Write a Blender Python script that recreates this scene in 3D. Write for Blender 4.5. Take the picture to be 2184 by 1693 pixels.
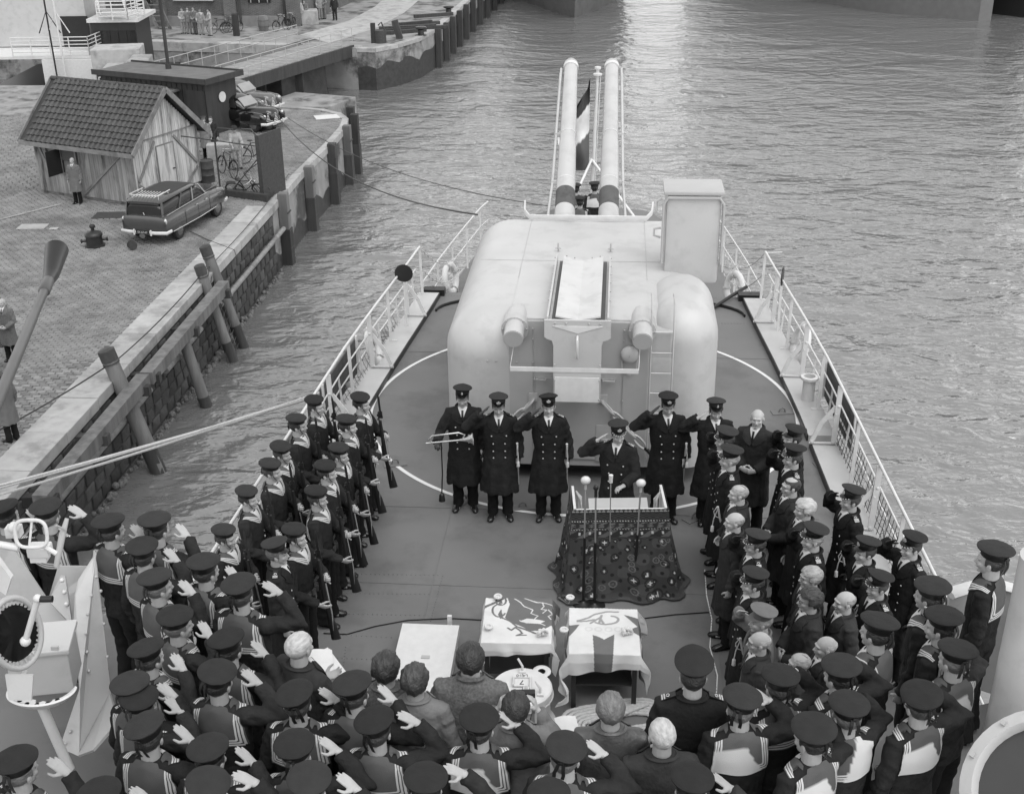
import bpy, bmesh, math, random
from mathutils import Vector, Matrix, noise, bvhtree
import numpy as np
R=math.radians; PI=math.pi
random.seed(7)
for _o in list(bpy.data.objects): bpy.data.objects.remove(_o)
SC=bpy.context.scene; COL=SC.collection
# ------------------------------------------------------------ camera
CAM_H=8.6; CAM_F=2640.0; PITCH=R(24.93); ROLL=R(-0.755)
_fw=Vector((0,math.cos(PITCH),-math.sin(PITCH))); _rt=Vector((1,0,0)); _up=_rt.cross(_fw)
_r2=math.cos(ROLL)*_rt+math.sin(ROLL)*_up; _u2=-math.sin(ROLL)*_rt+math.cos(ROLL)*_up
cd=bpy.data.cameras.new('camera'); cam=bpy.data.objects.new('camera',cd); COL.objects.link(cam)
cd.sensor_width=36.0; cd.lens=36.0*CAM_F/2184.0; cd.clip_start=0.1; cd.clip_end=3000
_m=Matrix((_r2,_u2,-_fw)).transposed().to_4x4(); _m.translation=Vector((0,0,CAM_H)); cam.matrix_world=_m
SC.camera=cam
def G(x,y,z=0.0):
    "point of the place on the level z that the survey of the photograph gives for a measured spot"
    d=_fw+_r2*((x-1092)/CAM_F)-_u2*((y-846.5)/CAM_F); t=(z-CAM_H)/d.z
    return Vector((0,0,CAM_H))+d*t
# ------------------------------------------------------------ world, sun, exposure
W=bpy.data.worlds.new('World'); SC.world=W; W.use_nodes=True
nt=W.node_tree; nt.nodes.clear()
sky=nt.nodes.new('ShaderNodeTexSky'); sky.sky_type='NISHITA'; sky.sun_disc=False
SUN_EL=R(66); SUN_AZ=R(150)
sky.sun_elevation=SUN_EL; sky.sun_rotation=SUN_AZ; sky.dust_density=1.0; sky.air_density=1.2
bw=nt.nodes.new('ShaderNodeRGBToBW'); bg=nt.nodes.new('ShaderNodeBackground'); ow=nt.nodes.new('ShaderNodeOutputWorld')
nt.links.new(sky.outputs[0],bw.inputs[0]); nt.links.new(bw.outputs[0],bg.inputs[0]); nt.links.new(bg.outputs[0],ow.inputs[0])
bg.inputs[1].default_value=0.15
sl=bpy.data.lights.new('sun','SUN'); so=bpy.data.objects.new('sun',sl); COL.objects.link(so)
sl.energy=.62; sl.angle=R(60); sl.color=(1,1,1)
_sd=Vector((math.sin(SUN_AZ)*math.cos(SUN_EL),math.cos(SUN_AZ)*math.cos(SUN_EL),math.sin(SUN_EL)))
so.rotation_euler=_sd.to_track_quat('Z','Y').to_euler(); so.location=(0,0,60)
SC.view_settings.view_transform='Standard'; SC.view_settings.look='None'; SC.view_settings.exposure=1.22; SC.view_settings.gamma=1.0
SC.view_settings.use_curve_mapping=False
SC.render.resolution_x=1024; SC.render.resolution_y=793
# ------------------------------------------------------------ materials
MATS={}
def mat(name,v,rough=.6,var=.12,scale=3.0,bump=.0,bscale=60.,metal=0.,rnd=0.,spec=.5,stretch=(1,1,1),obj=True,dirt=0.,dscale=1.2,coat=0.):
    if name in MATS: return MATS[name]
    m=bpy.data.materials.new(name); m.use_nodes=True; n=m.node_tree.nodes; l=m.node_tree.links
    b=n['Principled BSDF']; b.inputs['Roughness'].default_value=rough; b.inputs['Metallic'].default_value=metal
    b.inputs['Specular IOR Level'].default_value=spec; b.inputs['Coat Weight'].default_value=coat
    tc=n.new('ShaderNodeTexCoord'); mp=n.new('ShaderNodeMapping'); mp.inputs['Scale'].default_value=stretch
    l.new(tc.outputs['Object' if obj else 'Generated'],mp.inputs[0])
    no=n.new('ShaderNodeTexNoise'); no.inputs['Scale'].default_value=scale; no.inputs['Detail'].default_value=6
    l.new(mp.outputs[0],no.inputs['Vector'])
    mr=n.new('ShaderNodeMapRange'); mr.inputs['From Min'].default_value=.25; mr.inputs['From Max'].default_value=.75
    mr.inputs['To Min'].default_value=1-var; mr.inputs['To Max'].default_value=1+var
    l.new(no.outputs['Fac'],mr.inputs['Value']); cur=mr.outputs[0]
    def mul(a,b_):
        x=n.new('ShaderNodeMath'); x.operation='MULTIPLY'
        if hasattr(a,'links'): l.new(a,x.inputs[0])
        else: x.inputs[0].default_value=a
        if hasattr(b_,'links'): l.new(b_,x.inputs[1])
        else: x.inputs[1].default_value=b_
        return x.outputs[0]
    if rnd>0:
        oi=n.new('ShaderNodeObjectInfo'); r2=n.new('ShaderNodeMapRange'); r2.inputs['To Min'].default_value=1-rnd; r2.inputs['To Max'].default_value=1+rnd
        l.new(oi.outputs['Random'],r2.inputs['Value']); cur=mul(cur,r2.outputs[0])
    if dirt>0:
        n2=n.new('ShaderNodeTexNoise'); n2.inputs['Scale'].default_value=dscale; n2.inputs['Detail'].default_value=9; n2.inputs['Roughness'].default_value=.65
        l.new(mp.outputs[0],n2.inputs['Vector'])
        r3=n.new('ShaderNodeMapRange'); r3.inputs['From Min'].default_value=.5; r3.inputs['From Max'].default_value=.62; r3.inputs['To Min'].default_value=1; r3.inputs['To Max'].default_value=1-dirt
        l.new(n2.outputs['Fac'],r3.inputs['Value']); cur=mul(cur,r3.outputs[0])
    cur=mul(cur,v)
    cc=n.new('ShaderNodeCombineColor'); [l.new(cur,cc.inputs[i]) for i in range(3)]
    l.new(cc.outputs[0],b.inputs['Base Color'])
    if bump>0:
        bn=n.new('ShaderNodeTexNoise'); bn.inputs['Scale'].default_value=bscale; bn.inputs['Detail'].default_value=4
        l.new(mp.outputs[0],bn.inputs['Vector']); bp=n.new('ShaderNodeBump'); bp.inputs['Strength'].default_value=bump; bp.inputs['Distance'].default_value=.02
        l.new(bn.outputs['Fac'],bp.inputs['Height']); l.new(bp.outputs[0],b.inputs['Normal'])
    m['node_b']=1; MATS[name]=m; return m
def vmat(name,rough=.7,bump=.2,bscale=120.,layer='print'):
    "cloth or paint whose flat print is held in the mesh"
    if name in MATS: return MATS[name]
    m=mat(name,1.0,rough,.08,6,bump,bscale); n=m.node_tree.nodes; l=m.node_tree.links; b=n['Principled BSDF']
    at=n.new('ShaderNodeVertexColor'); at.layer_name=layer; old=b.inputs['Base Color'].links[0].from_socket
    mx=n.new('ShaderNodeMix'); mx.data_type='RGBA'; mx.blend_type='MULTIPLY'; mx.inputs[0].default_value=1
    l.new(at.outputs[0],mx.inputs[6]); l.new(old,mx.inputs[7]); l.new(mx.outputs[2],b.inputs['Base Color']); return m
# ------------------------------------------------------------ objects
def link(name,mesh,parent=None,m=None,smooth=True):
    o=bpy.data.objects.new(name,mesh); COL.objects.link(o)
    if m is not None and len(mesh.materials)==0: mesh.materials.append(m)
    if parent is not None: o.parent=parent
    return o
def obj(name,bm,m,parent=None,smooth=False,mats=None):
    me=bpy.data.meshes.new(name); bmesh.ops.recalc_face_normals(bm,faces=bm.faces[:]); bm.to_mesh(me); bm.free()
    for x in (mats or [m]): me.materials.append(x)
    if smooth: shade(me,smooth)
    return link(name,me,parent)
def shade(me,ang=True):
    me.polygons.foreach_set('use_smooth',[True]*len(me.polygons))
    if ang is not True: me.set_sharp_from_angle(angle=R(ang))
def tag(o,label=None,cat=None,group=None,kind=None):
    if label: o['label']=label
    if cat: o['category']=cat
    if group: o['group']=group
    if kind: o['kind']=kind
    return o
def thing(name,label,cat,loc=(0,0,0),rz=0.,group=None):
    o=bpy.data.objects.new(name,None); COL.objects.link(o); o.location=loc; o.rotation_euler=(0,0,rz); o.empty_display_size=.1
    return tag(o,label,cat,group)
def copy_tree(o,parent=None):
    c=o.copy(); COL.objects.link(c); c.parent=parent
    for ch in list(o.children): copy_tree(ch,c)
    return c
def NB(): return bmesh.new()
def box(bm,c,s,rz=0.,rx=0.,ry=0.,bev=0.):
    M=Matrix.Translation(Vector(c))@Matrix.Rotation(rz,4,'Z')@Matrix.Rotation(rx,4,'X')@Matrix.Rotation(ry,4,'Y')@Matrix.Diagonal((s[0],s[1],s[2],1))
    r=bmesh.ops.create_cube(bm,size=1,matrix=M)
    if bev>0:
        es=list({e for v in r['verts'] for e in v.link_edges}); bmesh.ops.bevel(bm,geom=es,offset=bev,segments=2,affect='EDGES',profile=.6)
    return bm
def bar(bm,a,b,w,h=None,up=(0,0,1)):
    a=Vector(a);b=Vector(b);h=h or w;d=(b-a);L=d.length;d.normalize();u=Vector(up)
    s=d.cross(u); 
    if s.length<1e-4: s=d.cross(Vector((1,0,0)))
    s.normalize();u=s.cross(d)
    M=Matrix((s*w,d*L,u*h)).transposed().to_4x4(); M.translation=(a+b)/2
    bmesh.ops.create_cube(bm,size=1,matrix=M); return bm
def tube(bm,pts,rad,seg=8,cap=True,up=None,closed=False):
    "round or elliptical tube through points; rad one value, one per point, or (side, up) pairs"
    P=[Vector(p) for p in pts]; n=len(P)
    if not isinstance(rad,(list,tuple)): rad=[rad]*n
    rings=[]; prev=None
    for i,p in enumerate(P):
        if closed: t=P[(i+1)%n]-P[i-1]
        else: t=(P[min(i+1,n-1)]-P[max(i-1,0)])
        t.normalize()
        if up is not None: u=Vector(up)
        elif prev is None: u=Vector((0,0,1)) if abs(t.z)<.9 else Vector((0,1,0))
        else: u=prev
        s=t.cross(u)
        if s.length<1e-4: s=t.cross(Vector((1,.1,0)))
        s.normalize(); u=s.cross(t); u.normalize(); prev=u
        r=rad[i]; r=r if isinstance(r,(list,tuple)) else (r,r)
        rings.append([bm.verts.new(p+s*math.cos(2*PI*k/seg)*r[0]+u*math.sin(2*PI*k/seg)*r[1]) for k in range(seg)])
    m=n if closed else n-1
    for i in range(m):
        A=rings[i];B=rings[(i+1)%n]
        for k in range(seg):
            bm.faces.new((A[k],A[(k+1)%seg],B[(k+1)%seg],B[k]))
    if cap and not closed:
        bm.faces.new(rings[0][::-1]); bm.faces.new(rings[-1])
    return bm
def lathe(bm,prof,seg=24,c=(0,0,0),sx=1.,sy=1.,M=None):
    c=Vector(c); rings=[]
    for r,z in prof:
        if r<1e-6: v=bm.verts.new(c+Vector((0,0,z))); rings.append([v])
        else: rings.append([bm.verts.new(c+Vector((r*sx*math.cos(2*PI*k/seg),r*sy*math.sin(2*PI*k/seg),z))) for k in range(seg)])
    for A,B in zip(rings,rings[1:]):
        for k in range(seg):
            k2=(k+1)%seg
            if len(A)==1 and len(B)==1: continue
            if len(A)==1: bm.faces.new((A[0],B[k2],B[k]))
            elif len(B)==1: bm.faces.new((A[k],A[k2],B[0]))
            else: bm.faces.new((A[k],A[k2],B[k2],B[k]))
    for q in (0,-1):
        if len(rings[q])>1: bm.faces.new(rings[q])
    if M is not None: bmesh.ops.transform(bm,matrix=M,verts=[v for r_ in rings for v in r_])
    return bm
def ball(bm,c,r,seg=16,M=None):
    r=r if isinstance(r,(list,tuple)) else (r,r,r)
    X=Matrix.Translation(Vector(c))@Matrix.Diagonal((r[0],r[1],r[2],1))
    if M is not None: X=M@X
    bmesh.ops.create_uvsphere(bm,u_segments=seg,v_segments=max(6,seg*2//3),radius=1,matrix=X); return bm
def prism(bm,poly,z0,z1):
    A=[bm.verts.new((p[0],p[1],z0)) for p in poly]; B=[bm.verts.new((p[0],p[1],z1)) for p in poly]
    n=len(A); bm.faces.new(A[::-1]); bm.faces.new(B)
    for i in range(n): bm.faces.new((A[i],A[(i+1)%n],B[(i+1)%n],B[i]))
    return bm
def grid(bm,fn,nu,nv,closed=False):
    V=[[bm.verts.new(fn(i/nu,j/nv)) for j in range(nv+1)] for i in range(nu+1)]
    for i in range(nu):
        for j in range(nv): bm.faces.new((V[i][j],V[i+1][j],V[i+1][j+1],V[i][j+1]))
    return V
def evalmods(bm,mods):
    me=bpy.data.meshes.new('tmp'); bm.to_mesh(me); bm.free(); o=bpy.data.objects.new('tmp',me); COL.objects.link(o)
    for ty,kw in mods:
        md=o.modifiers.new(ty,ty)
        for k,v in kw.items(): setattr(md,k,v)
    bpy.context.view_layer.update(); dg=bpy.context.evaluated_depsgraph_get(); r=bpy.data.meshes.new_from_object(o.evaluated_get(dg))
    bpy.data.objects.remove(o); bpy.data.meshes.remove(me); return r
def remesh(bm,vox,sm=2,dec=.5):
    bmesh.ops.recalc_face_normals(bm,faces=bm.faces[:])
    mods=[('REMESH',dict(mode='VOXEL',voxel_size=vox))]
    if sm: mods.append(('SMOOTH',dict(iterations=sm,factor=.5)))
    if dec<1: mods.append(('DECIMATE',dict(ratio=dec)))
    me=evalmods(bm,mods); shade(me); return me
# ============================================================ PEOPLE
M_skin=mat('skin',.37,.75,.10,14,.08,90,rnd=.12)
M_lip=mat('lips',.20,.5,.05); M_eye=mat('eye',.17,.5,.05); M_glove=mat('brown leather glove',.035,.45,.2,30)
M_navy=mat('navy wool',.022,.9,.3,7,.9,16,rnd=.25,spec=.2)
M_coatd=mat('dark greatcoat wool',.018,.92,.3,6,.9,13,rnd=.2,spec=.18)
M_trs=mat('navy trousers',.011,.9,.25,6,.3,150,rnd=.2,spec=.2)
M_civ=mat('charcoal overcoat wool',.032,.9,.25,9,.9,13,rnd=.25,spec=.2)
M_tweed=mat('grey tweed',.12,.9,.35,60,.9,18,rnd=.1,spec=.2)
M_trench=mat('light cotton gabardine',.17,.8,.15,6,.9,14,rnd=.1,spec=.3)
M_leather=mat('worn dark leather jacket',.07,.4,.3,10,.3,40)
M_overall=mat('pale boiler suit',.33,.85,.25,8,.3,100,rnd=.3)
M_drab=mat('mid grey work coat',.15,.85,.25,8,.3,100,rnd=.35)
M_shoe=mat('black polished leather',.012,.25,.1,8)
M_white=mat('white cotton',.60,.8,.06,10,.2,120)
M_gold=mat('gold lace and brass',.55,.3,.15,60,metal=.3)
M_hd=mat('dark hair',.035,.45,.5,40,.6,90,rnd=.5,stretch=(1,.3,1))
M_hf=mat('fair hair',.14,.5,.4,40,.6,90,stretch=(1,.3,1)); M_hg=mat('grey hair',.30,.5,.4,40,.6,90,stretch=(1,.3,1)); M_hw=mat('white hair',.42,.7,.35,40,.4,90,stretch=(1,.3,1))
M_cap=mat('navy cap cloth',.026,.88,.15,12,.3,180,rnd=.3,spec=.25); M_band=mat('black silk cap band',.01,.4,.1)
M_visor=mat('patent leather visor',.008,.15,.05); M_belt=mat('leather belt',.045,.5,.25,20)
M_khaki=mat('khaki serge',.13,.9,.15,12,.3,180)
M_sword=mat('sword gilt and white cord',.5,.4,.2,60); M_rifle=mat('oiled walnut',.018,.4,.35,20,stretch=(1,1,.2)); M_steel=mat('blued steel',.03,.3,.2,20,metal=.3); M_sling=mat('webbing sling',.2,.8,.2,30)
def collar_mat():
    m=mat('sailor collar cloth',.10,.85,.12,10,.3,180,rnd=.15,spec=.2); n=m.node_tree.nodes; l=m.node_tree.links; b=n['Principled BSDF']
    old=b.inputs['Base Color'].links[0].from_socket
    at=n.new('ShaderNodeAttribute'); at.attribute_name='edge'
    cr=n.new('ShaderNodeValToRGB'); cr.color_ramp.interpolation='CONSTANT'; e=cr.color_ramp.elements
    e[0].position=0;e[0].color=(0,0,0,1);e[1].position=.08;e[1].color=(1,1,1,1)
    for p,v in ((.19,0),(.26,1),(.37,0),(.44,1),(.55,0)):
        q=e.new(p); q.color=(v,v,v,1)
    l.new(at.outputs['Fac'],cr.inputs[0])
    mx=n.new('ShaderNodeMix'); mx.data_type='RGBA'; l.new(cr.outputs[0],mx.inputs[0]); l.new(old,mx.inputs[6]); mx.inputs[7].default_value=(.58,.58,.58,1)
    a2=n.new('ShaderNodeAttribute'); a2.attribute_name='lining'
    m2=n.new('ShaderNodeMix'); m2.data_type='RGBA'; l.new(a2.outputs['Fac'],m2.inputs[0]); l.new(mx.outputs[2],m2.inputs[6]); m2.inputs[7].default_value=(.6,.6,.6,1)
    l.new(m2.outputs[2],b.inputs['Base Color']); return m
M_collar=collar_mat()
HP=Vector((0,-.01,1.53))   # neck pivot
def headM(yaw,pitch): return Matrix.Translation(HP)@Matrix.Rotation(yaw,4,'Z')@Matrix.Rotation(pitch,4,'X')@Matrix.Translation(-HP)
def head_parts(bm,H):
    ball(bm,(0,-.012,1.668),(.077,.098,.085),20,H); ball(bm,(0,.022,1.620),(.063,.070,.082),20,H)
    ball(bm,(0,.052,1.560),(.036,.030,.024),12,H); ball(bm,(0,.072,1.549),(.020,.018,.016),10,H)
    ball(bm,(.036,.058,1.618),(.026,.026,.022),10,H); ball(bm,(-.036,.058,1.618),(.026,.026,.022),10,H)
    tube(bm,[H@Vector(p) for p in ((0,.080,1.662),(0,.093,1.640),(0,.108,1.616),(0,.096,1.607))],[.009,.011,.014,.010],8)
    ball(bm,(.010,.094,1.611),(.010,.010,.008),8,H); ball(bm,(-.010,.094,1.611),(.010,.010,.008),8,H)
    tube(bm,[H@Vector(p) for p in ((-.050,.066,1.664),(-.024,.086,1.671),(.024,.086,1.671),(.050,.066,1.664))],[.009,.012,.012,.009],8)
    tube(bm,[H@Vector(p) for p in ((-.022,.082,1.584),(0,.094,1.586),(.022,.082,1.584))],[.006,.010,.006],8)
    for s in (1,-1):
        ball(bm,(s*.079,-.006,1.632),(.009,.019,.033),10,H@Matrix.Rotation(0,4,'Z'))
        ball(bm,(s*.083,-.014,1.640),(.010,.010,.020),8,H)
    c=H@Vector((0,-.012,1.60)); tube(bm,[(0,-.02,1.42),(0,-.02,1.50),(c.x*.7,c.y-.005,1.575),c],[.070,.063,.060,.054],14)
def hand_parts(bm,w,d,pn,curl,side,spread=.012):
    w=Vector(w);d=Vector(d).normalized();pn=Vector(pn);pn=(pn-d*pn.dot(d)).normalized();s=d.cross(pn).normalized()*side   # s points to the thumb side
    k=w+d*.076
    tube(bm,[w-d*.03,w,w+d*.045,k],[(.026,.019),(.029,.018),(.036,.015),(.037,.012)],12,up=pn)
    L=(.066,.074,.070,.054)
    for i in range(4):
        o=(1.5-i)*.0190; base=k+s*o-d*.012-(d*.006*abs(1.5-i)); a=0.; p=base; pts=[p]
        dd=(d+s*(1.5-i)*spread).normalized(); Li=L[i]
        for j,f in enumerate((.45,.32,.23)):
            a+=curl*(1.0 if j else .75); q=dd*math.cos(a)+pn*math.sin(a); p=p+q*Li*f*1.12; pts.append(p)
        tube(bm,pts,[.0096,.0088,.0080,.0066],7)
        ball(bm,pts[-1],.0072,6)
    b=w+d*.022+s*.030+pn*.006; m=b+(d*.6+s*.62+pn*(.25+curl*.5)).normalized()*.042; e=m+(d*.9+s*.15+pn*(.2+curl*.9)).normalized()*.036
    tube(bm,[b-s*.012,b,m,e],[.014,.0145,.0115,.0085],8); ball(bm,e,.0085,6)
POSE={ # right arm (elbow, wrist, hand dir, palm normal, curl), left arm
 'rest_r':((.255,-.03,1.15),(.265,.05,.90),(-.05,.15,-1),(-1,.1,0),.45),
 'rest_l':((-.255,-.03,1.15),(-.265,.05,.90),(.05,.15,-1),(1,.1,0),.45),
 'salute':((.43,.06,1.39),(.222,.125,1.60),(-.62,-.05,.60),(-.55,.1,-.65),.05),
 'salute2':((.41,.13,1.41),(.21,.165,1.615),(-.60,-.20,.52),(-.45,.2,-.75),.08),
 'salute3':((.44,-.02,1.41),(.235,.09,1.60),(-.66,.05,.56),(-.6,0,-.7),.02),
 'rifle_l':((-.23,.12,1.14),(-.045,.285,1.21),(1,.28,.15),(.15,1,0),.95),
 'rifle_r':((.27,.05,1.13),(.16,.285,.97),(-.35,.75,-.45),(-.9,.1,.2),.35),
 'clasp_r':((.26,.03,1.14),(.085,.215,1.02),(-1,.25,-.15),(0,-1,0),.5),
 'clasp_l':((-.26,.03,1.14),(-.085,.225,1.02),(1,.25,-.2),(0,-1,0),.6),
 'bag_r':((.27,-.02,1.15),(.27,.12,.93),(0,.3,-1),(-1,0,0),.7),
 'cam_r':((.27,.12,1.26),(.125,.17,1.50),(-.25,.25,1),(-.9,.1,.1),.55),
 'cam_l':((-.27,.12,1.26),(-.125,.17,1.50),(.25,.25,1),(.9,.1,.1),.55),
 'read_l':((-.24,.08,1.15),(-.12,.30,1.15),(.6,.8,.1),(.3,-.2,1),.35),
 'read_r':((.24,.08,1.15),(.12,.30,1.15),(-.6,.8,.1),(-.3,-.2,1),.35),
 'bugle_r':((.31,.07,1.16),(.33,.31,1.13),(-.1,1,.05),(-.2,.1,-1),.75),
 'lect_l':((-.25,.08,1.16),(-.13,.30,1.10),(.7,.7,-.1),(0,0,-1),.6),
 'bike_r':((.23,.15,1.12),(.20,.42,1.02),(0,.9,-.3),(0,0,-1),.7),
 'bike_l':((-.23,.15,1.12),(-.20,.42,1.02),(0,.9,-.3),(0,0,-1),.7),
}
SH={1:Vector((.165,-.015,1.432)),-1:Vector((-.165,-.015,1.432))}
_body={}
def body_mesh(ra,la,yaw,pitch,gl):
    key=(ra,la,yaw,pitch,gl)
    if key in _body: return _body[key]
    H=headM(yaw,pitch); bm=NB(); head_parts(bm,H)
    tube(bm,[(0,-.015,.93),(0,-.01,1.1),(0,-.015,1.3),(0,-.015,1.44)],[(.13,.09),(.13,.09),(.16,.10),(.10,.07)],14,up=(0,1,0))
    for side,a in ((1,POSE[ra]),(-1,POSE[la])):
        e,w=Vector(a[0]),Vector(a[1]); s=SH[side]
        tube(bm,[s,s.lerp(e,.5),e,e.lerp(w,.5),w],[.05,.045,.038,.036,.027],9)
        hand_parts(bm,w,a[2],a[3],a[4],side)
        tube(bm,[(side*.085,-.01,.95),(side*.09,.0,.5),(side*.095,-.02,.09)],[.07,.05,.035],9)
        tube(bm,[(side*.095,-.04,.05),(side*.10,.10,.035)],[.03,.025],8)
    me=remesh(bm,.0056,1,.28)
    for m in (M_skin,M_lip,M_eye,M_glove): me.materials.append(m)
    Hi=H.inverted(); n=len(me.polygons); idx=[0]*n
    wr=Vector(POSE[ra][1]); wd=Vector(POSE[ra][2]).normalized(); wl=Vector(POSE[la][1])
    for i,p in enumerate(me.polygons):
        c=p.center
        if c.z>1.50 or pitch<-.6:
            q=Hi@c
            if q.y>.07 and abs(q.z-1.646)<.005 and .022<abs(q.x)<.040: idx[i]=2
            elif q.y>.075 and abs(q.z-1.584)<.0055 and abs(q.x)<.024: idx[i]=1
        if gl and idx[i]==0:
            if ('r' in gl and (c-wr).length<.22 and (c-wr).dot(wd)>-.05 and (Hi@c-Vector((0,0,1.63))).length>.125 and c.x>.05) or ('l' in gl and (c-wl).length<.2 and c.z<1.2 and c.x<-.05): idx[i]=3
    me.polygons.foreach_set('material_index',idx); _body[key]=me; return me
CUT={ # garment: sections (z, rx, ry, yc), sleeve radii
 'jumper':([(1.515,.078,.08,-.02),(1.475,.130,.095,-.02),(1.43,.185,.112,-.015),(1.34,.205,.128,-.01),(1.2,.198,.132,-.01),(1.05,.18,.125,-.005),(.93,.19,.13,-.005),(.86,.192,.132,-.005)],(.068,.066,.060,.057,.050)),
 'greatcoat':([(1.525,.082,.085,-.02),(1.482,.135,.10,-.02),(1.435,.195,.12,-.015),(1.34,.222,.138,-.01),(1.2,.214,.142,-.01),(1.05,.192,.135,-.005),(.92,.21,.148,-.0),(.7,.235,.175,0),(.42,.265,.205,0)],(.077,.076,.071,.067,.062)),
 'overcoat':([(1.525,.085,.09,-.02),(1.482,.135,.105,-.02),(1.435,.195,.122,-.015),(1.34,.228,.142,-.01),(1.2,.222,.148,-.01),(1.05,.212,.145,-.005),(.92,.216,.150,-.0),(.7,.228,.165,0),(.48,.242,.18,0)],(.076,.076,.071,.067,.062)),
 'jacket':([(1.52,.082,.085,-.02),(1.475,.135,.10,-.02),(1.43,.19,.115,-.015),(1.34,.215,.135,-.01),(1.2,.208,.14,-.01),(1.05,.195,.135,-.005),(.9,.205,.14,-.0),(.78,.208,.142,0)],(.08,.076,.068,.064,.058)),
}
_coat={}
def coat_mesh(cut,ra,la):
    key=(cut,ra,la)
    if key in _coat: return _coat[key]
    secs,sl_=CUT[cut]; bm=NB()
    tube(bm,[(0,s[3],s[0]) for s in secs],[(s[1],s[2]) for s in secs],24,up=(0,1,0))
    tb=bvhtree.BVHTree.FromBMesh(bm)
    for side,a in ((1,POSE[ra]),(-1,POSE[la])):
        e,w=Vector(a[0]),Vector(a[1]); s=SH[side]; d=(w-e).normalized()
        tube(bm,[s-Vector((side*.05,0,0)),s+Vector((side*.01,0,0)),s.lerp(e,.5),e,e.lerp(w,.5),w-d*.015],[sl_[0]*.95,sl_[0],sl_[1],sl_[2],sl_[3],sl_[4]],14)
    me=remesh(bm,.0115,3,.45)
    seed=sum(map(ord,''.join(key)))%97
    vs=np.empty(len(me.vertices)*3); me.vertices.foreach_get('co',vs); vs=vs.reshape(-1,3); ns=np.empty(len(me.vertices)*3); me.vertices.foreach_get('normal',ns); ns=ns.reshape(-1,3)
    sk=cut in('greatcoat','overcoat')
    for i in range(len(vs)):
        x,y,z=vs[i]
        a=.0075*noise.noise(Vector((x*14+seed,y*14,z*9)))+.004*noise.noise(Vector((x*30,y*30+seed,z*22)))
        if z<1.0 and sk:
            t=(1.0-z)/.55; th=math.atan2(y,x); a+=t*(.014*math.sin(th*7+seed)+.012*noise.noise(Vector((math.cos(th)*3,math.sin(th)*3+seed,z*1.2))))
        if sk is False and z<1.15: a+=.006*math.sin(z*70+3*noise.noise(Vector((x*8,y*8,z*4+seed))))*.8
        r=(abs(x)>.2)
        if r: a+=.005*math.sin((x*38+z*45)+4*noise.noise(Vector((x*9,y*9+seed,z*9))))
        if z>1.15 and abs(x)<.2 and z<1.6: a*=.35
        vs[i]+=ns[i]*a
    me.vertices.foreach_set('co',vs.ravel()); me.update(); tb=bvhtree.BVHTree.FromPolygons([v.co.copy() for v in me.vertices],[tuple(p.vertices) for p in me.polygons]); _coat[key]=(me,tb); return _coat[key]
def cast(tb,p,d,off):
    d=Vector(d).normalized(); p=Vector(p); h=tb.ray_cast(p-d*1.0,d)
    if h[0] is None:
        h=tb.find_nearest(p); 
    q=h[0]; n_=h[1]
    if n_.dot(d)>0: n_=-n_
    return q+n_*off
_misc={}
def collar_mesh(flip,ra,la):
    key=('collar',flip,ra,la)
    if key in _misc: return _misc[key]
    _,tb=coat_mesh('jumper',ra,la); bm=NB(); ed={}; li={}
    def put(p,e,w=0.):
        v=bm.verts.new(p); ed[v]=e; li[v]=w; return v
    nu,nv=24,14; V=[]
    for i in range(nu+1):
        s=-1+2*i/nu; row=[]
        for j in range(nv+1):
            t=j/nv; hw=.175+.02*t; x=s*hw; z=1.49-.05*abs(s)*(1-t)-t*(.27+.02*math.cos(s*3)); y=-.09-.05*t
            if t==0 and abs(s)<.45: z=1.50; y=-.095
            p=cast(tb,(x,y,z+.03),(0,1,-.75),.009+.003*noise.noise(Vector((x*12,z*12,flip))))
            e=min((1-abs(s))*hw,(1-t)*.27); row.append(put(p,e*10,1. if (flip==1 and s<-.1+.8*t and t>.35 and s>-.95) or (flip==2 and s>.2-.5*t) else 0.))
        V.append(row)
    for i in range(nu):
        for j in range(nv): bm.faces.new((V[i][j],V[i+1][j],V[i+1][j+1],V[i][j+1]))
    for sd in (1,-1):
        W_=[]
        for i in range(9):
            s=i/8; row=[]
            for j in range(15):
                t=j/14
                inner=Vector((sd*(.078*(1-t)+.006*t),-.02+.05*t,1.505-.20*t)); outer=Vector((sd*(.195*(1-t)**.8+.03*t),-.02,1.47-.235*t))
                q=inner.lerp(outer,s); p=cast(tb,q+Vector((0,0,.02)),(0,-1,-.75),.008); row.append(put(p,(1-s)*(.115*(1-t)+.03)*10))
            W_.append(row)
        for i in range(8):
            for j in range(14): bm.faces.new((W_[i][j],W_[i+1][j],W_[i+1][j+1],W_[i][j+1]) if sd==1 else (W_[i][j],W_[i][j+1],W_[i+1][j+1],W_[i+1][j]))
    vl=list(bm.verts); bm.verts.index_update()
    E_=[ed[v] for v in vl]; L_=[li[v] for v in vl]
    me=bpy.data.meshes.new('sailor_collar'); bm.to_mesh(me); bm.free()
    a=me.attributes.new('edge','FLOAT','POINT'); a.data.foreach_set('value',E_)
    a=me.attributes.new('lining','FLOAT','POINT'); a.data.foreach_set('value',L_)
    shade(me); me.materials.append(M_collar); _misc[key]=me; return me
CURP=['rest_r','rest_l']
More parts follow.
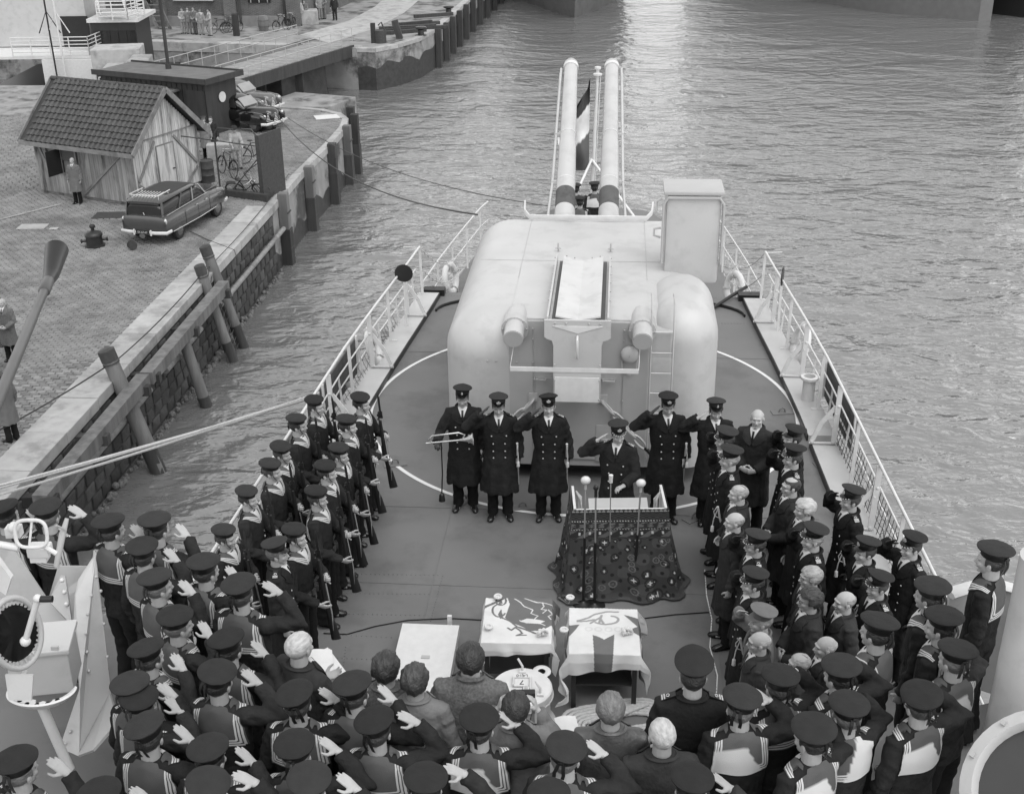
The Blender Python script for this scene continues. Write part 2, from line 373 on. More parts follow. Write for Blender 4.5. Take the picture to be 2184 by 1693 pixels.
def patch_mesh(key,cut,polyrows,off,nu=6,d=(0,-1,-.35)):
    key=key+tuple(CURP)
    "a strip of cloth laid on the garment: rows of (left point, right point)"
    if key in _misc: return _misc[key]
    _,tb=coat_mesh(cut,*CURP); bm=NB(); V=[]
    for a,b in polyrows:
        V.append([bm.verts.new(cast(tb,Vector(a).lerp(Vector(b),k/nu),d,off)) for k in range(nu+1)])
    for i in range(len(V)-1):
        for j in range(nu): bm.faces.new((V[i][j],V[i][j+1],V[i+1][j+1],V[i+1][j]))
    me=evalmods(bm,[('SOLIDIFY',dict(thickness=.007,offset=0))]); shade(me,40); _misc[key]=me; return me
def shirt_mesh(cut): # white V at the throat
    return patch_mesh(('shirt',cut),cut,[((-.062*(1-t)+-.004*t,.02,1.52-.17*t),(.062*(1-t)+.004*t,.02,1.52-.17*t)) for t in [i/6 for i in range(7)]],.005)
def tie_mesh(cut):
    return patch_mesh(('tie',cut),cut,[((-.013,.06,1.49-.02*i),(.013,.06,1.49-.02*i)) for i in range(8)],.011,2)
def lapel_mesh(cut,s):
    rows=[]
    for i in range(8):
        t=i/7; rows.append(((s*(.062*(1-t)+.002*t),.02,1.515-.20*t),(s*((.135 if t<.55 else .155)*(1-max(0,t-.55)*1.9)),.02,1.475-.20*t+(.03 if .5<t<.7 else 0))))
    return patch_mesh(('lapel',cut,s),cut,rows,.010)
def neckcollar_mesh(h=.045):
    key=('ncol',h)
    if key in _misc: return _misc[key]
    bm=NB()
    def f(u,v):
        a=-PI/2-2.35+u*4.7; r=.074+.014*v*(1 if h<.06 else .3); z=1.50+ (h)*math.sin(v*PI*.5)*(.75-.25*math.sin(a)) if v<=.5 else 1.50+h*(1.1-v*.55)*1.2*(.75-.25*math.sin(a))
        k=1+.28*max(0,v-.4)
        return Vector((r*k*math.cos(a)*1.05,-.018+r*k*math.sin(a),z-.012*(1+math.sin(a))))
    grid(bm,f,28,6); me=evalmods(bm,[('SOLIDIFY',dict(thickness=.008,offset=0))]); shade(me,50); _misc[key]=me; return me
def simple(key,fn,m,smooth=40):
    if key not in _misc:
        bm=NB(); fn(bm); bmesh.ops.recalc_face_normals(bm,faces=bm.faces[:]); me=bpy.data.meshes.new(str(key)); bm.to_mesh(me); bm.free(); me.materials.append(m); shade(me,smooth); _misc[key]=me
    return _misc[key]
def trouser_mesh(bell):
    def f(bm):
        for s in (1,-1):
            tube(bm,[(s*.07,-.005,.95),(s*.088,-.005,.8),(s*.092,.01,.5),(s*.098,-.01,.2),(s*.10,-.005,.055)],[(.115,.12),(.095,.11),(.078,.085),((.082,.09) if bell else (.072,.08)),((.10,.115) if bell else (.075,.085))],16,up=(0,1,0))
    key=('trs',bell)
    if key not in _misc:
        bm=NB(); f(bm); me=remesh(bm,.013,2,.6)
        for v in me.vertices: v.co+=v.normal*(.006*noise.noise(v.co*14)+.004*math.sin(v.co.z*40+4*noise.noise(v.co*6)))
        me.materials.append(M_trs); _misc[key]=me
    return _misc[key]
def shoe_mesh():
    def f(bm):
        tube(bm,[(0,-.085,.045),(0,-.06,.05),(0,0,.055),(0,.06,.045),(0,.13,.035),(0,.175,.028),(0,.19,.022)],[(.02,.03),(.035,.045),(.038,.05),(.042,.04),(.046,.032),(.036,.024),(.012,.012)],14)
        box(bm,(0,.04,.008),(.07,.23,.014),bev=.004); 
    return simple('shoe',f,M_shoe,50)
def cap_mesh(kind):
    if ('cap',kind) in _misc: return _misc[('cap',kind)]
    bm=NB()
    if kind=='sailor' or kind=='beret':
        k=1.0 if kind=='sailor' else .95
        lathe(bm,[(.086,-.005),(.091,.0),(.092,.034),(.097,.040),(.116*k,.050),(.126*k,.060),(.128*k,.069),(.120*k,.078),(.095,.084),(.05,.088),(0,.088)],36,sy=1.1)
        for v in bm.verts:
            if v.co.z>.038:
                v.co.z+=-.05*v.co.y*(1 if kind=='sailor' else .8)+.006*noise.noise(Vector((v.co.x*18,v.co.y*18,3)))
                if kind=='beret': v.co.x+=.008; v.co.z-=.12*v.co.x
    else:
        big=.93
        lathe(bm,[(.086,-.004),(.090,.0),(.091,.042),(.095,.046),(.124*big,.064),(.136*big,.072),(.136*big,.078),(.126*big,.083),(.07,.086),(0,.086)],36,sy=1.06)
        for v in bm.verts:
            if v.co.z>.044: v.co.z+=.26*v.co.y+.006-.012*abs(v.co.x)/.13; v.co.y-=.012
    me=bpy.data.meshes.new('cap'); 
    bmesh.ops.recalc_face_normals(bm,faces=bm.faces[:]); bm.to_mesh(me); bm.free(); shade(me,45)
    me.materials.append(M_khaki if kind=='army' else M_cap); me.materials.append(M_band)
    for p in me.polygons:
        if p.center.z<.042 and p.center.xy.length>.08: p.material_index=1 if kind!='army' else 0
    _misc[('cap',kind)]=me; return me
def visor_mesh():
    def f(bm):
        def g(u,v):
            a=R(18)+u*R(144); r0=.090; ext=.044*math.sin(PI*u)**.7*v
            return Vector(((r0+ext*.5)*math.cos(a),(r0*1.08+ext)*math.sin(a),.004-.45*ext))
        grid(bm,g,16,4)
    key='visor'
    if key not in _misc:
        bm=NB(); f(bm); me=evalmods(bm,[('SOLIDIFY',dict(thickness=.004,offset=0))]); shade(me,50); me.materials.append(M_visor); _misc[key]=me
    return _misc[key]
def lace_mesh(): # gold leaves round the visor
    def f(bm):
        for i in range(9):
            u=.14+.72*i/8; a=R(18)+u*R(144); ext=.048*math.sin(PI*u)**.7
            ball(bm,((.090+ext*.5)*math.cos(a),(.097+ext)*math.sin(a),.011-.45*ext),(.009,.007,.004),6)
    return simple('lace',f,M_gold,180)
def badge_mesh(big):
    def f(bm):
        ball(bm,(0,.101,.045),(.019*big,.006,.024*big),8); 
        if big>.9: 
            for s in (1,-1): tube(bm,[(s*.006,.106,.026),(s*.021,.103,.036),(s*.022,.101,.054)],.004,5)
        ball(bm,(0,.106,.068),(.008,.005,.008),6)
    return simple(('badge',big),f,M_gold,180)
def ribbon_mesh():
    def f(bm):
        for s in (-.012,.014):
            pts=[(s,-.098,.02),(s*1.6,-.112,-.02),(s*2.2,-.112,-.06),(s*2,-.10,-.105)]
            for a,b in zip(pts,pts[1:]): bar(bm,a,b,.022,.003,up=(0,1,0))
        ball(bm,(0,-.103,.02),(.02,.008,.012),8)
    return simple('ribbon',f,M_band,30)
def strap_mesh():
    def f(bm):
        tube(bm,[(-.080,.035,1.70),(-.073,.04,1.62),(-.045,.062,1.565),(0,.078,1.535),(.045,.062,1.565),(.073,.04,1.62),(.080,.035,1.70)],[(.003,.005)]*7,5)
    return simple('strap',f,M_band,60)
def hair_mesh(kind):
    key=('hair',kind)
    if key in _misc: return _misc[key]
    bm=NB(); bmesh.ops.create_uvsphere(bm,u_segments=48,v_segments=36,radius=1)
    th={'full':.022,'wavy':.030,'short':.010,'bald':.006,'thin':.006,'wild':.026}[kind]
    dele=[]
    for v in bm.verts:
        p=Vector((v.co.x*(.077+th*.8),-.014+v.co.y*(.099+th*.8),1.664+v.co.z*(.088+th)))
        a=math.atan2(v.co.x,v.co.y) # 0 at the face
        back=abs(a)/PI
        line=1.715-.02*abs(math.sin(a*2)) if back<.33 else (1.64-(back-.33)*.05 if back<.5 else 1.615-.115*((back-.5)/.5)**.8)
        keep=p.z>line and not(back<.5 and p.z<1.70 and p.y>.035)
        if kind=='bald': keep=keep and p.z<1.70 and back>.42
        if kind=='thin': keep=keep and (p.z<1.735 or back>.75)
        if p.z<1.66 and back>.5: # follow the nape inwards
            t=min(1,(1.66-p.z)/.12); p.y+=.028*t*v.co.y*-1; p.x*=1-.2*t
        amp=.011 if kind in('wavy','wild') else (.007 if kind=='full' else .003)
        nn=noise.noise(Vector((p.x*60,p.y*13,p.z*16)))+ .5*noise.noise(Vector((p.x*130,p.y*30,p.z*30)))+.6*noise.noise(p*14)
        p+=Vector(v.co)*amp*nn
        if kind=='wild' and p.z>1.72: p+=Vector(v.co)*.014*abs(noise.noise(p*60))
        v.co=p
        if not keep: dele.append(v)
    bmesh.ops.delete(bm,geom=dele,context='VERTS')
    me=evalmods(bm,[('SOLIDIFY',dict(thickness=.010,offset=-1))]); shade(me,60); _misc[key]=me; return me
def glasses_mesh():
    def f(bm):
        for s in (1,-1):
            tube(bm,[(s*.031+.020*math.cos(a),.098,1.645+.016*math.sin(a)) for a in [2*PI*k/12 for k in range(12)]],.0016,5,closed=True)
            tube(bm,[(s*.051,.096,1.65),(s*.076,.06,1.655),(s*.084,-.01,1.65)],.002,5)
        tube(bm,[(-.011,.099,1.65),(.011,.099,1.65)],.002,5)
    return simple('glasses',f,M_steel,60)
def sword_mesh():
    def f(bm):
        tube(bm,[(-.235,.10,1.02),(-.238,.12,1.12),(-.235,.135,1.17)],[.012,.013,.016],8)
        tube(bm,[(-.235,.10,1.02),(-.24,.16,1.05),(-.238,.175,1.11),(-.235,.14,1.16)],.005,6)
        tube(bm,[(-.235,.10,1.02),(-.25,-.08,.45)],.012,8)
        tube(bm,[(-.235,.13,1.14),(-.245,.17,1.02),(-.245,.18,.93)],.006,6)
        lathe(bm,[(.006,0),(.018,-.01),(.020,-.06),(.022,-.075),(0,-.076)],10,c=(-.245,.18,.93))
    return simple('sword',f,M_sword,60)
def shoulder_mesh(n):
    def f(bm):
        for s in (1,-1):
            M=Matrix.Translation((s*.155,-.015,1.505))@Matrix.Rotation(s*R(24),4,'Y')
            bmesh.ops.create_cube(bm,size=1,matrix=M@Matrix.Diagonal((.105,.052,.010,1)))
    return simple(('sboard',),f,M_band,30)
def sbars_mesh(n):
    def f(bm):
        for s in (1,-1):
            M=Matrix.Translation((s*.155,-.015,1.511))@Matrix.Rotation(s*R(24),4,'Y')
            for k in range(n): bmesh.ops.create_cube(bm,size=1,matrix=M@Matrix.Translation((s*(.042-.016*k),0,0))@Matrix.Diagonal((.009,.050,.006,1)))
            tube(bm,[M@Vector((s*(.042-.016*n-.008)+.011*math.cos(a),.012*math.sin(a),.002)) for a in [2*PI*k/10 for k in range(10)]],.0035,5,closed=True)
    return simple(('sbars',n),f,M_gold,40)
def belt_mesh():
    _,tb=coat_mesh('jumper','rest_r','rest_l')
    def f(bm):
        def g(u,v):
            a=2*PI*u; z=.985+.05*v; d=Vector((math.cos(a),math.sin(a),0)); h=tb.ray_cast(Vector((0,0,z))+d*1.,-d); return h[0]+d*.012
        grid(bm,g,32,1); box(bm,(.0,.148,1.01),(.06,.02,.06)); box(bm,(.11,.125,1.0),(.085,.045,.075),rz=-.5,bev=.008); box(bm,(-.11,.125,1.0),(.085,.045,.075),rz=.5,bev=.008)
    return simple('belt',f,M_belt,40)
def buttons(parent,cut,rows,xs,m=None):
    me=simple(('btn',),lambda bm: ball(bm,(0,0,0),(.011,.006,.011),8),M_gold,180)
    _,tb=coat_mesh(cut,*CURP)
    for i,z in enumerate(rows):
        for x in xs:
            w=x*(1.25 if i==0 else 1.0)
            o=link('button',me,parent); o.location=cast(tb,(w,.1,z),(0,-1,0),.008)
HAIRM={'d':M_hd,'f':M_hf,'g':M_hg,'w':M_hw}
_seq=[0]
def person(label,pos,yaw,outfit,ra='rest_r',la='rest_l',hy=0.,hp=0.,H=1.0,gl='',hair=('short','d'),cap=None,group=None,cloth=None,glasses=False,lean=0.,flip=0,extra=(),tilt=0.,bars=2,cloth2=None):
    """one person, local +Y is where the chest faces, feet on pos"""
    t=thing('person',label,'person',pos,yaw,group); t.scale=(H,H,H)
    if lean: t.rotation_euler=(lean,0,yaw)
    _seq[0]+=1; rnd=random.Random(_seq[0]); CURP[:]=[ra,la]
    link('body',body_mesh(ra,la,hy,hp,gl),t)
    HM=headM(hy,hp)
    cut={'sailor':'jumper','guard':'jumper','officer':'greatcoat','reefer':'jacket','civ':'overcoat','jacket':'jacket','overall':'jacket','army':'overcoat'}[outfit]
    cm=cloth or {'sailor':M_navy,'guard':M_navy,'officer':M_coatd,'reefer':M_coatd,'civ':M_civ,'jacket':M_drab,'overall':M_overall,'army':M_khaki}[outfit]
    def sh(name,me,m,mt=None):
        key=(me.name,m.name) if m else None
        if m and len(me.materials)==0: me.materials.append(m)
        elif m and me.materials[0]!=m:
            if key not in _misc:
                c=me.copy(); c.materials.clear(); c.materials.append(m); _misc[key]=c
            me=_misc[key]
        o=link(name,me,t)
        if mt is not None: o.matrix_local=mt
        return o
    sh({'jumper':'jumper','jacket':'jacket'}.get(cut,'coat'),coat_mesh(cut,ra,la)[0],cm)
    tr=sh('trousers',trouser_mesh(outfit in('sailor','guard')),cloth2 or (M_overall if outfit=='overall' else M_trs))
    for s in (1,-1):
        o=link('shoe',shoe_mesh(),t); o.location=(s*.10,.0,0); o.rotation_euler=(0,0,-s*.25)
    hk,hc=hair
    if hk!='none': sh('hair',hair_mesh(hk),HAIRM[hc],HM)
    cr=rnd.uniform(-1,1)
    if cap:
        CM=HM@Matrix.Translation((0,-.012,1.698 if cap in('sailor','beret') else 1.716))@Matrix.Translation((0,-.006,0))@Matrix.Rotation(R(4)*cr+tilt,4,'Y')@Matrix.Rotation((R(-3) if cap!='sailor' else R(2))+R(3)*rnd.uniform(-1,1),4,'X')
        kind={'sailor':'sailor','beret':'beret','officer':'officer','senior':'officer','petty':'officer','army':'army'}[cap]
        c=link('cap',cap_mesh(kind),t); c.matrix_local=CM
        if cap in('sailor','beret'):
            rb=link('ribbon',ribbon_mesh(),c); rb.rotation_euler=(0,0,R(rnd.choice((-20,-10,0,15))))
            if cap=='beret': rb.rotation_euler=(0,0,R(-30))
        else:
            link('visor',visor_mesh() if cap!='army' else simple('armyvisor',lambda bm:[grid(bm,lambda u,v:Vector(((.09+.05*math.sin(PI*u)**.7*v*.5)*math.cos(R(18)+u*R(144)),(.097+.05*math.sin(PI*u)**.7*v)*math.sin(R(18)+u*R(144)),.004-.022*v*math.sin(PI*u))),14,3)],M_khaki,60),c)
            if cap!='army': link('badge',badge_mesh(1.0 if cap!='petty' else .7),c)
            if cap=='senior': link('gold_lace',lace_mesh(),c)
    if outfit=='sailor' or outfit=='guard':
        c=sh('sailor_collar',collar_mesh(flip,ra,la),None)
        if outfit=='guard':
            sh('chin_strap',strap_mesh(),None,HM); sh('belt',belt_mesh(),None)
            sh('white_scarf',patch_mesh(('scarf',),'jumper',[((-.055*(1-tt),.02,1.51-.19*tt),(.055*(1-tt)+.003,.02,1.51-.19*tt)) for tt in [i/6 for i in range(7)]],.004),M_white)
        elif abs(yaw)>1.2 or hy: sh('white_scarf',patch_mesh(('scarf',),'jumper',[((-.055*(1-tt),.02,1.51-.19*tt),(.055*(1-tt)+.003,.02,1.51-.19*tt)) for tt in [i/6 for i in range(7)]],.004),M_white)
    elif outfit in('officer','reefer','civ','army','jacket'):
        if outfit!='jacket' or True:
            sh('shirt',shirt_mesh(cut),M_white if outfit!='army' else M_khaki)
            sh('tie',tie_mesh(cut),M_band)
        for s in (1,-1): sh('lapel',lapel_mesh(cut,s),cm)
        sh('coat_collar',neckcollar_mesh(.045 if 'upcollar' not in extra else .085),cm)
        if outfit in('officer','reefer'):
            buttons(t,cut,(1.27,1.16,1.05,.96) if outfit=='officer' else (1.2,1.1,1.0),(.075,-.075))
            if bars:
                link('shoulder_strap',shoulder_mesh(0),t); link('rank_bars',sbars_mesh(bars),t)
    if glasses: sh('glasses',glasses_mesh(),None,HM)
    if 'sword' in extra: link('sword',sword_mesh(),t)
    return t
# ============================================================ SETTING: water and ship
def AtY(x,y,Y):
    d=_fw+_r2*((x-1092)/CAM_F)-_u2*((y-846.5)/CAM_F); return Vector((0,0,CAM_H))+d*(Y/d.y)
ANG=-math.atan(.088); SO=Vector((1.127,18.02,0))
SMX=Matrix.Translation(SO)@Matrix.Rotation(ANG,4,'Z')
def S(u,v,z=0.): return SMX@Vector((u,v,z))
def SI(p): return SMX.inverted()@Vector(p)
ZQ=-4.4; ZW=-7.0; ZP=1.75; ZA=-.8
M_turret=mat('pale grey naval paint',.47,.38,.06,1.5,.08,30,dirt=.10,dscale=2.6,spec=.5)
M_tdark=mat('mid grey naval paint',.40,.45,.05,2,.05,30,dirt=.06)
M_rail=mat('off white rail paint',.62,.4,.08,8)
M_deck=mat('dark grey deck paint',.152,.62,.16,.7,.15,160,dirt=.22,dscale=.9)
M_hull=mat('hull grey paint',.26,.5,.1,2,.05,20,dirt=.2)
M_black=mat('black paint',.012,.4,.2,6); M_paint=mat('white line paint',.72,.6,.06,5)
M_kerb=mat('light grey waterway paint',.46,.3,.08,2,.05,20,dirt=.12)
M_plank=mat('weathered dark plank',.06,.75,.3,5,.3,40,stretch=(1,1,.15)); M_rope=mat('pale manila rope',.50,.85,.15,30,.6,120)
M_net=mat('tarred net cord',.05,.9,.2,20); M_chain=mat('painted chain',.5,.5,.1,20)
def water():
    m=bpy.data.materials.new('harbour water'); m.use_nodes=True; n=m.node_tree.nodes; l=m.node_tree.links; b=n['Principled BSDF']
    b.inputs['Base Color'].default_value=(.14,.14,.14,1); b.inputs['Roughness'].default_value=.17; b.inputs['IOR'].default_value=3.0; b.inputs['Specular IOR Level'].default_value=.5
    g=n.new('ShaderNodeNewGeometry'); last=None
    for sc,st,dist,strg,det in ((.16,(1,1.2,1),1.2,.45,3),(.8,(.8,1.2,1),.34,.62,3),(2.6,(.75,1.25,1),.10,.6,3)):
        mp=n.new('ShaderNodeMapping'); mp.inputs['Scale'].default_value=st; mp.inputs['Rotation'].default_value=(0,0,R(12+sc*4)); l.new(g.outputs['Position'],mp.inputs[0])
        t=n.new('ShaderNodeTexNoise'); t.inputs['Scale'].default_value=sc; t.inputs['Detail'].default_value=det; t.inputs['Distortion'].default_value=.6; l.new(mp.outputs[0],t.inputs['Vector'])
        bp=n.new('ShaderNodeBump'); bp.inputs['Strength'].default_value=strg; bp.inputs['Distance'].default_value=dist; l.new(t.outputs['Fac'],bp.inputs['Height'])
        if last: l.new(last.outputs[0],bp.inputs['Normal'])
        last=bp
    l.new(last.outputs[0],b.inputs['Normal']); return m
bm=NB(); bmesh.ops.create_grid(bm,x_segments=2,y_segments=2,size=1,matrix=Matrix.Translation((0,600,ZW))@Matrix.Diagonal((1500,1300,1,1)))
M_water=water(); tag(obj('water',bm,M_water),kind='structure')
# hull and decks
WV=[(-30,4.9),(-24,4.8),(-18,4.6),(-12,4.35),(-8,4.2),(-4,4.02),(0,3.84),(2,3.68),(4,3.5),(5.3,3.4),(7,3.25),(9,3.0),(10.5,2.8),(12,2.45),(13.2,1.9),(14,1.2),(14.4,.0)]
def hw(v):
    for (a,wa),(b,wb) in zip(WV,WV[1:]):
        if a<=v<=b: return wa+(wb-wa)*(v-a)/(b-a)
    return 0
def hullmesh(v0,v1,z):
    bm=NB(); vs=[v for v,_ in WV if v0<v<v1]; vs=[v0]+vs+[v1]
    out=[(hw(v),v) for v in vs]+[(-hw(v),v) for v in reversed(vs)]
    A=[bm.verts.new((u,v,z)) for u,v in out]; B=[bm.verts.new((u*.93,v*.99 if v>0 else v,-7.6)) for u,v in out]; n=len(A)
    top=bm.faces.new(A); bm.faces.new(B[::-1])
    for i in range(n): 
        if (A[i].co-A[(i+1)%n].co).length>1e-4: bm.faces.new((A[i],A[(i+1)%n],B[(i+1)%n],B[i]))
    bmesh.ops.remove_doubles(bm,verts=bm.verts[:],dist=.001)
    for f in bm.faces: f.material_index=0 if f.normal.z>.5 or f==top else 1
    return bm
def in_ship(o): o.matrix_world=SMX@o.matrix_world; return o
def sobj(name,bm,m,parent=None,smooth=False,mats=None):
    o=obj(name,bm,m,parent,smooth,mats)
    if parent is None: o.matrix_world=SMX
    return o
bm=hullmesh(5.32,14.4,ZA)
for f in bm.faces: f.material_index=0 if abs(f.calc_center_median().z-ZA)<.01 else 1
tag(sobj('quarterdeck',bm,None,mats=[M_deck,M_hull]),kind='structure')
bm=hullmesh(-30,5.3,0)
for f in bm.faces: f.material_index=0 if abs(f.calc_center_median().z)<.01 else 1
DECK=tag(sobj('ship_deck',bm,None,mats=[M_deck,M_hull]),kind='structure')
# painted training circle
bm=NB()
def ring(bm,r0,r1,z,n=96,a0=0,a1=2*PI):
    for i in range(n):
        a=a0+(a1-a0)*i/n; b=a0+(a1-a0)*(i+1)/n
        bm.faces.new([bm.verts.new((r*math.cos(t),r*math.sin(t),z)) for r,t in ((r0,a),(r1,a),(r1,b),(r0,b))])
ring(bm,3.375,3.435,.006,120); obj('painted_circle',bm,M_paint,DECK)
# waterway plates, left and right
for sd in (-1,1):
    segs=[(5.0,-.95),(-1.15,-8.0)] if sd>0 else [(5.0,-1.9),(-2.1,-8.)]
    for a,b in segs:
        bm=NB(); inn=[];outp=[]
        n=8
        for i in range(n+1):
            v=a+(b-a)*i/n; inn.append((sd*(hw(v)-.42-.0*v),v)); outp.append((sd*(hw(v)-.02),v))
        prism(bm,inn+outp[::-1],.002,.10); o=obj('waterway_plate',bm,M_kerb,DECK)
        bm=NB(); prism(bm,[(u-sd*.022,v) for u,v in inn]+[(u-sd*.002,v) for u,v in inn][::-1],.002,.104); obj('plate_edge',bm,M_black,DECK)
    bm=NB(); prism(bm,[(sd*(hw(5.2)-.5),5.06),(sd*(hw(5.2)-.03),5.06),(sd*(hw(5.2)-.03),5.28),(sd*(hw(5.2)-.5),5.28)],.002,.13); obj('plate_step',bm,M_black,DECK)
# forward rounded coaming
bm=NB(); pts=[(2.9*math.cos(a)*1.02,4.2+1.05*math.sin(a),.0) for a in [PI*k/24 for k in range(25)]]
tube(bm,[Vector(p)+Vector((0,0,.03)) for p in pts],[(.02,.035)]*25,6); obj('deck_coaming',bm,M_black,DECK,60)
# deck seams and rivets
bm=NB()
def rivets(p,q,sp=.055):
    a,b=G(*p),G(*q); L=(b-a).length; n=int(L/sp)
    for i in range(n):
        c=SI(a.lerp(b,i/n)); bmesh.ops.create_cone(bm,cap_ends=True,segments=6,radius1=.011,radius2=.006,depth=.008,matrix=Matrix.Translation((c.x,c.y,.004)))
for p,q in (((753,1224),(944,1226)),((740,1265),(925,1267)),((735,1309),(915,1312)),((740,1354),(845,1360)),((720,1403),(845,1408)),((944,1228),(917,1330)),((738,1380),(722,1500)),((1516,1310),(1530,1500)),((1202,1515),(1195,1600)),((1500,1215),(1516,1310)),((938,630),(1000,632)),((1540,690),(1600,690))): rivets(p,q)
o=obj('deck_rivets',bm,M_deck,DECK); tag(o,kind='stuff')
bm=NB()
for u in (-1.7,0.05,1.75): box(bm,(u,-3,.003),(.010,15,.006))
for v in (-5.2,-3.3,2.2): box(bm,(0,v,.003),(6.6,.010,.007))
o=obj('deck_seams',bm,M_deck,DECK); tag(o,kind='stuff')
# ---- deck eye plates
def eye_plate():
    t=thing('deck_eye_plate','x','deck fitting'); bm=NB(); box(bm,(0,0,.006),(.34,.16,.012)); obj('base_plate',bm,M_deck,t)
    bm=NB(); tube(bm,[(-.05,0,.01),(-.04,0,.06),(.0,0,.085),(.04,0,.06),(.05,0,.01)],.013,8); obj('eye',bm,M_deck,t,60); return t
_e=eye_plate()
for i,(px,py,rz,lb) in enumerate(((843,990,.2,'small deck eye plate beside the row of armed sailors'),(990,1067,.9,'deck eye plate in front of the bugler, next to the white line'),(1115,1082,.1,'deck eye plate between the two officers left of the lectern'),(1482,1105,.6,'deck eye plate right of the lectern by the standing bald man'),(1668,880,.1,'deck eye plate just inside the white circle on the right'),(1760,990,.2,'deck eye plate by the right waterway plate'))):
    e=_e if i==0 else copy_tree(_e); e.location=G(px,py); e.rotation_euler=(0,0,rz); e['label']=lb; e['group']='deck eye plates'
# ============================================================ TURRET
T=thing('gun_turret','pale grey twin gun turret with rounded shoulders standing on the deck','gun turret',SO,ANG)
def rbox(x0,x1,y0,y1,z0,z1,rx,ry,rz,n=14):
    "box with generously rounded vertical corners and top edges"
    bm=NB(); bmesh.ops.create_cube(bm,size=2); bmesh.ops.subdivide_edges(bm,edges=bm.edges[:],cuts=n*2-1,use_grid_fill=True)
    cx,cy=(x0+x1)/2,(y0+y1)/2; hx,hy=(x1-x0)/2,(y1-y0)/2
    for v in bm.verts:
        q=v.co.copy(); f=lambda t:math.copysign(abs(t)**.6,t) if abs(t)<1 else t
        X=f(q.x)*hx; Y=f(q.y)*hy; Z=z0+(z1-z0)*(q.z+1)/2 if q.z<1 else z1
        Z=z0+(z1-z0)*((q.z+1)/2)**.7
        ix=max(-hx+rx,min(hx-rx,X)); iy=max(-hy+ry,min(hy-ry,Y)); iz=min(z1-rz,Z)
        d=Vector(((X-ix)/rx,(Y-iy)/ry,(Z-iz)/rz)); m_=max(abs(d.x),abs(d.y),abs(d.z))
        if d.length>1e-5: d=d.normalized()*m_
        v.co=Vector((cx+ix+d.x*rx,cy+iy+d.y*ry,iz+d.z*rz))
    return bm
bm=rbox(-1.89,1.89,-2.42,2.78,.26,2.46,.62,.62,.62)
obj('turret_shell',bm,M_turret,T,60)
bm=NB(); box(bm,(0,-.7,1.355),(1.9,3.45,2.19)); obj('rear_plating',bm,M_tdark,T)   # sharp edged centre plating
bm=NB(); box(bm,(0,-1.32,2.462),(1.88,2.1,.02)); obj('roof_plating',bm,M_turret,T)
bm=NB(); lathe(bm,[(2.05,0),(2.05,.14),(1.8,.16),(1.8,.27),(0,.27)],48); obj('turret_base_ring',bm,mat('grey with painted shadow',.07,.5,.1),T,30)  # dark tone puts the shadow under the turret into the ring's colour
# right shoulder blister
bm=rbox(.96,1.92,-2.44,-.45,.27,2.62,.46,.5,.5,10)
obj('shoulder_blister',bm,M_turret,T,60)
bm=NB(); box(bm,(1.10,-1.6,1.30),(.36,1.62,2.06),bev=.03); obj('side_plating',bm,M_turret,T)
# sight hood
bm=NB(); box(bm,(1.60,-.02,2.95),(.80,.62,1.35),bev=.06); obj('hood_body',bm,M_turret,T,40)
bm=NB()
lip=[Vector((1.60+sx*.435,-.40,z)) for sx,z in ((-1,2.95),(-1,3.62),(1,3.62),(1,2.95))]
hp=[(-.435,2.60),(-.435,3.50),(-.37,3.60),(.37,3.60),(.435,3.50),(.435,2.60)]
tube(bm,[(1.60+a,-.33,b) for a,b in hp],[(.022,.05)]*6,6,up=(0,1,0)); box(bm,(1.60,.02,3.66),(.88,.74,.06),bev=.02); obj('hood_lip',bm,M_tdark,T,50)
bm=NB(); tube(bm,[(1.14,-.2,3.55),(1.06,-.2,3.5),(1.06,-.2,3.3),(1.14,-.2,3.25)],.018,8); tube(bm,[(1.14,-.2,3.1),(1.04,-.2,3.08),(1.04,-.2,2.98),(1.14,-.2,2.95)],.018,8); obj('hood_handle',bm,M_turret,T,60)
# front lip by the guns
bm=NB(); tube(bm,[(-1.1,2.72,2.62),(-1.07,2.25,2.60),(-.98,2.16,2.53),(.98,2.16,2.53),(1.07,2.25,2.60),(1.1,2.72,2.62)],[(.02,.05)]*6,6); obj('spray_lip',bm,M_rail,T,50)
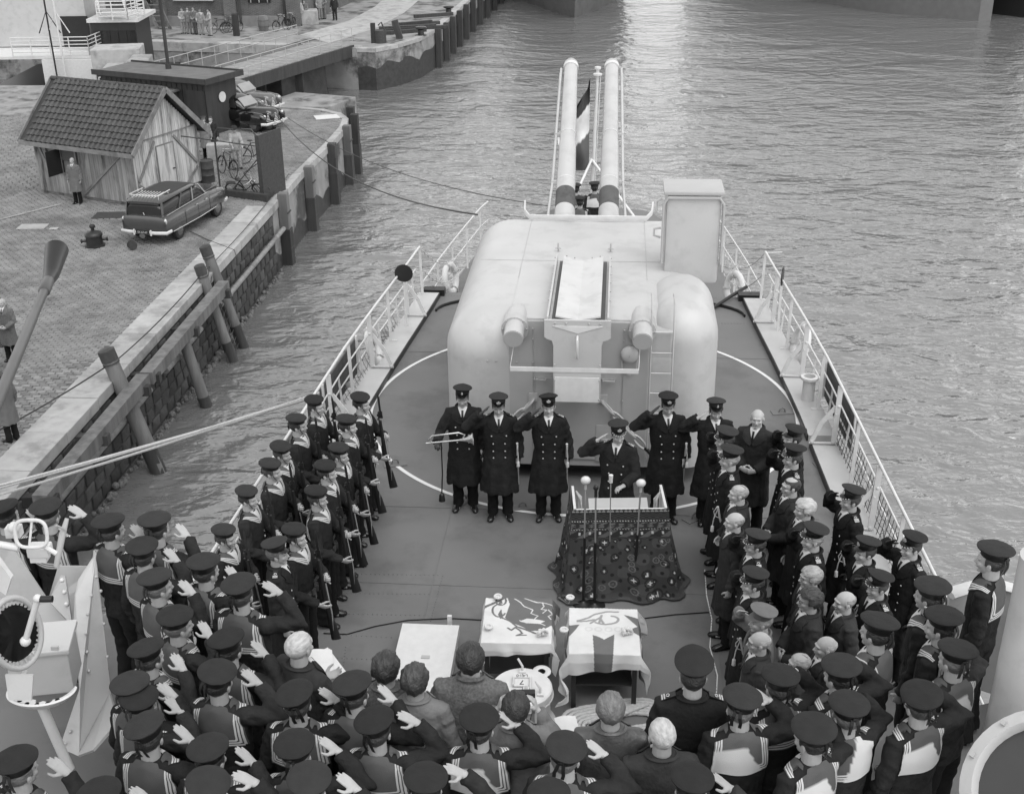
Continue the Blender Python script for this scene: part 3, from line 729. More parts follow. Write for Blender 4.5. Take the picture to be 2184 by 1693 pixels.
# barrels
gl=[SI(G(1204,462,2.42)),SI(G(1298,462,2.42))]; gm=[SI(AtY(1218,140,24.9)),SI(AtY(1305,140,24.9))]
M_boot=mat('grey gun boot canvas',.09,.7,.15,5,dirt=.3,dscale=6)
for a,b in zip(gl,gm):
    d=(b-a); bt=thing('gun_barrel',None,None) ; 
    bpy.data.objects.remove(bt)
    bm=NB(); q=lambda t:a+d*t
    tube(bm,[q(.12),q(.20),q(.45),q(.46),q(.75),q(.985)],[.165,.168,.155,.150,.140,.128],28); br=obj('gun_barrel',bm,M_turret,T,30)
    bm=NB(); tube(bm,[q(-.10),q(.035)],[.185,.178],28); tube(bm,[q(.035),q(.04)],[.178,.17],28); obj('barrel_sleeve',bm,M_turret,br,30)
    bm=NB(); tube(bm,[q(.034),q(.14)],[.172,.172],28); obj('barrel_boot',bm,M_boot,br,30)
    bm=NB(); tube(bm,[q(.975),q(.992)],[.148,.150],28); tube(bm,[q(.20),q(.203)],.172,28);tube(bm,[q(.50),q(.503)],.158,28); obj('barrel_band',bm,M_rail,br,30)
    bm=NB(); tube(bm,[q(.99),q(1.01),q(1.02)],[.134,.134,.11],24); obj('muzzle_cover',bm,M_tdark,br,30)
    sgn=-1 if a.x<0 else 1; sd=Vector((sgn,0,0))
    bm=NB()
    tube(bm,[q(.975)+sd*.19,q(.52)+sd*.22,q(.22)+sd*.235,q(-.06)+sd*.30],.024,8); tube(bm,[q(.96)+sd*.21+Vector((0,0,-.05)),q(.52)+sd*.235+Vector((0,0,-.05)),q(.2)+sd*.25],.016,8)
    for t in (.20,.505): box(bm,q(t)+sd*.20,(.10,.05,.07))
    obj('recoil_pipe',bm,M_turret,br,50)
# loading tray on the roof and its plate down the rear face
bm=NB(); V=[(-.36,-.22,2.58),(.36,-.22,2.58),(.36,-2.78,2.56),(-.36,-2.78,2.56)]
box(bm,(0,-1.5,2.515),(.80,2.62,.07)); obj('tray_frame',bm,M_turret,T)
bm=NB(); box(bm,(0,-1.46,2.556),(.71,2.50,.008)); obj('tray_recess',bm,mat('recess grey',.10,.6,.1),T)
bm=NB()
for s in (-1,1):
    A=[bm.verts.new((0,-.30,2.60)),bm.verts.new((s*.30,-.22,2.64)),bm.verts.new((s*.30,-2.72,2.64)),bm.verts.new((0,-2.72,2.58))]
    bm.faces.new(A if s<0 else A[::-1])
me=evalmods(bm,[('SOLIDIFY',dict(thickness=.02,offset=0))]); me.materials.append(mat('pale tray paint',.54,.4,.06,3,dirt=.12,dscale=4)); link('loading_tray',me,T)
for s in (-1,1):
    bm=NB(); box(bm,(s*.40,-1.5,2.60),(.025,2.62,.14)); obj('tray_side_plate',bm,M_turret,T)
bm=NB(); pr=[(-.44,2.64),(.44,2.64),(.44,2.40),(.40,2.37),(.34,2.35),(.32,2.28),(.32,1.46),(-.32,1.46),(-.32,2.28),(-.34,2.35),(-.40,2.37),(-.44,2.40)]
A=[bm.verts.new((x,-2.86,z)) for x,z in pr]; B=[bm.verts.new((x,-2.82,z)) for x,z in pr]; bm.faces.new(A); bm.faces.new(B[::-1])
for i in range(len(A)): bm.faces.new((A[i],A[(i+1)%len(A)],B[(i+1)%len(A)],B[i]))
obj('tray_end_plate',bm,M_turret,T)
bm=NB(); box(bm,(0,-2.64,2.1),(.5,.36,.9)); obj('hoist_casing',bm,M_tdark,T)
bm=NB(); box(bm,(0,-2.885,1.655),(.60,.02,.36)); obj('lower_cover_plate',bm,M_rail,T)
bm=NB(); tube(bm,[(0,-2.87,2.42),(0,-2.95,2.40),(0,-2.95,2.15),(0,-2.90,2.12)],.016,8); obj('tray_handle',bm,M_rail,T,60)
bm=NB(); pr=[(0,-2.87,2.42)]
A=[bm.verts.new(p) for p in ((-.33,-2.87,2.56),(0,-2.87,2.46),(.33,-2.87,2.56))]; bm.faces.new(A)
me=evalmods(bm,[('SOLIDIFY',dict(thickness=.012))]); me.materials.append(M_rail); link('tray_notch',me,T)
bolt=simple('bolt',lambda bm:ball(bm,(0,0,0),(.012,.012,.012),6),M_tdark,180)
bolts=[(s*.30,-2.90,z) for s in (-1,1) for z in (1.52,1.80,2.02)]+[(x,-2.87,2.60) for x in (-.3,-.15,.15,.3)]+[(s*.42,-.4-.36*i,2.68) for s in (-1,1) for i in range(6)]+[(s*.25,-.25,2.66) for s in(-1,1)]+[(s*.13,-.27,2.64) for s in(-1,1)]+[(s*.62,-2.45,z) for s in (-1,1) for z in (2.35,2.2,1.85,1.3,.95)]+[(-1.25,-2.43,1.85),(-1.13,-2.43,1.85),(-.85,-2.43,1.84)]
for b in bolts: o=link('bolt',bolt,T); o.location=b
# bar shelf
bm=NB(); tube(bm,[(-.85,-2.42,2.30),(-.90,-2.85,1.95),(.82,-2.85,1.95),(.84,-2.42,2.30)],.012,6); box(bm,(-.04,-2.86,1.93),(1.72,.014,.06)); obj('hanging_bar',bm,M_rail,T,50)
# ventilators
for x in (-.86,.86):
    vt=NB(); tube(vt,[(x,-1.5,2.28),(x,-1.9,2.34),(x,-2.2,2.37),(x,-2.42,2.37),(x,-2.52,2.36)],[.10,.16,.18,.185,.185],24); ve=obj('ventilator',vt,M_turret,T,40)
    bm=NB(); tube(bm,[(x,-2.50,2.39),(x,-2.78,2.33)],.135,24); obj('ventilator_cap',bm,M_turret,ve,30)
    bm=NB(); tube(bm,[(x,-2.775,2.33),(x,-2.79,2.327)],.125,24); obj('ventilator_lid',bm,M_tdark,ve,30)
    for a in range(0,360,45): o=link('bolt',bolt,ve); o.location=(x+.165*math.cos(R(a)),-2.53,2.37+.165*math.sin(R(a)))
# bell
bm=NB(); ball(bm,(.70,-2.50,2.02),(.125,.07,.125),24); bl=obj('alarm_bell',bm,M_turret,T,60)
bm=NB(); tube(bm,[(.60,-2.46,1.93),(.60,-2.50,1.80),(.70,-2.50,1.77),(.80,-2.50,1.80),(.80,-2.46,1.93)],.010,6); box(bm,(.70,-2.46,1.74),(.05,.04,.08)); obj('bell_bracket',bm,M_turret,bl,50)
o=link('bolt',bolt,bl); o.location=(.70,-2.575,2.02)
# ladder
for x in (.98,1.28):
    bm=NB(); pts=[(x,-2.05,2.72),(x,-2.2,2.78),(x,-2.42,2.72),(x,-2.52,2.50),(x,-2.52,.45),(x,-2.42,.42)]; tube(bm,pts,[(.012,.025)]*6,8); obj('ladder_rail',bm,M_turret,T,50)
for k in range(7):
    bm=NB(); tube(bm,[(.98,-2.52,2.36-.30*k),(1.28,-2.52,2.36-.30*k)],.011,8); obj('ladder_rung',bm,M_turret,T,60)
# doors, handles, hinges, chains
for x0,x1,z0,z1 in ((.26,.58,.35,.92),(-.62,-.26,.35,.95)):
    bm=NB(); box(bm,((x0+x1)/2,-2.445,(z0+z1)/2),(x1-x0,.03,z1-z0),bev=.01); obj('access_door',bm,M_tdark,T,30)
bm=NB(); box(bm,(-.03,-2.44,1.0),(1.1,.02,1.25)); obj('rear_door',bm,M_tdark,T)
for x,z in ((-.52,1.62),(.42,1.62),(.42,.72),(-.48,.72),(.05,1.38)):
    bm=NB(); tube(bm,[(x-.08,-2.44,z),(x-.08,-2.50,z),(x+.08,-2.50,z-.01),(x+.08,-2.44,z-.01)],.012,6); obj('door_handle',bm,M_turret,T,60)
for x,z in ((.50,1.0),(.50,.62),(-.60,1.0),(.62,.55)):
    bm=NB(); box(bm,(x,-2.46,z),(.08,.04,.05)); tube(bm,[(x+.03,-2.49,z-.06),(x+.03,-2.49,z+.06)],.018,8); obj('door_hinge',bm,M_turret,T,60)
for pts in (((.35,-2.5,1.30),(.95,-2.52,.62)),((-.62,-2.5,1.30),(-1.15,-2.5,.7))):
    a,b=Vector(pts[0]),Vector(pts[1]); bm=NB(); d=(b-a); up=Vector((0,1,0))
    n=4
    for i in range(n):
        c=a+d*((i+.5)/n); L=d.length/n*.62; dd=d.normalized(); s=dd.cross(up) if i%2 else up.copy()
        tube(bm,[c+dd*L*math.cos(t)+s*.045*math.sin(t) for t in [2*PI*k/14 for k in range(14)]],.017,6,closed=True)
    bar(bm,a+Vector((0,.03,.03)),a+Vector((0,.06,.03)),.12); obj('securing_chain',bm,M_turret,T,60)
bm=NB(); tube(bm,[(.95,-2.52,.62),(1.15,-2.52,.40)],.03,8); obj('chain_strut',bm,M_black,T,60)
for x in (-.42,.40):
    bm=NB(); tube(bm,[(x,.55,2.47),(x,.55,2.60)],.012,6); box(bm,(x,.55,2.515),(.09,.05,.012)); obj('lifting_eye',bm,M_tdark,T,60)
bm=NB()
for x in (-.62,.62): box(bm,(x,-2.434,1.4),(.006,.012,1.9))
for x in (-.95,.95): box(bm,(x,.9,2.462),(.007,3.2,.006))
box(bm,(0,.1,2.462),(3.2,.007,.006))
o=obj('plate_joint',bm,M_tdark,T); tag(o,kind='stuff')
# ============================================================ RAILINGS
def net(bm,a,b,c,d,nu,nv,r=.006):
    P=lambda s,t:(a.lerp(b,s)).lerp(d.lerp(c,s),t)
    for i in range(nu+1): 
        pts=[P(i/nu,j/nv)+Vector((0,0,-.03*math.sin(PI*j/nv)*(1+.5*math.sin(i*2.3)))) for j in range(nv+1)]; tube(bm,pts,r,4,cap=False)
    for j in range(nv+1):
        pts=[P(i/nu,j/nv)+Vector((.012*math.sin(i*1.9),0,-.03*math.sin(PI*j/nv)*(1+.5*math.sin(i*2.3)))) for i in range(nu+1)]; tube(bm,pts,r,4,cap=False)
def railing(sd,label):
    t=thing('ship_railing',label,'railing',SO,ANG,'deck edge railings')
    v1=4.9; v0=-9.5; E=lambda v,z,o=0.: Vector((sd*(hw(v)-.09+o),v,z))
    vs=[v1-1.23*k for k in range(12)]
    def rl(name,z,r,o=0.,a=v1,b=v0):
        bm=NB(); n=14; tube(bm,[E(a+(b-a)*i/n,z,o) for i in range(n+1)],r,8); obj(name,bm,M_rail,t,60)
    rl('top_rail',1.08,.021); rl('middle_rail',.62,.014,.10); rl('lower_rail',.30,.014,.16)
    for k,v in enumerate(vs):
        if k%2==1: # braced frame
            bm=NB(); bar(bm,E(v,.12,-.02),E(v,1.06),.075,.03,up=(0,1,0)); st=obj('stanchion',bm,M_rail,t)
            bm=NB(); bar(bm,E(v+.02,.14,-.34),E(v+.02,.45,-.22),.065,.022,up=(0,1,0)); bar(bm,E(v+.02,.44,-.222),E(v+.02,.72,-.03),.065,.022,up=(0,1,0)); obj('brace',bm,M_rail,st)
            bm=NB(); tube(bm,[E(v,.125,-.38),E(v,.125,.0)],.022,8); 
            for o_ in (-.34,-.03): ball(bm,E(v,.135,o_),.035,8); 
            obj('brace_pin',bm,M_kerb,st,60)
            bm=NB(); tube(bm,[E(v,.74,0),E(v+.05,.70,-.05),E(v-.02,.60,-.02)],.012,6); ball(bm,E(v,.74,0),.03,8); obj('clamp',bm,M_rail,st,60)
        else:
            bm=NB(); bar(bm,E(v,.104,-.02),E(v,1.06),.05,.02,up=(0,1,0)); box(bm,E(v,.108,-.02),(.22,.03,.012)); obj('stanchion',bm,M_rail,t)
        bm=NB(); bar(bm,E(v-.35,-.05,.05),E(v-.35,.62,.10),.03,.015,up=(0,1,0)); obj('outer_post',bm,M_rail,t)
    bm=NB(); 
    for a,b in ((-1.0,-9.4),): net(bm,E(a,.06,.03),E(b,.06,.03),E(b,.60,.12),E(a,.60,.12),60,5,.005)
    if sd<0: net(bm,E(3.2,.06,.03),E(-1,.06,.03),E(-1,.30,.15),E(3.2,.30,.15),28,2,.004)
    o=obj('safety_net',bm,M_net,t); tag(o,kind='stuff')
    # forward part, at the lower deck
    bm=NB(); vv=[5.2,6.5,7.8,9.1,10.4,11.0]; F=lambda v,z: Vector((sd*(hw(v)-.06),v,ZA+z))
    for z,r in ((1.05,.018),(.6,.013)): tube(bm,[F(v,z) for v in vv],r,6)
    obj('quarterdeck_rail',bm,M_rail,t,60)
    for v in vv[:-1]:
        bm=NB(); bar(bm,F(v,0),F(v,1.05),.04,.02,up=(0,1,0)); obj('stanchion',bm,M_rail,t)
    # yard arms and chain
    bm=NB(); a=E(v1,1.06); tube(bm,[a,a+Vector((sd*.32,.05,0))],.010,6); obj('rail_spur',bm,M_rail,t,60)
    bm=NB(); b=Vector((sd*(hw(6.9)-.5),6.9,.35))
    for z in (0,-.42):
        pts=[]; 
        for i in range(25):
            s=i/24; p=a.lerp(b,s)+Vector((0,0,z-.5*math.sin(PI*s)*.6)); pts.append(p+Vector((.008*(-1)**i,0,.008*(-1)**i)))
        tube(bm,pts,.011,5)
    obj('slack_chain',bm,M_chain,t,60)
    return t
railing(-1,'white painted deck railing along the left side of the ship, nearest the quay'); railing(1,'white painted deck railing along the right side of the ship, over open water')
# dark plank panels hung on the rail
for sd,v0,v1,lb in ((-1,-1.1,1.0,'dark plank panel hung outside the left railing behind the armed sailors'),(-1,-3.4,-1.4,'dark plank panel on the left railing, nearest the guard sailors'),(1,-1.7,.5,'dark plank panel hung outside the right railing')):
    t=thing('plank_panel',lb,'panel',SO,ANG,'plank panels on the railings')
    for k in range(5):
        z=.18+.125*k; bm=NB(); bar(bm,Vector((sd*(hw(v0)+.10),v0,z)),Vector((sd*(hw(v1)+.10),v1,z)),.025,.115); obj('plank',bm,M_plank,t)
    for v in (v0+.05,v1-.05):
        bm=NB(); bar(bm,Vector((sd*(hw(v)+.07),v,.08)),Vector((sd*(hw(v)+.07),v,.80)),.03,.06,up=(0,1,0)); obj('panel_batten',bm,M_rail,t)
def lifebuoy(loc,rot,lb):
    t=thing('lifebuoy',lb,'lifebuoy',loc,0,'lifebuoys on the railings'); t.rotation_euler=rot
    bm=NB(); tube(bm,[(.29*math.cos(a),.29*math.sin(a),0) for a in [2*PI*k/24 for k in range(24)]],[(.075,.06)]*24,10,closed=True); obj('ring',bm,M_white,t,60)
    bm=NB()
    for q in range(4):
        a=q*PI/2+.3; c=Vector((.29*math.cos(a),.29*math.sin(a),0)); s=Vector((math.cos(a),math.sin(a),0))
        tube(bm,[c+s*.085*math.cos(t_)+Vector((0,0,.072*math.sin(t_))) for t_ in [2*PI*k/10 for k in range(10)]],[(.012,.03)]*10,6,closed=True)
    obj('lashing',bm,M_rope,t,60); return t
lifebuoy(S(-3.0,6.7,-.2),(R(80),0,R(70)),'white lifebuoy on the left rail just behind the turret')
lifebuoy(S(2.95,6.4,-.2),(R(80),0,R(-70)),'white lifebuoy on the right rail just behind the turret')
lifebuoy(S(-3.68,1.6,.35),(R(75),0,R(85)),'white lifebuoy hung outside the left railing near the plank panel')
lifebuoy(S(3.72,2.2,.3),(R(75),0,R(-85)),'white lifebuoy hung outside the right railing beside the turret')
def disc(loc,rot,lb):
    t=thing('signal_disc',lb,'disc',loc,0,'black discs on posts'); bm=NB(); M=Matrix.Rotation(rot,4,'Z')@Matrix.Rotation(R(90),4,'X')
    lathe(bm,[(0,-.012),(.165,-.012),(.17,0),(.165,.012),(0,.012)],32,M=M); obj('disc_plate',bm,M_black,t,30)
    bm=NB(); bar(bm,(0,.03,-.2),(0,.03,-1.05),.045,.03,up=(0,1,0)); obj('disc_post',bm,M_rail,t); return t
disc(G(861,583,1.15),-.1,'round black disc on a post outside the left railing'); disc(G(1669,590,1.15),1.25,'black disc seen nearly edge on outside the right railing')
# bollards of the quarterdeck, grey hose
bm=NB(); a,b=G(1520,657,.06),G(1592,612,.12); tube(bm,[a,a.lerp(b,.5)+Vector((0,0,.01)),b],.035,8); tag(obj('boom',bm,M_black,None,60),'dark boom lying from the turret to the right waterway','boom')
bm=NB(); lathe(bm,[(.10,0),(.10,.35),(.14,.36),(.14,.40),(.09,.41),(.09,.2),(0,.2)],20); o=obj('mooring_pipe',bm,M_rail,None,40); o.location=S(3.62,.35,.1); tag(o,'short white open pipe by the right stanchions','pipe')
# ============================================================ PLATFORM of the spectators
bm=NB(); PF=[(-9,10.2),(-3.9,9.9),(-3.0,9.2),(-2.0,8.2),(-1.3,7.45),(1.9,7.2),(2.6,7.6),(3.2,8.2),(4.6,8.6),(5.2,8.0),(5.2,-4),(-9,-4)]
prism(bm,PF,ZP-.25,ZP); tag(obj('spectator_platform',bm,M_deck),kind='structure')
bm=NB(); prism(bm,[(-3.6,-3),(-3.6,7.6),(-1.4,6.9),(1.9,6.7),(3.4,7.3),(4.2,7.2),(4.2,-3)],.002,ZP-.25); tag(obj('deckhouse_wall',bm,M_tdark),kind='structure')
# bulwark at the right
bm=NB(); pts=[G(2024,1266,ZP+1.05),G(2069,1252,ZP+1.05),G(2130,1246,ZP+1.05),G(2184,1262,ZP+1.05),G(2230,1320,ZP+1.05),G(2260,1450,ZP+1.05)]
for a,b in zip(pts,pts[1:]): bar(bm,a-Vector((0,0,.55)),b-Vector((0,0,.55)),.03,1.05)
t=thing('bulwark','curved light grey bulwark with white top behind the sailors at the right edge','bulwark'); obj('bulwark_plate',bm,M_turret,t)
bm=NB(); tube(bm,[p for p in pts],[(.07,.035)]*len(pts),8); obj('bulwark_top',bm,M_white,t,50)
# round hood at the bottom right corner
t=thing('round_hood','big grey round hood with dark glass in the bottom right corner','hood'); c=AtY(2235,1690,5.6)
n_=(Vector((0,0,CAM_H))-c).normalized(); Mh=Matrix.Translation(c)@(n_*.6+Vector((-.4,0,.5))).normalized().to_track_quat('Z','Y').to_matrix().to_4x4()
bm=NB(); lathe(bm,[(.52,-.6),(.52,.0),(.50,.05),(.42,.07),(.40,.04),(.40,-.05)],40,M=Mh); obj('hood_rim',bm,M_turret,t,40)
bm=NB(); lathe(bm,[(.40,0.0),(0,.02)],40,M=Mh); obj('hood_glass',bm,mat('smoked glass',.05,.15,.1),t,40)
bm=NB()
for k in range(10): a=.3+k*.6; bar(bm,Mh@Vector((.46*math.cos(a),.46*math.sin(a),.06)),Mh@Vector((.46*math.cos(a),.46*math.sin(a),.085)),.03)
obj('rim_bolts',bm,M_tdark,t)
# light column at the right edge
bm=NB(); c=AtY(2205,1330,6.6); tube(bm,[c+Vector((0,0,.5)),c-Vector((0,0,1.6))],[.16,.19],24); tag(obj('stub_mast',bm,M_turret,None,50),'light grey column cut by the right edge','column')
# ============================================================ ANTI AIRCRAFT GUN at the left
t=thing('anti_aircraft_gun','pale grey gun mount with splinter shields, seat and hand wheel at the lower left','gun mount')
def plate(pts,th,name,m,parent):
    bm=NB(); bm.faces.new([bm.verts.new(p) for p in pts]); me=evalmods(bm,[('SOLIDIFY',dict(thickness=th,offset=0))]); me.materials.append(m); return link(name,me,parent)
A3=AtY
plate([A3(200,1173,8.3),A3(206,1205,8.25),A3(236,1480,7.9),A3(234,1500,7.85),A3(168,1612,7.5),A3(128,1594,7.55),A3(170,1470,7.7),A3(158,1330,8.0),A3(160,1270,8.1),A3(168,1235,8.2),A3(204,1180,8.3)],.02,'splinter_shield',M_turret,t)
plate([A3(236,1480,7.88),A3(252,1540,7.3),A3(200,1600,7.2),A3(168,1612,7.48)],.02,'shield_shade',M_tdark,t)  # darker added plate stands in for the shading at the shield's lower right
plate([A3(125,1206,8.6),A3(204,1207,8.6),A3(204,1240,8.55),A3(162,1330,8.5),A3(100,1290,8.55)],.02,'front_shield',M_turret,t)
plate([A3(-60,1150,8.3),A3(25,1162,8.4),A3(104,1281,8.4),A3(155,1335,8.35),A3(-60,1345,8.3)],.02,'side_shield',M_turret,t)
plate([A3(105,1280,8.3),A3(130,1227,8.35),A3(140,1228,8.35),A3(155,1332,8.2)],.02,'gusset_plate',M_turret,t)
for x,y in ((132,1237),(137,1262),(142,1288),(147,1311)):
    bm=NB(); ball(bm,A3(x,y,8.25),.02,8); obj('shield_bolt',bm,M_rail,t,60)
plate([A3(-20,1166,7.6),A3(26,1230,7.6),A3(15,1265,7.6),A3(-20,1240,7.6)],.05,'wedge_block',M_rail,t)
bm=NB(); c=A3(95,1410,7.3); box(bm,c,(.42,.34,.34),rz=.15,bev=.01); obj('ammunition_box',bm,M_turret,t)
bm=NB(); box(bm,c+Vector((0,0,.19)),(.46,.38,.04),rz=.15,bev=.01); obj('box_lid',bm,M_turret,t)
for x,y,Yq in ((205,1230,8.2),(195,1270,8.1),(187,1310,8.0),(184,1350,7.95),(186,1390,7.9),(190,1430,7.85),(150,1560,7.6),(140,1585,7.55),(215,1260,8.15),(222,1330,8.05),(229,1400,7.95)):
    bm=NB(); ball(bm,A3(x,y,Yq-.03),.014,6); obj('shield_bolt',bm,M_tdark,t,60)
bm=NB(); tube(bm,[A3(60,1300,7.9),A3(90,1330,7.8),A3(88,1380,7.5),A3(120,1440,7.2)],.010,6); obj('firing_cable',bm,M_black,t,60)
for x,y in ((75,1385),(118,1385)):
    bm=NB(); box(bm,A3(x,y,7.15),(.05,.02,.06)); obj('box_latch',bm,M_tdark,t)
# hand wheel ring
c=A3(34,1350,6.6); bm=NB(); nrm=Vector((.85,-.5,.2)).normalized(); Mr=Matrix.Translation(c)@nrm.to_track_quat('Z','Y').to_matrix().to_4x4()
tube(bm,[Mr@Vector((.20*math.cos(a)*.9,.24*math.sin(a),0)) for a in [2*PI*k/32 for k in range(32)]],.020,10,closed=True); hwh=obj('training_wheel',bm,M_tdark,t,60)
bm=NB(); lathe(bm,[(.19,-.01),(0,-.01)],32,M=Mr); obj('wheel_disc',bm,M_black,hwh)
bm=NB()
for k in range(36): a=2*PI*k/36; bar(bm,Mr@Vector((.155*math.cos(a),.19*math.sin(a),.0)),Mr@Vector((.18*math.cos(a),.215*math.sin(a),.0)),.012)
tag(obj('wheel_teeth',bm,M_tdark,hwh),kind='stuff')
bm=NB(); tube(bm,[A3(54,1367,6.5),A3(80,1278,6.5)],.02,8); ball(bm,A3(54,1367,6.5),.035,10); ball(bm,A3(80,1276,6.5),.028,10); ck=obj('crank_arm',bm,M_rail,t,60)
bm=NB(); tube(bm,[A3(82,1277,6.5),A3(112,1277,6.5)],.022,10); obj('crank_grip',bm,M_black,ck,60)
bm=NB(); tube(bm,[A3(54,1430,6.6),A3(40,1455,6.5),A3(20,1465,6.4)],.014,8); obj('cable_conduit',bm,M_rail,t,60)
bm=NB(); bar(bm,A3(140,1405,7.6),A3(168,1405,7.7),.03); bar(bm,A3(142,1402,7.6),A3(140,1430,7.55),.03); obj('shield_bracket',bm,M_rail,t)
# seat
c=A3(88,1502,6.6); bm=NB()
def seatf(u,v):
    a=-PI*.05+u*PI*1.1; r=.23*(.25+.75*v); return c+Vector((r*math.cos(a+PI),r*math.sin(a+PI)*.75+.05,.10*v*v-.02))
grid(bm,seatf,24,5); me=evalmods(bm,[('SOLIDIFY',dict(thickness=.015))]); shade(me,40); me.materials.append(M_rail); st=link('gunner_seat',me,t)
bm=NB()
for k in range(6):
    a=.35+k*.42; p=c+Vector((.165*math.cos(a+PI),.165*math.sin(a+PI)*.75+.05,.05)); lathe(bm,[(.016,.0),(0,.0)],10,c=p+Vector((0,0,.012)))
obj('seat_hole',bm,M_black,st)
bm=NB(); tube(bm,[c+Vector((0,0,0)),c+Vector((.04,.02,-.3)),c+Vector((.10,.0,-.55))],.035,8); obj('seat_post',bm,M_rail,st,60)
plate([A3(12,1437,6.2),A3(72,1438,6.2),A3(68,1492,6.15),A3(20,1492,6.15)],.02,'seat_back',M_turret,st)
# ring sight
c=A3(66,1138,5.9); bm=NB(); q=[]
for k in range(28):
    a=2*PI*k/28; ca,sa=math.cos(a),math.sin(a); q.append(c+Vector((.088*math.copysign(abs(ca)**.6,ca),.02*sa,.076*math.copysign(abs(sa)**.6,sa))))
tube(bm,q,.011,8,closed=True); tube(bm,[c+Vector((.01,.02,.07)),c+Vector((-.015,-.02,-.07))],.007,6); sg=obj('ring_sight',bm,M_white,t,60)
bm=NB(); tube(bm,[A3(-20,1158,5.9),A3(40,1168,5.9)],.022,8); ball(bm,A3(30,1125,5.95),.035,10); box(bm,A3(30,1132,6.0),(.08,.06,.06)); obj('sight_arm',bm,M_rail,sg,60)
bm=NB(); box(bm,A3(85,1172,5.95),(.12,.09,.06),bev=.01); box(bm,A3(85,1185,5.95),(.09,.07,.05)); tube(bm,[A3(95,1165,5.9),A3(120,1180,5.9)],.014,8); obj('sight_mechanism',bm,M_rail,sg,40)
bm=NB(); tube(bm,[A3(143,1105,6.3),A3(133,1140,6.25),A3(120,1208,6.2)],[.012,.02,.016],8); tube(bm,[A3(120,1120,6.2),A3(140,1130,6.25)],.007,6); obj('sight_strut',bm,M_tdark,sg,60)
# barrel
a=A3(-70,1010,5.3); b=A3(103,600,8.6); e=A3(121,533,9.15); d=(b-a).normalized()
bm=NB(); tube(bm,[a-d*1.2,a,b-d*.9,b-d*.88,b-d*.25],[.036,.034,.033,.030,.030],20); tube(bm,[b-d*.27,b-d*.25,b,b+d*.02],[.032,.042,.042,.04],20); bb=obj('gun_barrel',bm,mat('dark gun metal grey',.075,.45,.1,6,dirt=.1),t,40)
bm=NB(); tube(bm,[b+d*.01,b+d*.2,e],[.042,.058,.088],24,cap=False); tube(bm,[e,b+d*.2,b+d*.1],[.080,.056,.04],24,cap=False); obj('flash_hider',bm,M_black,bb,50)
bm=NB(); q_=a-d*1.15+Vector((-.55,0,0)); box(bm,q_+Vector((.2,0,-.05)),(.7,.4,.3)); tube(bm,[q_,Vector((q_.x,q_.y,ZP))],.2,16); obj('gun_cradle',bm,M_tdark,t)
# ============================================================ FLAGSTAFF AND ENSIGN
t=thing('flagstaff','thin pale flagstaff standing at the stern between the two gun barrels','flagstaff'); fb=Vector((2.1,31.0,ZA)); ft=AtY(1275,152,31.0)
bm=NB(); tube(bm,[fb,fb.lerp(ft,.5),ft],[.05,.045,.035],12); obj('staff',bm,M_rail,t,50)
bm=NB(); lathe(bm,[(.03,0),(.11,.02),(.11,.06),(.04,.08),(.04,.16),(.08,.17),(.08,.22),(0,.24)],16,c=ft-Vector((0,0,.12))); obj('truck',bm,M_rail,t,50)
bm=NB(); tube(bm,[ft+Vector((.07,-.02,-.1)),fb+Vector((.09,-.02,.9))],.010,6); obj('halyard',bm,M_rail,t)
bm=NB(); tube(bm,[fb+Vector((0,0,1.6)),fb+Vector((-.9,-1.4,.1))],.035,8); tube(bm,[fb+Vector((0,0,1.6)),fb+Vector((1.3,-1.6,.1))],.035,8); obj('staff_strut',bm,M_rail,t,50)
bm=NB(); V={}
zt=AtY(1268,165,31).z; zb=AtY(1268,372,31).z; Hh=zt-zb
def ens(u,v): # u from the staff outwards, v downwards
    wv=(.10+.62*math.sin(min(1,v*1.9)*PI/2)*(1-.25*max(0,v-.6)))
    x=-.05-wv*u*(1-.12*math.sin(v*9)); y=-.10+.10*math.sin(u*9+v*3)+.05*math.sin(v*14); z=zt-Hh*(v*.93+.10*u*(1-v)+.06*u)
    return Vector((2.08+x,31.0+y,z))
VV=grid(bm,ens,20,40); me=bpy.data.meshes.new('ensign'); ca_vals=[]
bm.to_mesh(me); bm.free(); ca=me.color_attributes.new('print','FLOAT_COLOR','POINT'); k=0
for i in range(21):
    for j in range(41):
        s=j/40-.18*(i/20); c_=.035 if s<.27 else (.68 if s<.60 else .085)
        ca.data[k].color=(c_,c_,c_,1); k+=1
shade(me); M_flag=vmat('flag bunting',.8); me.materials.append(M_flag); tag(link('ensign',me),'large three banded ensign hanging limp from the flagstaff between the barrels','flag')
# ============================================================ LECTERN, CARPET, MICROPHONES
t=thing('lectern','white wooden lectern box hidden under a patterned carpet in front of the speaker','lectern'); LZ=1.12; yf=12.86; yb=13.42; xl=.72; xr=1.84
for nm,a,b in (('side_panel',(xl,yf,.0),(xl+.03,yb,LZ+.02)),('side_panel',(xr-.03,yf,0),(xr,yb,LZ+.02)),('front_panel',(xl+.03,yf,0),(xr-.03,yf+.03,LZ)),('shelf',(xl+.03,yf+.03,.78),(xr-.03,yb,.81))):
    a,b=Vector(a),Vector(b); bm=NB(); box(bm,(a+b)/2,b-a); obj(nm,bm,M_white,t)
bm=NB(); box(bm,(1.28,13.12,.90),(.50,.2,.18)); obj('desk_block',bm,M_tdark,t)
bm=NB(); box(bm,(1.28,13.12,1.0),(.72,.30,.03),rx=.25); box(bm,(1.28,12.985,.97),(.72,.02,.07)); obj('reading_desk',bm,M_tdark,t)
rnd=random.Random(5)
motifs=[(rnd.uniform(.03,.97),rnd.uniform(.33,.97),rnd.choice((0,1,2,3)),rnd.uniform(.018,.035)) for _ in range(95)]
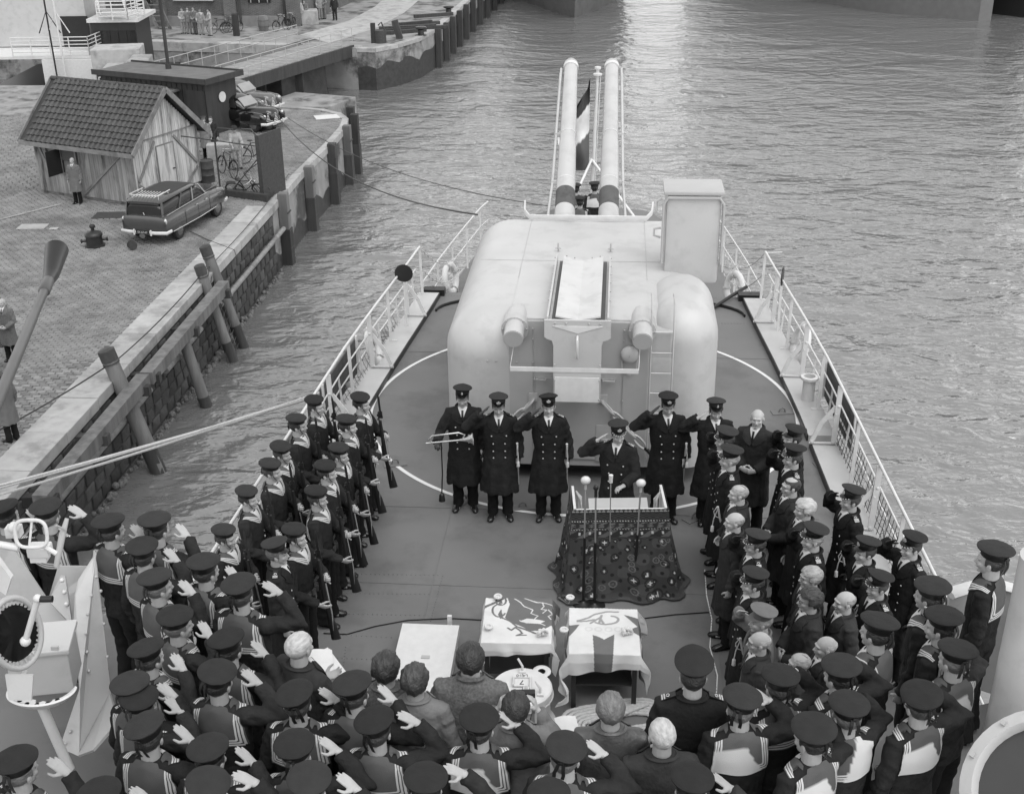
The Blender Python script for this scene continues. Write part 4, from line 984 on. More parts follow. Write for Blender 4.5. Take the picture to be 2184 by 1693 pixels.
def carpet_col(u,v):
    du=u*3.05; dv=v*1.35
    if v<.035: return .30 if (math.sin(du*95)+math.sin(v*900))>.1 else .03
    if v<.05: return .02
    if v<.33:
        w=(v-.05)/.28
        if abs(w-.30)<.025 or abs(w-.62)<.02: return .45 if math.sin(du*150)>.3 else .02
        if .35<w<.58: return .16 if math.sin(du*26+3*math.sin(w*20))*math.sin(w*50+du*18)>.25 else .025
        if .66<w<.92: 
            if math.sin(du*42)>.80 and .72<w<.82: return .5
            return .10 if math.sin(du*21+w*14)>.3 else .02
        return .05 if math.sin(du*60)*math.sin(w*70)>0 else .02
    c=.045+.02*(math.sin(du*13)*math.sin(dv*15)>.35)
    if math.sin(du*30)*math.sin(dv*31)>.72: c=.012
    for mu,mv,k,r in motifs:
        x=(mu-u)*3.05; y=(mv-v)*1.35; d=math.hypot(x,y)
        if d<r*2.3:
            a=math.atan2(y,x)
            if k==0: 
                if d<r*.9*abs(math.cos(2.0*a))+.003: return .62
                if d>r*1.8: return .012
            elif k==1:
                if abs(x)<r*.55 and abs(y)<r*.9 and not(x>0 and y>0): return .58
                if d>r*1.5: return .015
            elif k==2:
                if r*1.2<d<r*1.7: return .14
                if d<r*.5: return .10
            else:
                if abs(x)+abs(y)<r*1.6 and abs(x)+abs(y)>r: return .012
                if d<r*.4: return .5
    return c
bm=NB(); NU,NVv=300,170
def carp(u,v):
    fl=v**1.3; s=u*3.05-.45   # along left side, front, right side
    X0,X1=xl-.02-.15*fl,xr+.02+.19*fl; Y0=yf-.02-.24*fl; Y1=yb+.05
    W_=X1-X0; D_=Y1-Y0; per=D_*2+W_; q=u*per
    if q<D_: p=Vector((X0,Y1-q,0)); n=Vector((-1,0,0)); e=min(q,D_-q)
    elif q<D_+W_: p=Vector((X0+q-D_,Y0,0)); n=Vector((0,-1,0)); e=min(q-D_,D_+W_-q)
    else: p=Vector((X1,Y0+q-D_-W_,0)); n=Vector((1,0,0)); e=min(q-D_-W_,per-q)
    rip=fl*(.035*math.sin(u*46)+.03*math.sin(u*23+1)+.02*noise.noise(Vector((u*30,v*5,2))))
    c=Vector(((X0+X1)/2,(Y0+Y1)/2,0)); rr=.0
    if e<.15: p+= (c-p).normalized()*(.15-e)*.35*fl
    bot=max(0,v-.9)/.1
    p+=n*(rip+.07*bot*bot); z=LZ+.015-(LZ)*min(1,v*1.03)+.02*noise.noise(Vector((u*18,0,5)))*bot
    p.z=max(.012+.02*bot,z); return p
grid(bm,carp,NU,NVv); me=bpy.data.meshes.new('carpet'); bm.to_mesh(me); bm.free(); ca=me.color_attributes.new('print','FLOAT_COLOR','POINT')
cols=np.ones((len(me.vertices),4)); k=0
for i in range(NU+1):
    for j in range(NVv+1): c_=carpet_col(i/NU,j/NVv); cols[k,:3]=c_; k+=1
ca.data.foreach_set('color',cols.ravel()); shade(me); M_carpet=vmat('woven carpet',.95,.5,160); me.materials.append(M_carpet)
cp=tag(link('carpet',me),'dark oriental carpet with small white flower motifs draped over the lectern','carpet')
bm=NB()
for bx,by in ((xl+.05,13.25),(xr-.05,13.2)):
    for k in range(9): tube(bm,[(bx,by,LZ+.04),(bx+.02*math.sin(k)+.05*(1 if bx<1 else -1),by-.03+.008*k,LZ-.06),(bx+.03*math.cos(k)+.05*(1 if bx<1 else -1),by-.06+.012*k,LZ-.24)],.008,5)
tag(obj('carpet_fringe',bm,M_rope,cp),kind='stuff')
M_chrome=mat('dull chrome',.55,.25,.05,metal=.7)
def mic(px,py,tx,ty,kind,lb):
    a=G(px,py); Y=a.y; top=AtY(tx,ty,Y); t=thing('microphone_stand',lb,'microphone',a,0,'microphones before the lectern'); tp=top-a
    bm=NB(); lathe(bm,[(.13,0),(.13,.015),(.03,.035),(.016,.05)],20); obj('stand_foot',bm,M_black,t,40)
    bm=NB(); tube(bm,[(0,0,.03),tp*.55],.017 if kind!='thin' else .008,8); obj('lower_tube',bm,M_black if kind!='thin' else M_chrome,t,60)
    bm=NB(); tube(bm,[tp*.54,tp-Vector((0,0,.06))],.011 if kind!='thin' else .007,8); obj('upper_tube',bm,M_chrome,t,60)
    bm=NB()
    if kind=='round': ball(bm,tp,(.055,.048,.052),16); hd=obj('microphone_head',bm,M_rail,t,60); bm=NB(); tube(bm,[tp+Vector((.056*math.cos(a_),.0,.053*math.sin(a_))) for a_ in [2*PI*k/20 for k in range(20)]],.004,5,closed=True); tube(bm,[tp-Vector((0,0,.05)),tp-Vector((0,0,.12))],.016,8); obj('head_ring',bm,M_tdark,hd,60)
    elif kind=='thin': tube(bm,[tp+Vector((0,0,.02)),tp-Vector((0,0,.08))],[.026,.022],10); obj('microphone_head',bm,M_rail,t,60)
    else: ball(bm,tp,(.032,.032,.04),12); tube(bm,[tp,tp-Vector((0,0,.12))],.018,8); obj('microphone_head',bm,M_black,t,60)
mic(1244,1288,1249,1024,'round','leftmost microphone with a round pale head in front of the lectern'); mic(1268,1292,1271,1040,'dark','second microphone from the left with a small dark head'); mic(1299,1262,1303,1016,'thin','tall thin microphone stand right in front of the speaker'); mic(1351,1268,1367,1030,'round','rightmost microphone with a round pale head by the lectern')
# ============================================================ TABLES WITH FLAGS
def inpoly(x,y,P_):
    c=False; n=len(P_)
    for i in range(n):
        x1,y1=P_[i]; x2,y2=P_[(i+1)%n]
        if (y1>y)!=(y2>y) and x<(x2-x1)*(y-y1)/(y2-y1)+x1: c=not c
    return c
def seg_d(x,y,a,b):
    ax,ay=a;bx,by=b; dx,dy=bx-ax,by-ay; t_=max(0,min(1,((x-ax)*dx+(y-ay)*dy)/(dx*dx+dy*dy+1e-9))); return math.hypot(x-ax-t_*dx,y-ay-t_*dy)
def poly_d(x,y,P_): return min(seg_d(x,y,a,b) for a,b in zip(P_,P_[1:]))
def arc(cx,cy,rx,ry,a0,a1,n=14): return [(cx+rx*math.cos(R(a0+(a1-a0)*i/n)),cy+ry*math.sin(R(a0+(a1-a0)*i/n))) for i in range(n+1)]
DK,WH,MG=.13,.62,.28
# left flag: dark field at the far right with ragged white outlines, white cloth in front
dark1=[(-.13,.42),(-.10,.30),(-.12,.16),(-.14,.05),(-.10,-.02),(.02,-.10),(.14,-.20),(.26,-.20),(.36,-.10),(.62,-.02),(.62,.55),(-.05,.55)]
wl=[[(-.06,.42),(.02,.34),(.06,.26),(.16,.20),(.14,.14),(.22,.08),(.18,.0)],[(.05,.42),(.12,.38),(.2,.34),(.26,.33),(.33,.30),(.4,.26)],[(.26,.33),(.28,.26),(.25,.22),(.31,.2),(.27,.14)],[(.33,.2),(.38,.12),(.33,.08),(.36,.02)],[(.02,-.0),(.12,-.06),(.2,-.05),(.3,-.1)]]
lp1=[arc(-.20,.36,.055,.085,0,360),arc(-.21,.18,.075,.12,80,330),[(-.18,.05),(-.08,-.02),(0,-.12),(.10,-.18),(.2,-.24)],[(-.10,-.14),(-.06,-.18),(-.02,-.13),(.03,-.18),(.06,-.24),(.0,-.28),(.1,-.27)]]
wpoly=[(.02,-.02),(.10,-.07),(.24,-.08),(.30,-.03),(.2,.0),(.1,.03)]
def flag1(x,y):
    for L in wl:
        if poly_d(x,y,L)<.006: return WH
    if inpoly(x,y,wpoly): return WH
    for L in lp1:
        if poly_d(x,y,L)<.011: return DK
    if inpoly(x,y,[(-.22,.10),(-.19,.2),(-.16,.05),(-.19,.02)]) or inpoly(x,y,[(-.23,.30),(-.2,.42),(-.18,.32)]): return DK
    if inpoly(x,y,dark1): return DK
    if inpoly(x,y,[(-.62,-.02),(-.62,.06),(-.12,.47),(-.14,.42)]): return DK
    return WH
def flag2(x,y):
    if inpoly(x,y,[(-.12,-.08),(0.0,-.16),(.11,-.06),(.06,-.9),(-.10,-.9)]): return DK
    if inpoly(x,y,[(.22,.30),(.42,.22),(.9,-.25),(.9,-.5),(.26,.02),(.36,.08)]): return DK
    if inpoly(x,y,[(-.26,.10),(-.38,.09),(-.9,-.35),(-.9,-.6),(-.42,-.20)]): return DK
    if inpoly(x,y,[(-.14,.42),(.0,.44),(.0,.9),(-.2,.9)]): return DK
    for L in (arc(.02,.20,.14,.075,-140,60),[(-.28,.18),(-.16,.24),(-.10,.30),(.02,.34),(.16,.36)],[(-.14,.14),(-.04,.24),(.0,.14)],[(-.05,.14),(-.02,.28)],[(-.28,.16),(-.1,.2)]):
        if poly_d(x,y,L)<.014: return MG
    for cx in (-.16,-.06,.05,.15):
        if abs(math.hypot(x-cx,y-.03)-.035)<.010: return .55
    return WH
def flag_table(loc,rz,fsize,fc,frot,fn,lt,lf,seed):
    t=thing('side_table',lt,'table',loc,rz,'tables carrying flags'); tw,td,th=.36,.40,.72
    bm=NB(); box(bm,(0,0,th-.015),(tw*2,td*2,.03),bev=.012); obj('tabletop',bm,mat('pale table top',.40,.6,.1,4),t)
    for sx in (-1,1):
        for sy in (-1,1): bm=NB(); box(bm,(sx*(tw-.04),sy*(td-.04),(th-.03)/2),(.05,.05,th-.03)); obj('leg',bm,mat('dark stained wood',.02,.5,.2,6),t)
    for sx in (-1,1): bm=NB(); box(bm,(sx*(tw-.04),0,th-.09),(.03,td*2-.14,.10)); obj('apron',bm,mat('dark stained wood',.02),t)
    bm=NB(); box(bm,(0,0,.28),(tw*2-.12,td*2-.12,.02)); obj('shelf',bm,mat('dark stained wood',.02),t)
    bm=NB(); n=240; cf=math.cos(frot); sf=math.sin(frot)
    cols=[]
    def f(u,v):
        a=(u-.5)*fsize[0]; b=(v-.5)*fsize[1]; x=fc[0]+a*cf-b*sf; y=fc[1]+a*sf+b*cf; cols.append(fn(x,y))
        ox=max(0,abs(x)-tw-.015); oy=max(0,abs(y)-td-.015); dr=ox*.85+oy if oy>0 else ox*.85; sx=1 if x>0 else -1; sy=1 if y>0 else -1
        X=max(-tw-.015,min(tw+.015,x)); Yq=max(-td-.015,min(td+.015,y)); k=min(1,dr/.35)
        rp=noise.noise(Vector((x*3.2+seed,y*3.2,0)))
        fold=math.sin((x if oy>ox else y)*19+seed+2*rp)
        both=min(ox,oy)
        X+=sx*(min(ox,.10)*.22+both*.75*(.5+.5*math.sin(both*20))+ (.028*fold*k if ox>0 or oy>0 else 0)*(0 if oy>ox else 1)); Yq+=sy*(min(oy,.10)*.22+both*.35)+(.03*fold*k if oy>ox else 0)*1.0
        z=th+.006-dr*(.93)+ (.022*max(0,noise.noise(Vector(((x+y)*4+seed,(x-y)*1.6,2))))**1.0+.010*abs(noise.noise(Vector((x*6+seed,y*6,1))))+.012*max(0,noise.noise(Vector((x*2.5+seed,y*5,4)))) if dr==0 else 0)
        if dr>0: z=min(z,th+.006)
        return Vector((X,Yq,max(z,.02)))
    grid(bm,f,n,n); me=bpy.data.meshes.new('draped_flag'); bm.to_mesh(me); bm.free(); ca=me.color_attributes.new('print','FLOAT_COLOR','POINT')
    cc=np.ones((len(cols),4)); cc[:,:3]=np.array(cols)[:,None]; ca.data.foreach_set('color',cc.ravel()); shade(me); me.materials.append(M_flag)
    o=link('draped_flag',me); o.location=loc; o.rotation_euler=(0,0,rz); tag(o,lf,'flag','flags draped over the tables'); return t
L1=G(1104,1322,.73); L2=G(1288,1345,.73)
flag_table((L1.x,L1.y,0),ANG*.6,(1.50,1.02),(.0,-.05),.10,flag1,'left side table under the lion flag, shelf showing','white flag with a ragged dark emblem draped over the left table',1.0)
flag_table((L2.x,L2.y,0),ANG*.6,(1.62,1.14),(-.02,-.06),.13,flag2,'right side table under the white flag with dark bars','white flag with dark bars and a grey emblem draped over the right table',4.0)
for k,(x,y,m_) in enumerate(((1062,1274,0),(1042,1338,0),(1216,1276,0),(1203,1345,0))):
    bm=NB(); lathe(bm,[(.022,.0),(.045,.004),(.050,.02),(.042,.03),(.026,.026),(.022,.01)],20); o=obj('ring_weight',bm,M_rail,None,50); o.location=G(x,y,.755); tag(o,['pale ring weight at the back corner of the left table','pale ring weight at the front corner of the left table','pale ring weight at the back corner of the right table','pale ring weight at the front corner of the right table'][k],'ring','ring weights on the flags')
for k,(x,y) in enumerate(((1157,1352),(1338,1350))):
    bm=NB()
    for j in range(14):
        ball(bm,(random.uniform(-.05,.05),random.uniform(-.03,.03),random.uniform(.02,.06)),random.uniform(.014,.026),6)
    box(bm,(0,0,.012),(.12,.05,.024),rz=.3); o=obj('ornament',bm,mat('chalky white plaster',.6,.8,.25,30),None,60); o.location=G(x,y,.76); tag(o,['small white ornament on the left flag','small curved ornament on the right flag'][k],'ornament','ornaments on the flags')
# white cover board
c=G(905,1390,.25); t=thing('white_cover','flat white painted wooden cover lying on the deck left of the tables','cover',(c.x,c.y,0),ANG)
bm=NB(); box(bm,(0,-.15,.16),(.66,1.35,.10),rx=R(4),bev=.006); obj('cover_board',bm,M_white,t)
for s in (-1,1):
    bm=NB(); box(bm,(s*.29,-.15,.06),(.05,1.2,.12)); obj('skid',bm,M_white,t)
bm=NB(); box(bm,(.02,-.05,.222),(.095,.05,.008),rx=R(4)); obj('label_plate',bm,M_tdark,t)
bm=NB(); box(bm,(.21,.58,.22),(.05,.04,.24)); obj('upright_lug',bm,M_white,t)
# ventilator drum with marking
c=G(1113,1462,.52); t=thing('deck_ventilator','round grey deck ventilator lid with clamps marked L4J10 and 7','ventilator',(c.x,c.y,0),ANG*.5)
bm=NB(); lathe(bm,[(.36,0),(.36,.05),(.30,.06),(.29,.40),(.33,.42)],40); obj('ventilator_trunk',bm,M_tdark,t,40)
bm=NB(); lathe(bm,[(.31,.42),(.315,.43),(.315,.50),(.30,.515),(0,.53)],40); lid=obj('ventilator_lid',bm,M_rail,t,40)
bm=NB(); 
for a in range(13): pass
tube(bm,[(.20+.07*math.cos(x)*1.0,.27+.075*math.sin(x),.50) for x in [2*PI*k/20 for k in range(20)]],[(.03,.012)]*20,8,closed=True); obj('lifting_ear',bm,M_rail,t,40)
for a in (90,215,325):
    A=R(a); p=Vector((.235*math.cos(A),.235*math.sin(A),.53)); bm=NB(); box(bm,p,(.07,.07,.02)); tube(bm,[p,p+Vector((0,0,.06)),p+Vector((-.05,.05,.12))],.013,8); obj('clamp_handle',bm,M_rail,t,60)
bm=NB(); box(bm,(0,.11,.556),(.19,.055,.02)); obj('name_plate',bm,M_rail,lid)
bm=NB(); box(bm,(0,.02,.545),(.17,.12,.012)); obj('number_plate',bm,M_white,lid)
bm=NB(); tube(bm,[(-.085,.085,.56),(-.09,-.05,.57)],.010,6); tube(bm,[(.085,.085,.56),(.09,-.05,.58),(.10,-.22,.60)],.012,6); obj('locking_bar',bm,M_rail,t,60)
def text(s,size,loc,rot,m,parent,name='lettering'):
    cu=bpy.data.curves.new(name,'FONT'); cu.body=s; cu.size=size; cu.align_x='CENTER'; cu.align_y='CENTER'; cu.extrude=.001; o=bpy.data.objects.new(name,cu); COL.objects.link(o); bpy.context.view_layer.update()
    me=bpy.data.meshes.new_from_object(o.evaluated_get(bpy.context.evaluated_depsgraph_get())); bpy.data.objects.remove(o); me.materials.append(m); q=link(name,me,parent); q.location=loc; q.rotation_euler=rot; return q
text('L4J10',.055,(0,.11,.5675),(0,0,PI),M_black,lid); text('7',.10,(0,.02,.5525),(0,0,PI),M_black,lid)
# rope fake
bm=NB(); c=G(1320,1545,.0); n=90
for k in range(6):
    rr=.045*k
    pts=[]
    for i in range(n):
        a=2*PI*i/n; X=(.60-rr)*math.copysign(abs(math.cos(a))**.75,math.cos(a)); Yy=(.34-rr)*math.copysign(abs(math.sin(a))**.8,math.sin(a))
        Yy+=.05*math.sin(X*5); pts.append(Vector((c.x+X,c.y+Yy,.025+.004*math.sin(i*.9+k))))
    tube(bm,pts,[.021+.003*(i%2) for i in range(n)],8,closed=True)
for k in range(4):
    o_=Vector((c.x-.30+.045*k,c.y-.36,.055)); tube(bm,[o_,o_+Vector((.08,.3,.02)),o_+Vector((.25,.48,.0)),o_+Vector((.5,.62,.0))],.021,8)
tag(obj('rope_coil',bm,M_rope,None,60),'thick pale rope faked down flat in loops on the deck behind the flag tables','rope')
# cable
bm=NB(); P_=[(690,1350),(740,1352),(800,1335),(870,1322),(960,1318),(1035,1322)]; tube(bm,[G(a,b,.01) for a,b in P_],.007,6); P2=[(1375,1318),(1440,1310),(1512,1305)]; tube(bm,[G(a,b,.01) for a,b in P2],.007,6); tag(obj('microphone_cable',bm,M_black,None,60),'thin black cable snaking across the deck behind the tables','cable')
# chalk line
bm=NB(); P_=[G(1503,1215),G(1507,1270),G(1518,1320),G(1514,1380),G(1530,1440),G(1527,1500)]
for a,b in zip(P_,P_[1:]): bar(bm,a+Vector((0,0,.004)),b+Vector((0,0,.004)),.012,.004)
tag(obj('chalk_line',bm,M_paint),kind='structure')
# ============================================================ QUAY
M_cob=mat('worn granite setts',.20,.75,.28,7,.3,60,rnd=.30,dirt=.25,dscale=.8); M_joint=mat('dirty quay joints',.05,.95,.3,10,.4,40)
M_cobs=mat('granite setts field',.20,.75,.30,2.2,.35,60,dirt=.35,dscale=.45)
M_cope=mat('pale granite coping',.36,.8,.15,3,.3,40,dirt=.3,dscale=1.2,rnd=.12); M_wall=mat('wet quay masonry',.06,.7,.4,3,.6,12,dirt=.5,dscale=1.5,rnd=.4)
M_conc=mat('stained concrete quay wall',.26,.85,.25,1.2,.5,12,dirt=.75,dscale=.55); M_slime=mat('dark tidal band',.035,.6,.4,4,.5,14)
M_timb=mat('old grey timber',.16,.8,.35,5,.6,30,stretch=(1,1,.12),dirt=.3,rnd=.2); M_timd=mat('dark tarred timber',.035,.7,.4,6,.5,30,stretch=(1,1,.12),rnd=.3)
M_iron=mat('rusty dark iron',.045,.6,.3,10,.3,40); M_cast=mat('black cast iron',.018,.4,.2,8)
EDGE=[(-11.95,10),(-11.1,20.5),(-10.42,28.17),(-8.93,45.17),(-8.58,50.0),(-7.98,55.28),(-7.72,58.6),(-7.8,60.2),(-8.3,61.5),(-9.2,62.4),(-10.6,63.0),(-13.5,63.8),(-40,68)]
def ex(y):
    for (x0,y0),(x1,y1) in zip(EDGE,EDGE[1:]):
        if y0<=y<=y1: return x0+(x1-x0)*(y-y0)/(y1-y0)
    return EDGE[0][0]
bm=NB(); prism(bm,EDGE+[(-60,68),(-60,10)],-9,ZQ-.03)
for f in bm.faces: f.material_index=0 if f.normal.z>.5 else (2 if f.calc_center_median().y<45 else 1)
QY=tag(obj('quay',bm,None,mats=[M_joint,M_conc,M_wall]),kind='structure')
# coping stones along the edge
def coping(pts,w,name,L,m,z=ZQ,th=.30,parent=None,jit=.01):
    acc=0; 
    for (x0,y0),(x1,y1) in zip(pts,pts[1:]):
        a,b=Vector((x0,y0,0)),Vector((x1,y1,0)); d=b-a; ln=d.length; d.normalize(); nn=Vector((-d.y,d.x,0)); n=max(1,round(ln/L))
        for i in range(n):
            p=a+d*(ln*i/n+.012); q=a+d*(ln*(i+1)/n-.012); dz=random.uniform(-jit,jit)
            bm=NB(); c=(p+q)/2+nn*(w/2-.05); box(bm,(c.x,c.y,z-th/2+.03+dz),((q-p).length,w,th),rz=math.atan2(d.y,d.x),bev=.018); obj(name,bm,m,parent)
coping(EDGE[1:4],1.0,'coping_stone',2.1,M_cope,parent=QY); coping(EDGE[3:12],.32,'coping_stone',1.6,M_cope,parent=QY)
# setts: nearest as stones, the rest as one field
sett=[]
for k in range(4):
    bm=NB(); box(bm,(0,0,0),(.215,.125,.09),bev=.018)
    for v in bm.verts: v.co+=Vector((random.uniform(-.006,.006),random.uniform(-.006,.006),random.uniform(-.005,.005)))
    me=bpy.data.meshes.new('sett'); bm.to_mesh(me); bm.free(); shade(me,50); me.materials.append(M_cob); sett.append(me)
cells=[]; y=21.0; r_=0
while y<62.2:
    x=ex(y)-(1.0 if y<45.2 else .35)-.12; lim=-(.425*y+1.6)
    step=.235 if y<48 else .30
    x-=(.11 if r_%2 else 0)
    while x>lim:
        cells.append((x,y)); x-=step
    y+=.142 if y<48 else .20; r_+=1
cells=[c for c in cells if not(c[1]>61.2 and c[0]>-9.3)]
def sunk(x,y): return .035*noise.noise(Vector((x*.25,y*.25,0)))
near=sorted(cells,key=lambda c: c[0]**2+c[1]**2)[:290]; ns_=set(near)
for (x,y) in near:
    o=link('sett',random.choice(sett),QY); o.location=(x,y,ZQ-.045+random.uniform(-.01,.012)); o.rotation_euler=(random.uniform(-.05,.05),random.uniform(-.05,.05),.03+random.uniform(-.05,.05)+(PI if random.random()<.5 else 0))
verts=[];faces=[]
for (x,y) in cells:
    if (x,y) in ns_: continue
    hx,hy=(.108,.063) if y<48 else (.138,.09); z=ZQ+random.uniform(-.012,.010); an=.03+random.uniform(-.04,.04); ca_,sa_=math.cos(an),math.sin(an); b=len(verts); tl=[random.uniform(-.006,.006) for _ in range(4)]
    for ins,dz in ((0,-.03),(.016,0)):
        for q,(sx,sy) in enumerate(((-1,-1),(1,-1),(1,1),(-1,1))):
            u,v=sx*(hx-ins),sy*(hy-ins); verts.append((x+u*ca_-v*sa_,y+u*sa_+v*ca_,z+dz+tl[q]))
    for k in range(4): faces.append((b+k,b+(k+1)%4,b+4+(k+1)%4,b+4+k))
    faces.append((b+4,b+5,b+6,b+7))
me=bpy.data.meshes.new('setts'); me.from_pydata(verts,[],faces); me.materials.append(M_cobs); tag(link('setts',me,QY),kind='stuff')
# masonry blocks of the old wall
blk=[]
for k in range(5):
    bm=NB(); box(bm,(0,0,0),(.12,.56,.33),bev=.03)
    for v in bm.verts: v.co+=Vector((random.uniform(-.02,.02),random.uniform(-.015,.015),random.uniform(-.015,.015)))
    me=bpy.data.meshes.new('wall_stone'); bm.to_mesh(me); bm.free(); me.materials.append(M_wall); blk.append(me)
for r in range(6):
    y=22.0+(.3 if r%2 else 0)
    while y<45.0:
        o=link('wall_stone',random.choice(blk),QY); o.location=(ex(y)-.03,y,ZQ-.50-.37*r); o.rotation_euler=(random.uniform(-.04,.04),random.uniform(-.1,.1),-.087+random.uniform(-.04,.04)); y+=.60 if r<4 else .62
bm=NB()
for (x0,y0),(x1,y1) in zip(EDGE[3:12],EDGE[4:13]):
    a=Vector((x0,y0,-7.0)); b=Vector((x1,y1,-7.0)); 
    nrm=Vector((b.y-a.y,a.x-b.x,0)).normalized(); a+=nrm*.02; b+=nrm*.02
    n=10
    for i in range(n):
        p=a.lerp(b,i/n); q=a.lerp(b,(i+1)/n); h1=.75+.6*noise.noise(p*.9); h2=.75+.6*noise.noise(q*.9)
        bm.faces.new([bm.verts.new(v) for v in (p-Vector((0,0,.8)),q-Vector((0,0,.8)),q+Vector((0,0,h2)),p+Vector((0,0,h1)))])
obj('tidal_band',bm,M_slime,QY)
bm=NB(); y=22.
pts=[Vector((ex(q)+.14,q,-7.0)) for q in [22+.25*i for i in range(93)]]
for p in pts:
    for k in range(2): ball(bm,p+Vector((random.uniform(-.05,.1),random.uniform(-.1,.1),random.uniform(-.05,.12))),random.uniform(.04,.11),6)
tag(obj('weed_fringe',bm,mat('weed and foam fringe',.13,.8,.6,30),QY),kind='stuff')
# piles
def pile(top,foot,r,lb,cap=True):
    w=G(foot[0],foot[1],ZW); tp=AtY(top[0],top[1],w.y+.15); d=(tp-w)
    t=thing('mooring_pile',lb,'pile',(w.x,w.y,ZW-1),0,'timber piles along the quay'); w0=Vector((0,0,0)); base=Vector((w.x,w.y,ZW-1)); a=w-d.normalized()*1.2-base; b=tp-base
    bm=NB(); tube(bm,[a,a.lerp(b,.3),a.lerp(b,.6),b-d.normalized()*.0],[r,r*1.02,r*.97,r*.98],12)
    me_=bm
    for v in bm.verts: v.co+=Vector((1,0,0))*.02*noise.noise(v.co*2.3+Vector((top[0],0,0)))
    obj('pile_trunk',bm,M_timb,t,50)
    bm=NB(); tube(bm,[a,a.lerp(b,.42)],[r*1.03,r*1.045],12); obj('wet_foot',bm,M_timd,t,50)
    if cap:
        bm=NB(); e=d.normalized(); tube(bm,[b-e*.28,b+e*.02,b+e*.06],[r*1.09,r*1.09,r*.7],10); obj('pile_cap',bm,M_iron,t,40)
        bm=NB(); tube(bm,[b-e*.36,b-e*.33],r*1.12,10); obj('iron_band',bm,M_iron,t,40)
    return base+a,base+b
a1,b1=pile((437,527),(519,740),.18,'leaning timber pile beside the iron ladder, rear one of the pair'); a2,b2=pile((425,568),(497,770),.165,'leaning timber pile with pointed top in front of the iron ladder')
a3,b3=pile((226,748),(338,1005),.205,'thick leaning timber pile with iron cap nearest the armed sailors'); a4,b4=pile((385,706),(440,866),.17,'short dark timber pile under the middle of the waling beam',False)
pile((118,1005),(165,1105),.14,'thin dark timber pile behind the saluting sailors at lower left',False)
t=thing('quay_ladder','iron rung ladder between the two leaning piles','ladder')
for k in range(13):
    f=.30+k*.052; bm=NB(); tube(bm,[a1.lerp(b1,f)+Vector((-.05,0,0)),a2.lerp(b2,f)+Vector((.05,0,0))],.014,6); obj('rung',bm,M_iron,t,60)
# waling beams
for (ya,yb,lb) in ((23.5,30.0,'thick grey timber waling beam in front of the quay wall, nearer part'),(30.1,37.3,'thick grey timber waling beam in front of the quay wall, by the ladder')):
    t=thing('waling_beam',lb,'timber beam'); bm=NB(); bar(bm,(ex(ya)+.55,ya,ZQ-.30),(ex(yb)+.50,yb,ZQ-.30),.34,.34); obj('beam',bm,M_timb,t)
    for yy in (ya+.3,(ya+yb)/2,yb-.4): bm=NB(); bar(bm,(ex(yy)-.0,yy,ZQ-.42),(ex(yy)+.8,yy,ZQ-.42),.22,.26); obj('cross_timber',bm,M_timd,t)
for k,(ya,yb) in enumerate(((22.5,31),(32.3,35.5),(37.5,45.8))):
    bm=NB(); tube(bm,[(ex(y_)+.22,y_,ZQ-1.05) for y_ in (ya,(ya+yb)/2,yb)],.09,10); tube(bm,[(ex(ya+1)+.22,ya+1,ZQ-1.05),(ex(ya+1.1)+.22,ya+1.1,ZQ-1.05)],.12,10)
    tag(obj('fender_pipe',bm,mat('pale weathered spar',.22,.7,.3,5,dirt=.3),None,50),['round spar hung along the quay wall below the nearer waling beam','round spar hung along the quay wall between the two pile groups','round spar hung along the quay wall under the estate car'][k],'spar','round spars along the quay wall')
# fender posts of the pier
for k,(y_,dz) in enumerate(((46.2,.1),(50.6,.0),(54.6,.0),(57.9,.05),(59.9,.15),(60.9,.3))):
    t=thing('fender_post','x','fender post',(ex(y_)+.20+(.15 if k>3 else 0),y_,ZQ),-.1,'timber fender posts on the pier wall'); bm=NB(); box(bm,(0,0,-1.4+dz/2),(.36,.40,3.1+dz),bev=.03); obj('post',bm,M_timb if k in(0,1,3) else M_timd,t)
    bm=NB(); box(bm,(.01,0,-2.1),(.40,.44,1.9),bev=.03); obj('wet_post_foot',bm,M_timd,t)
    for z in (-.5,-1.2,-1.9): bm=NB(); box(bm,(.19,0,z),(.05,.44,.05)); obj('bolt_plate',bm,M_iron,t)
    t['label']=['timber fender post at the pier corner under the gate pillar','second timber fender post from the gate pillar','third timber fender post from the gate pillar','fourth timber fender post, with iron steps','dark timber fender post just before the pier head','outermost dark timber fender post at the pier head'][k]
# bollard on the setts
def bollard(loc,s,lb,kind=0):
    t=thing('bollard',lb,'bollard',loc,.3,'iron bollards'); t.scale=(s,s,s); bm=NB()
    if kind==0:
        lathe(bm,[(.34,0),(.34,.04),(.28,.06),(.27,.34),(.30,.36),(.30,.42),(.25,.47),(.12,.51),(.06,.55),(.055,.62),(.09,.64),(.10,.70),(.08,.74),(0,.75)],24); obj('bollard_body',bm,M_cast,t,50)
        for s_ in (-1,1): bm=NB(); tube(bm,[(s_*.25,0,.20),(s_*.40,0,.20)],.045,10); ball(bm,(s_*.42,0,.20),(.04,.075,.075),10); obj('side_horn',bm,M_cast,t,60)
    else: lathe(bm,[(.42,0),(.40,.05),(.24,.08),(.21,.40),(.42,.50),(.46,.56),(.40,.62),(0,.64)],24); obj('bollard_body',bm,M_cast,t,50)
bollard(G(203,524,ZQ),1.0,'squat black bollard with side horns standing on the setts left of the estate car')
bollard(G(570,277,ZQ),1.05,'mushroom bollard next to the front car, nearer of the two',1); bollard(G(585,262,ZQ),1.0,'mushroom bollard next to the front car, farther of the two',1)
c=G(283,532,ZQ); t=thing('cable_reel','small cable reel lying on the setts behind the estate car','reel',c,.6)
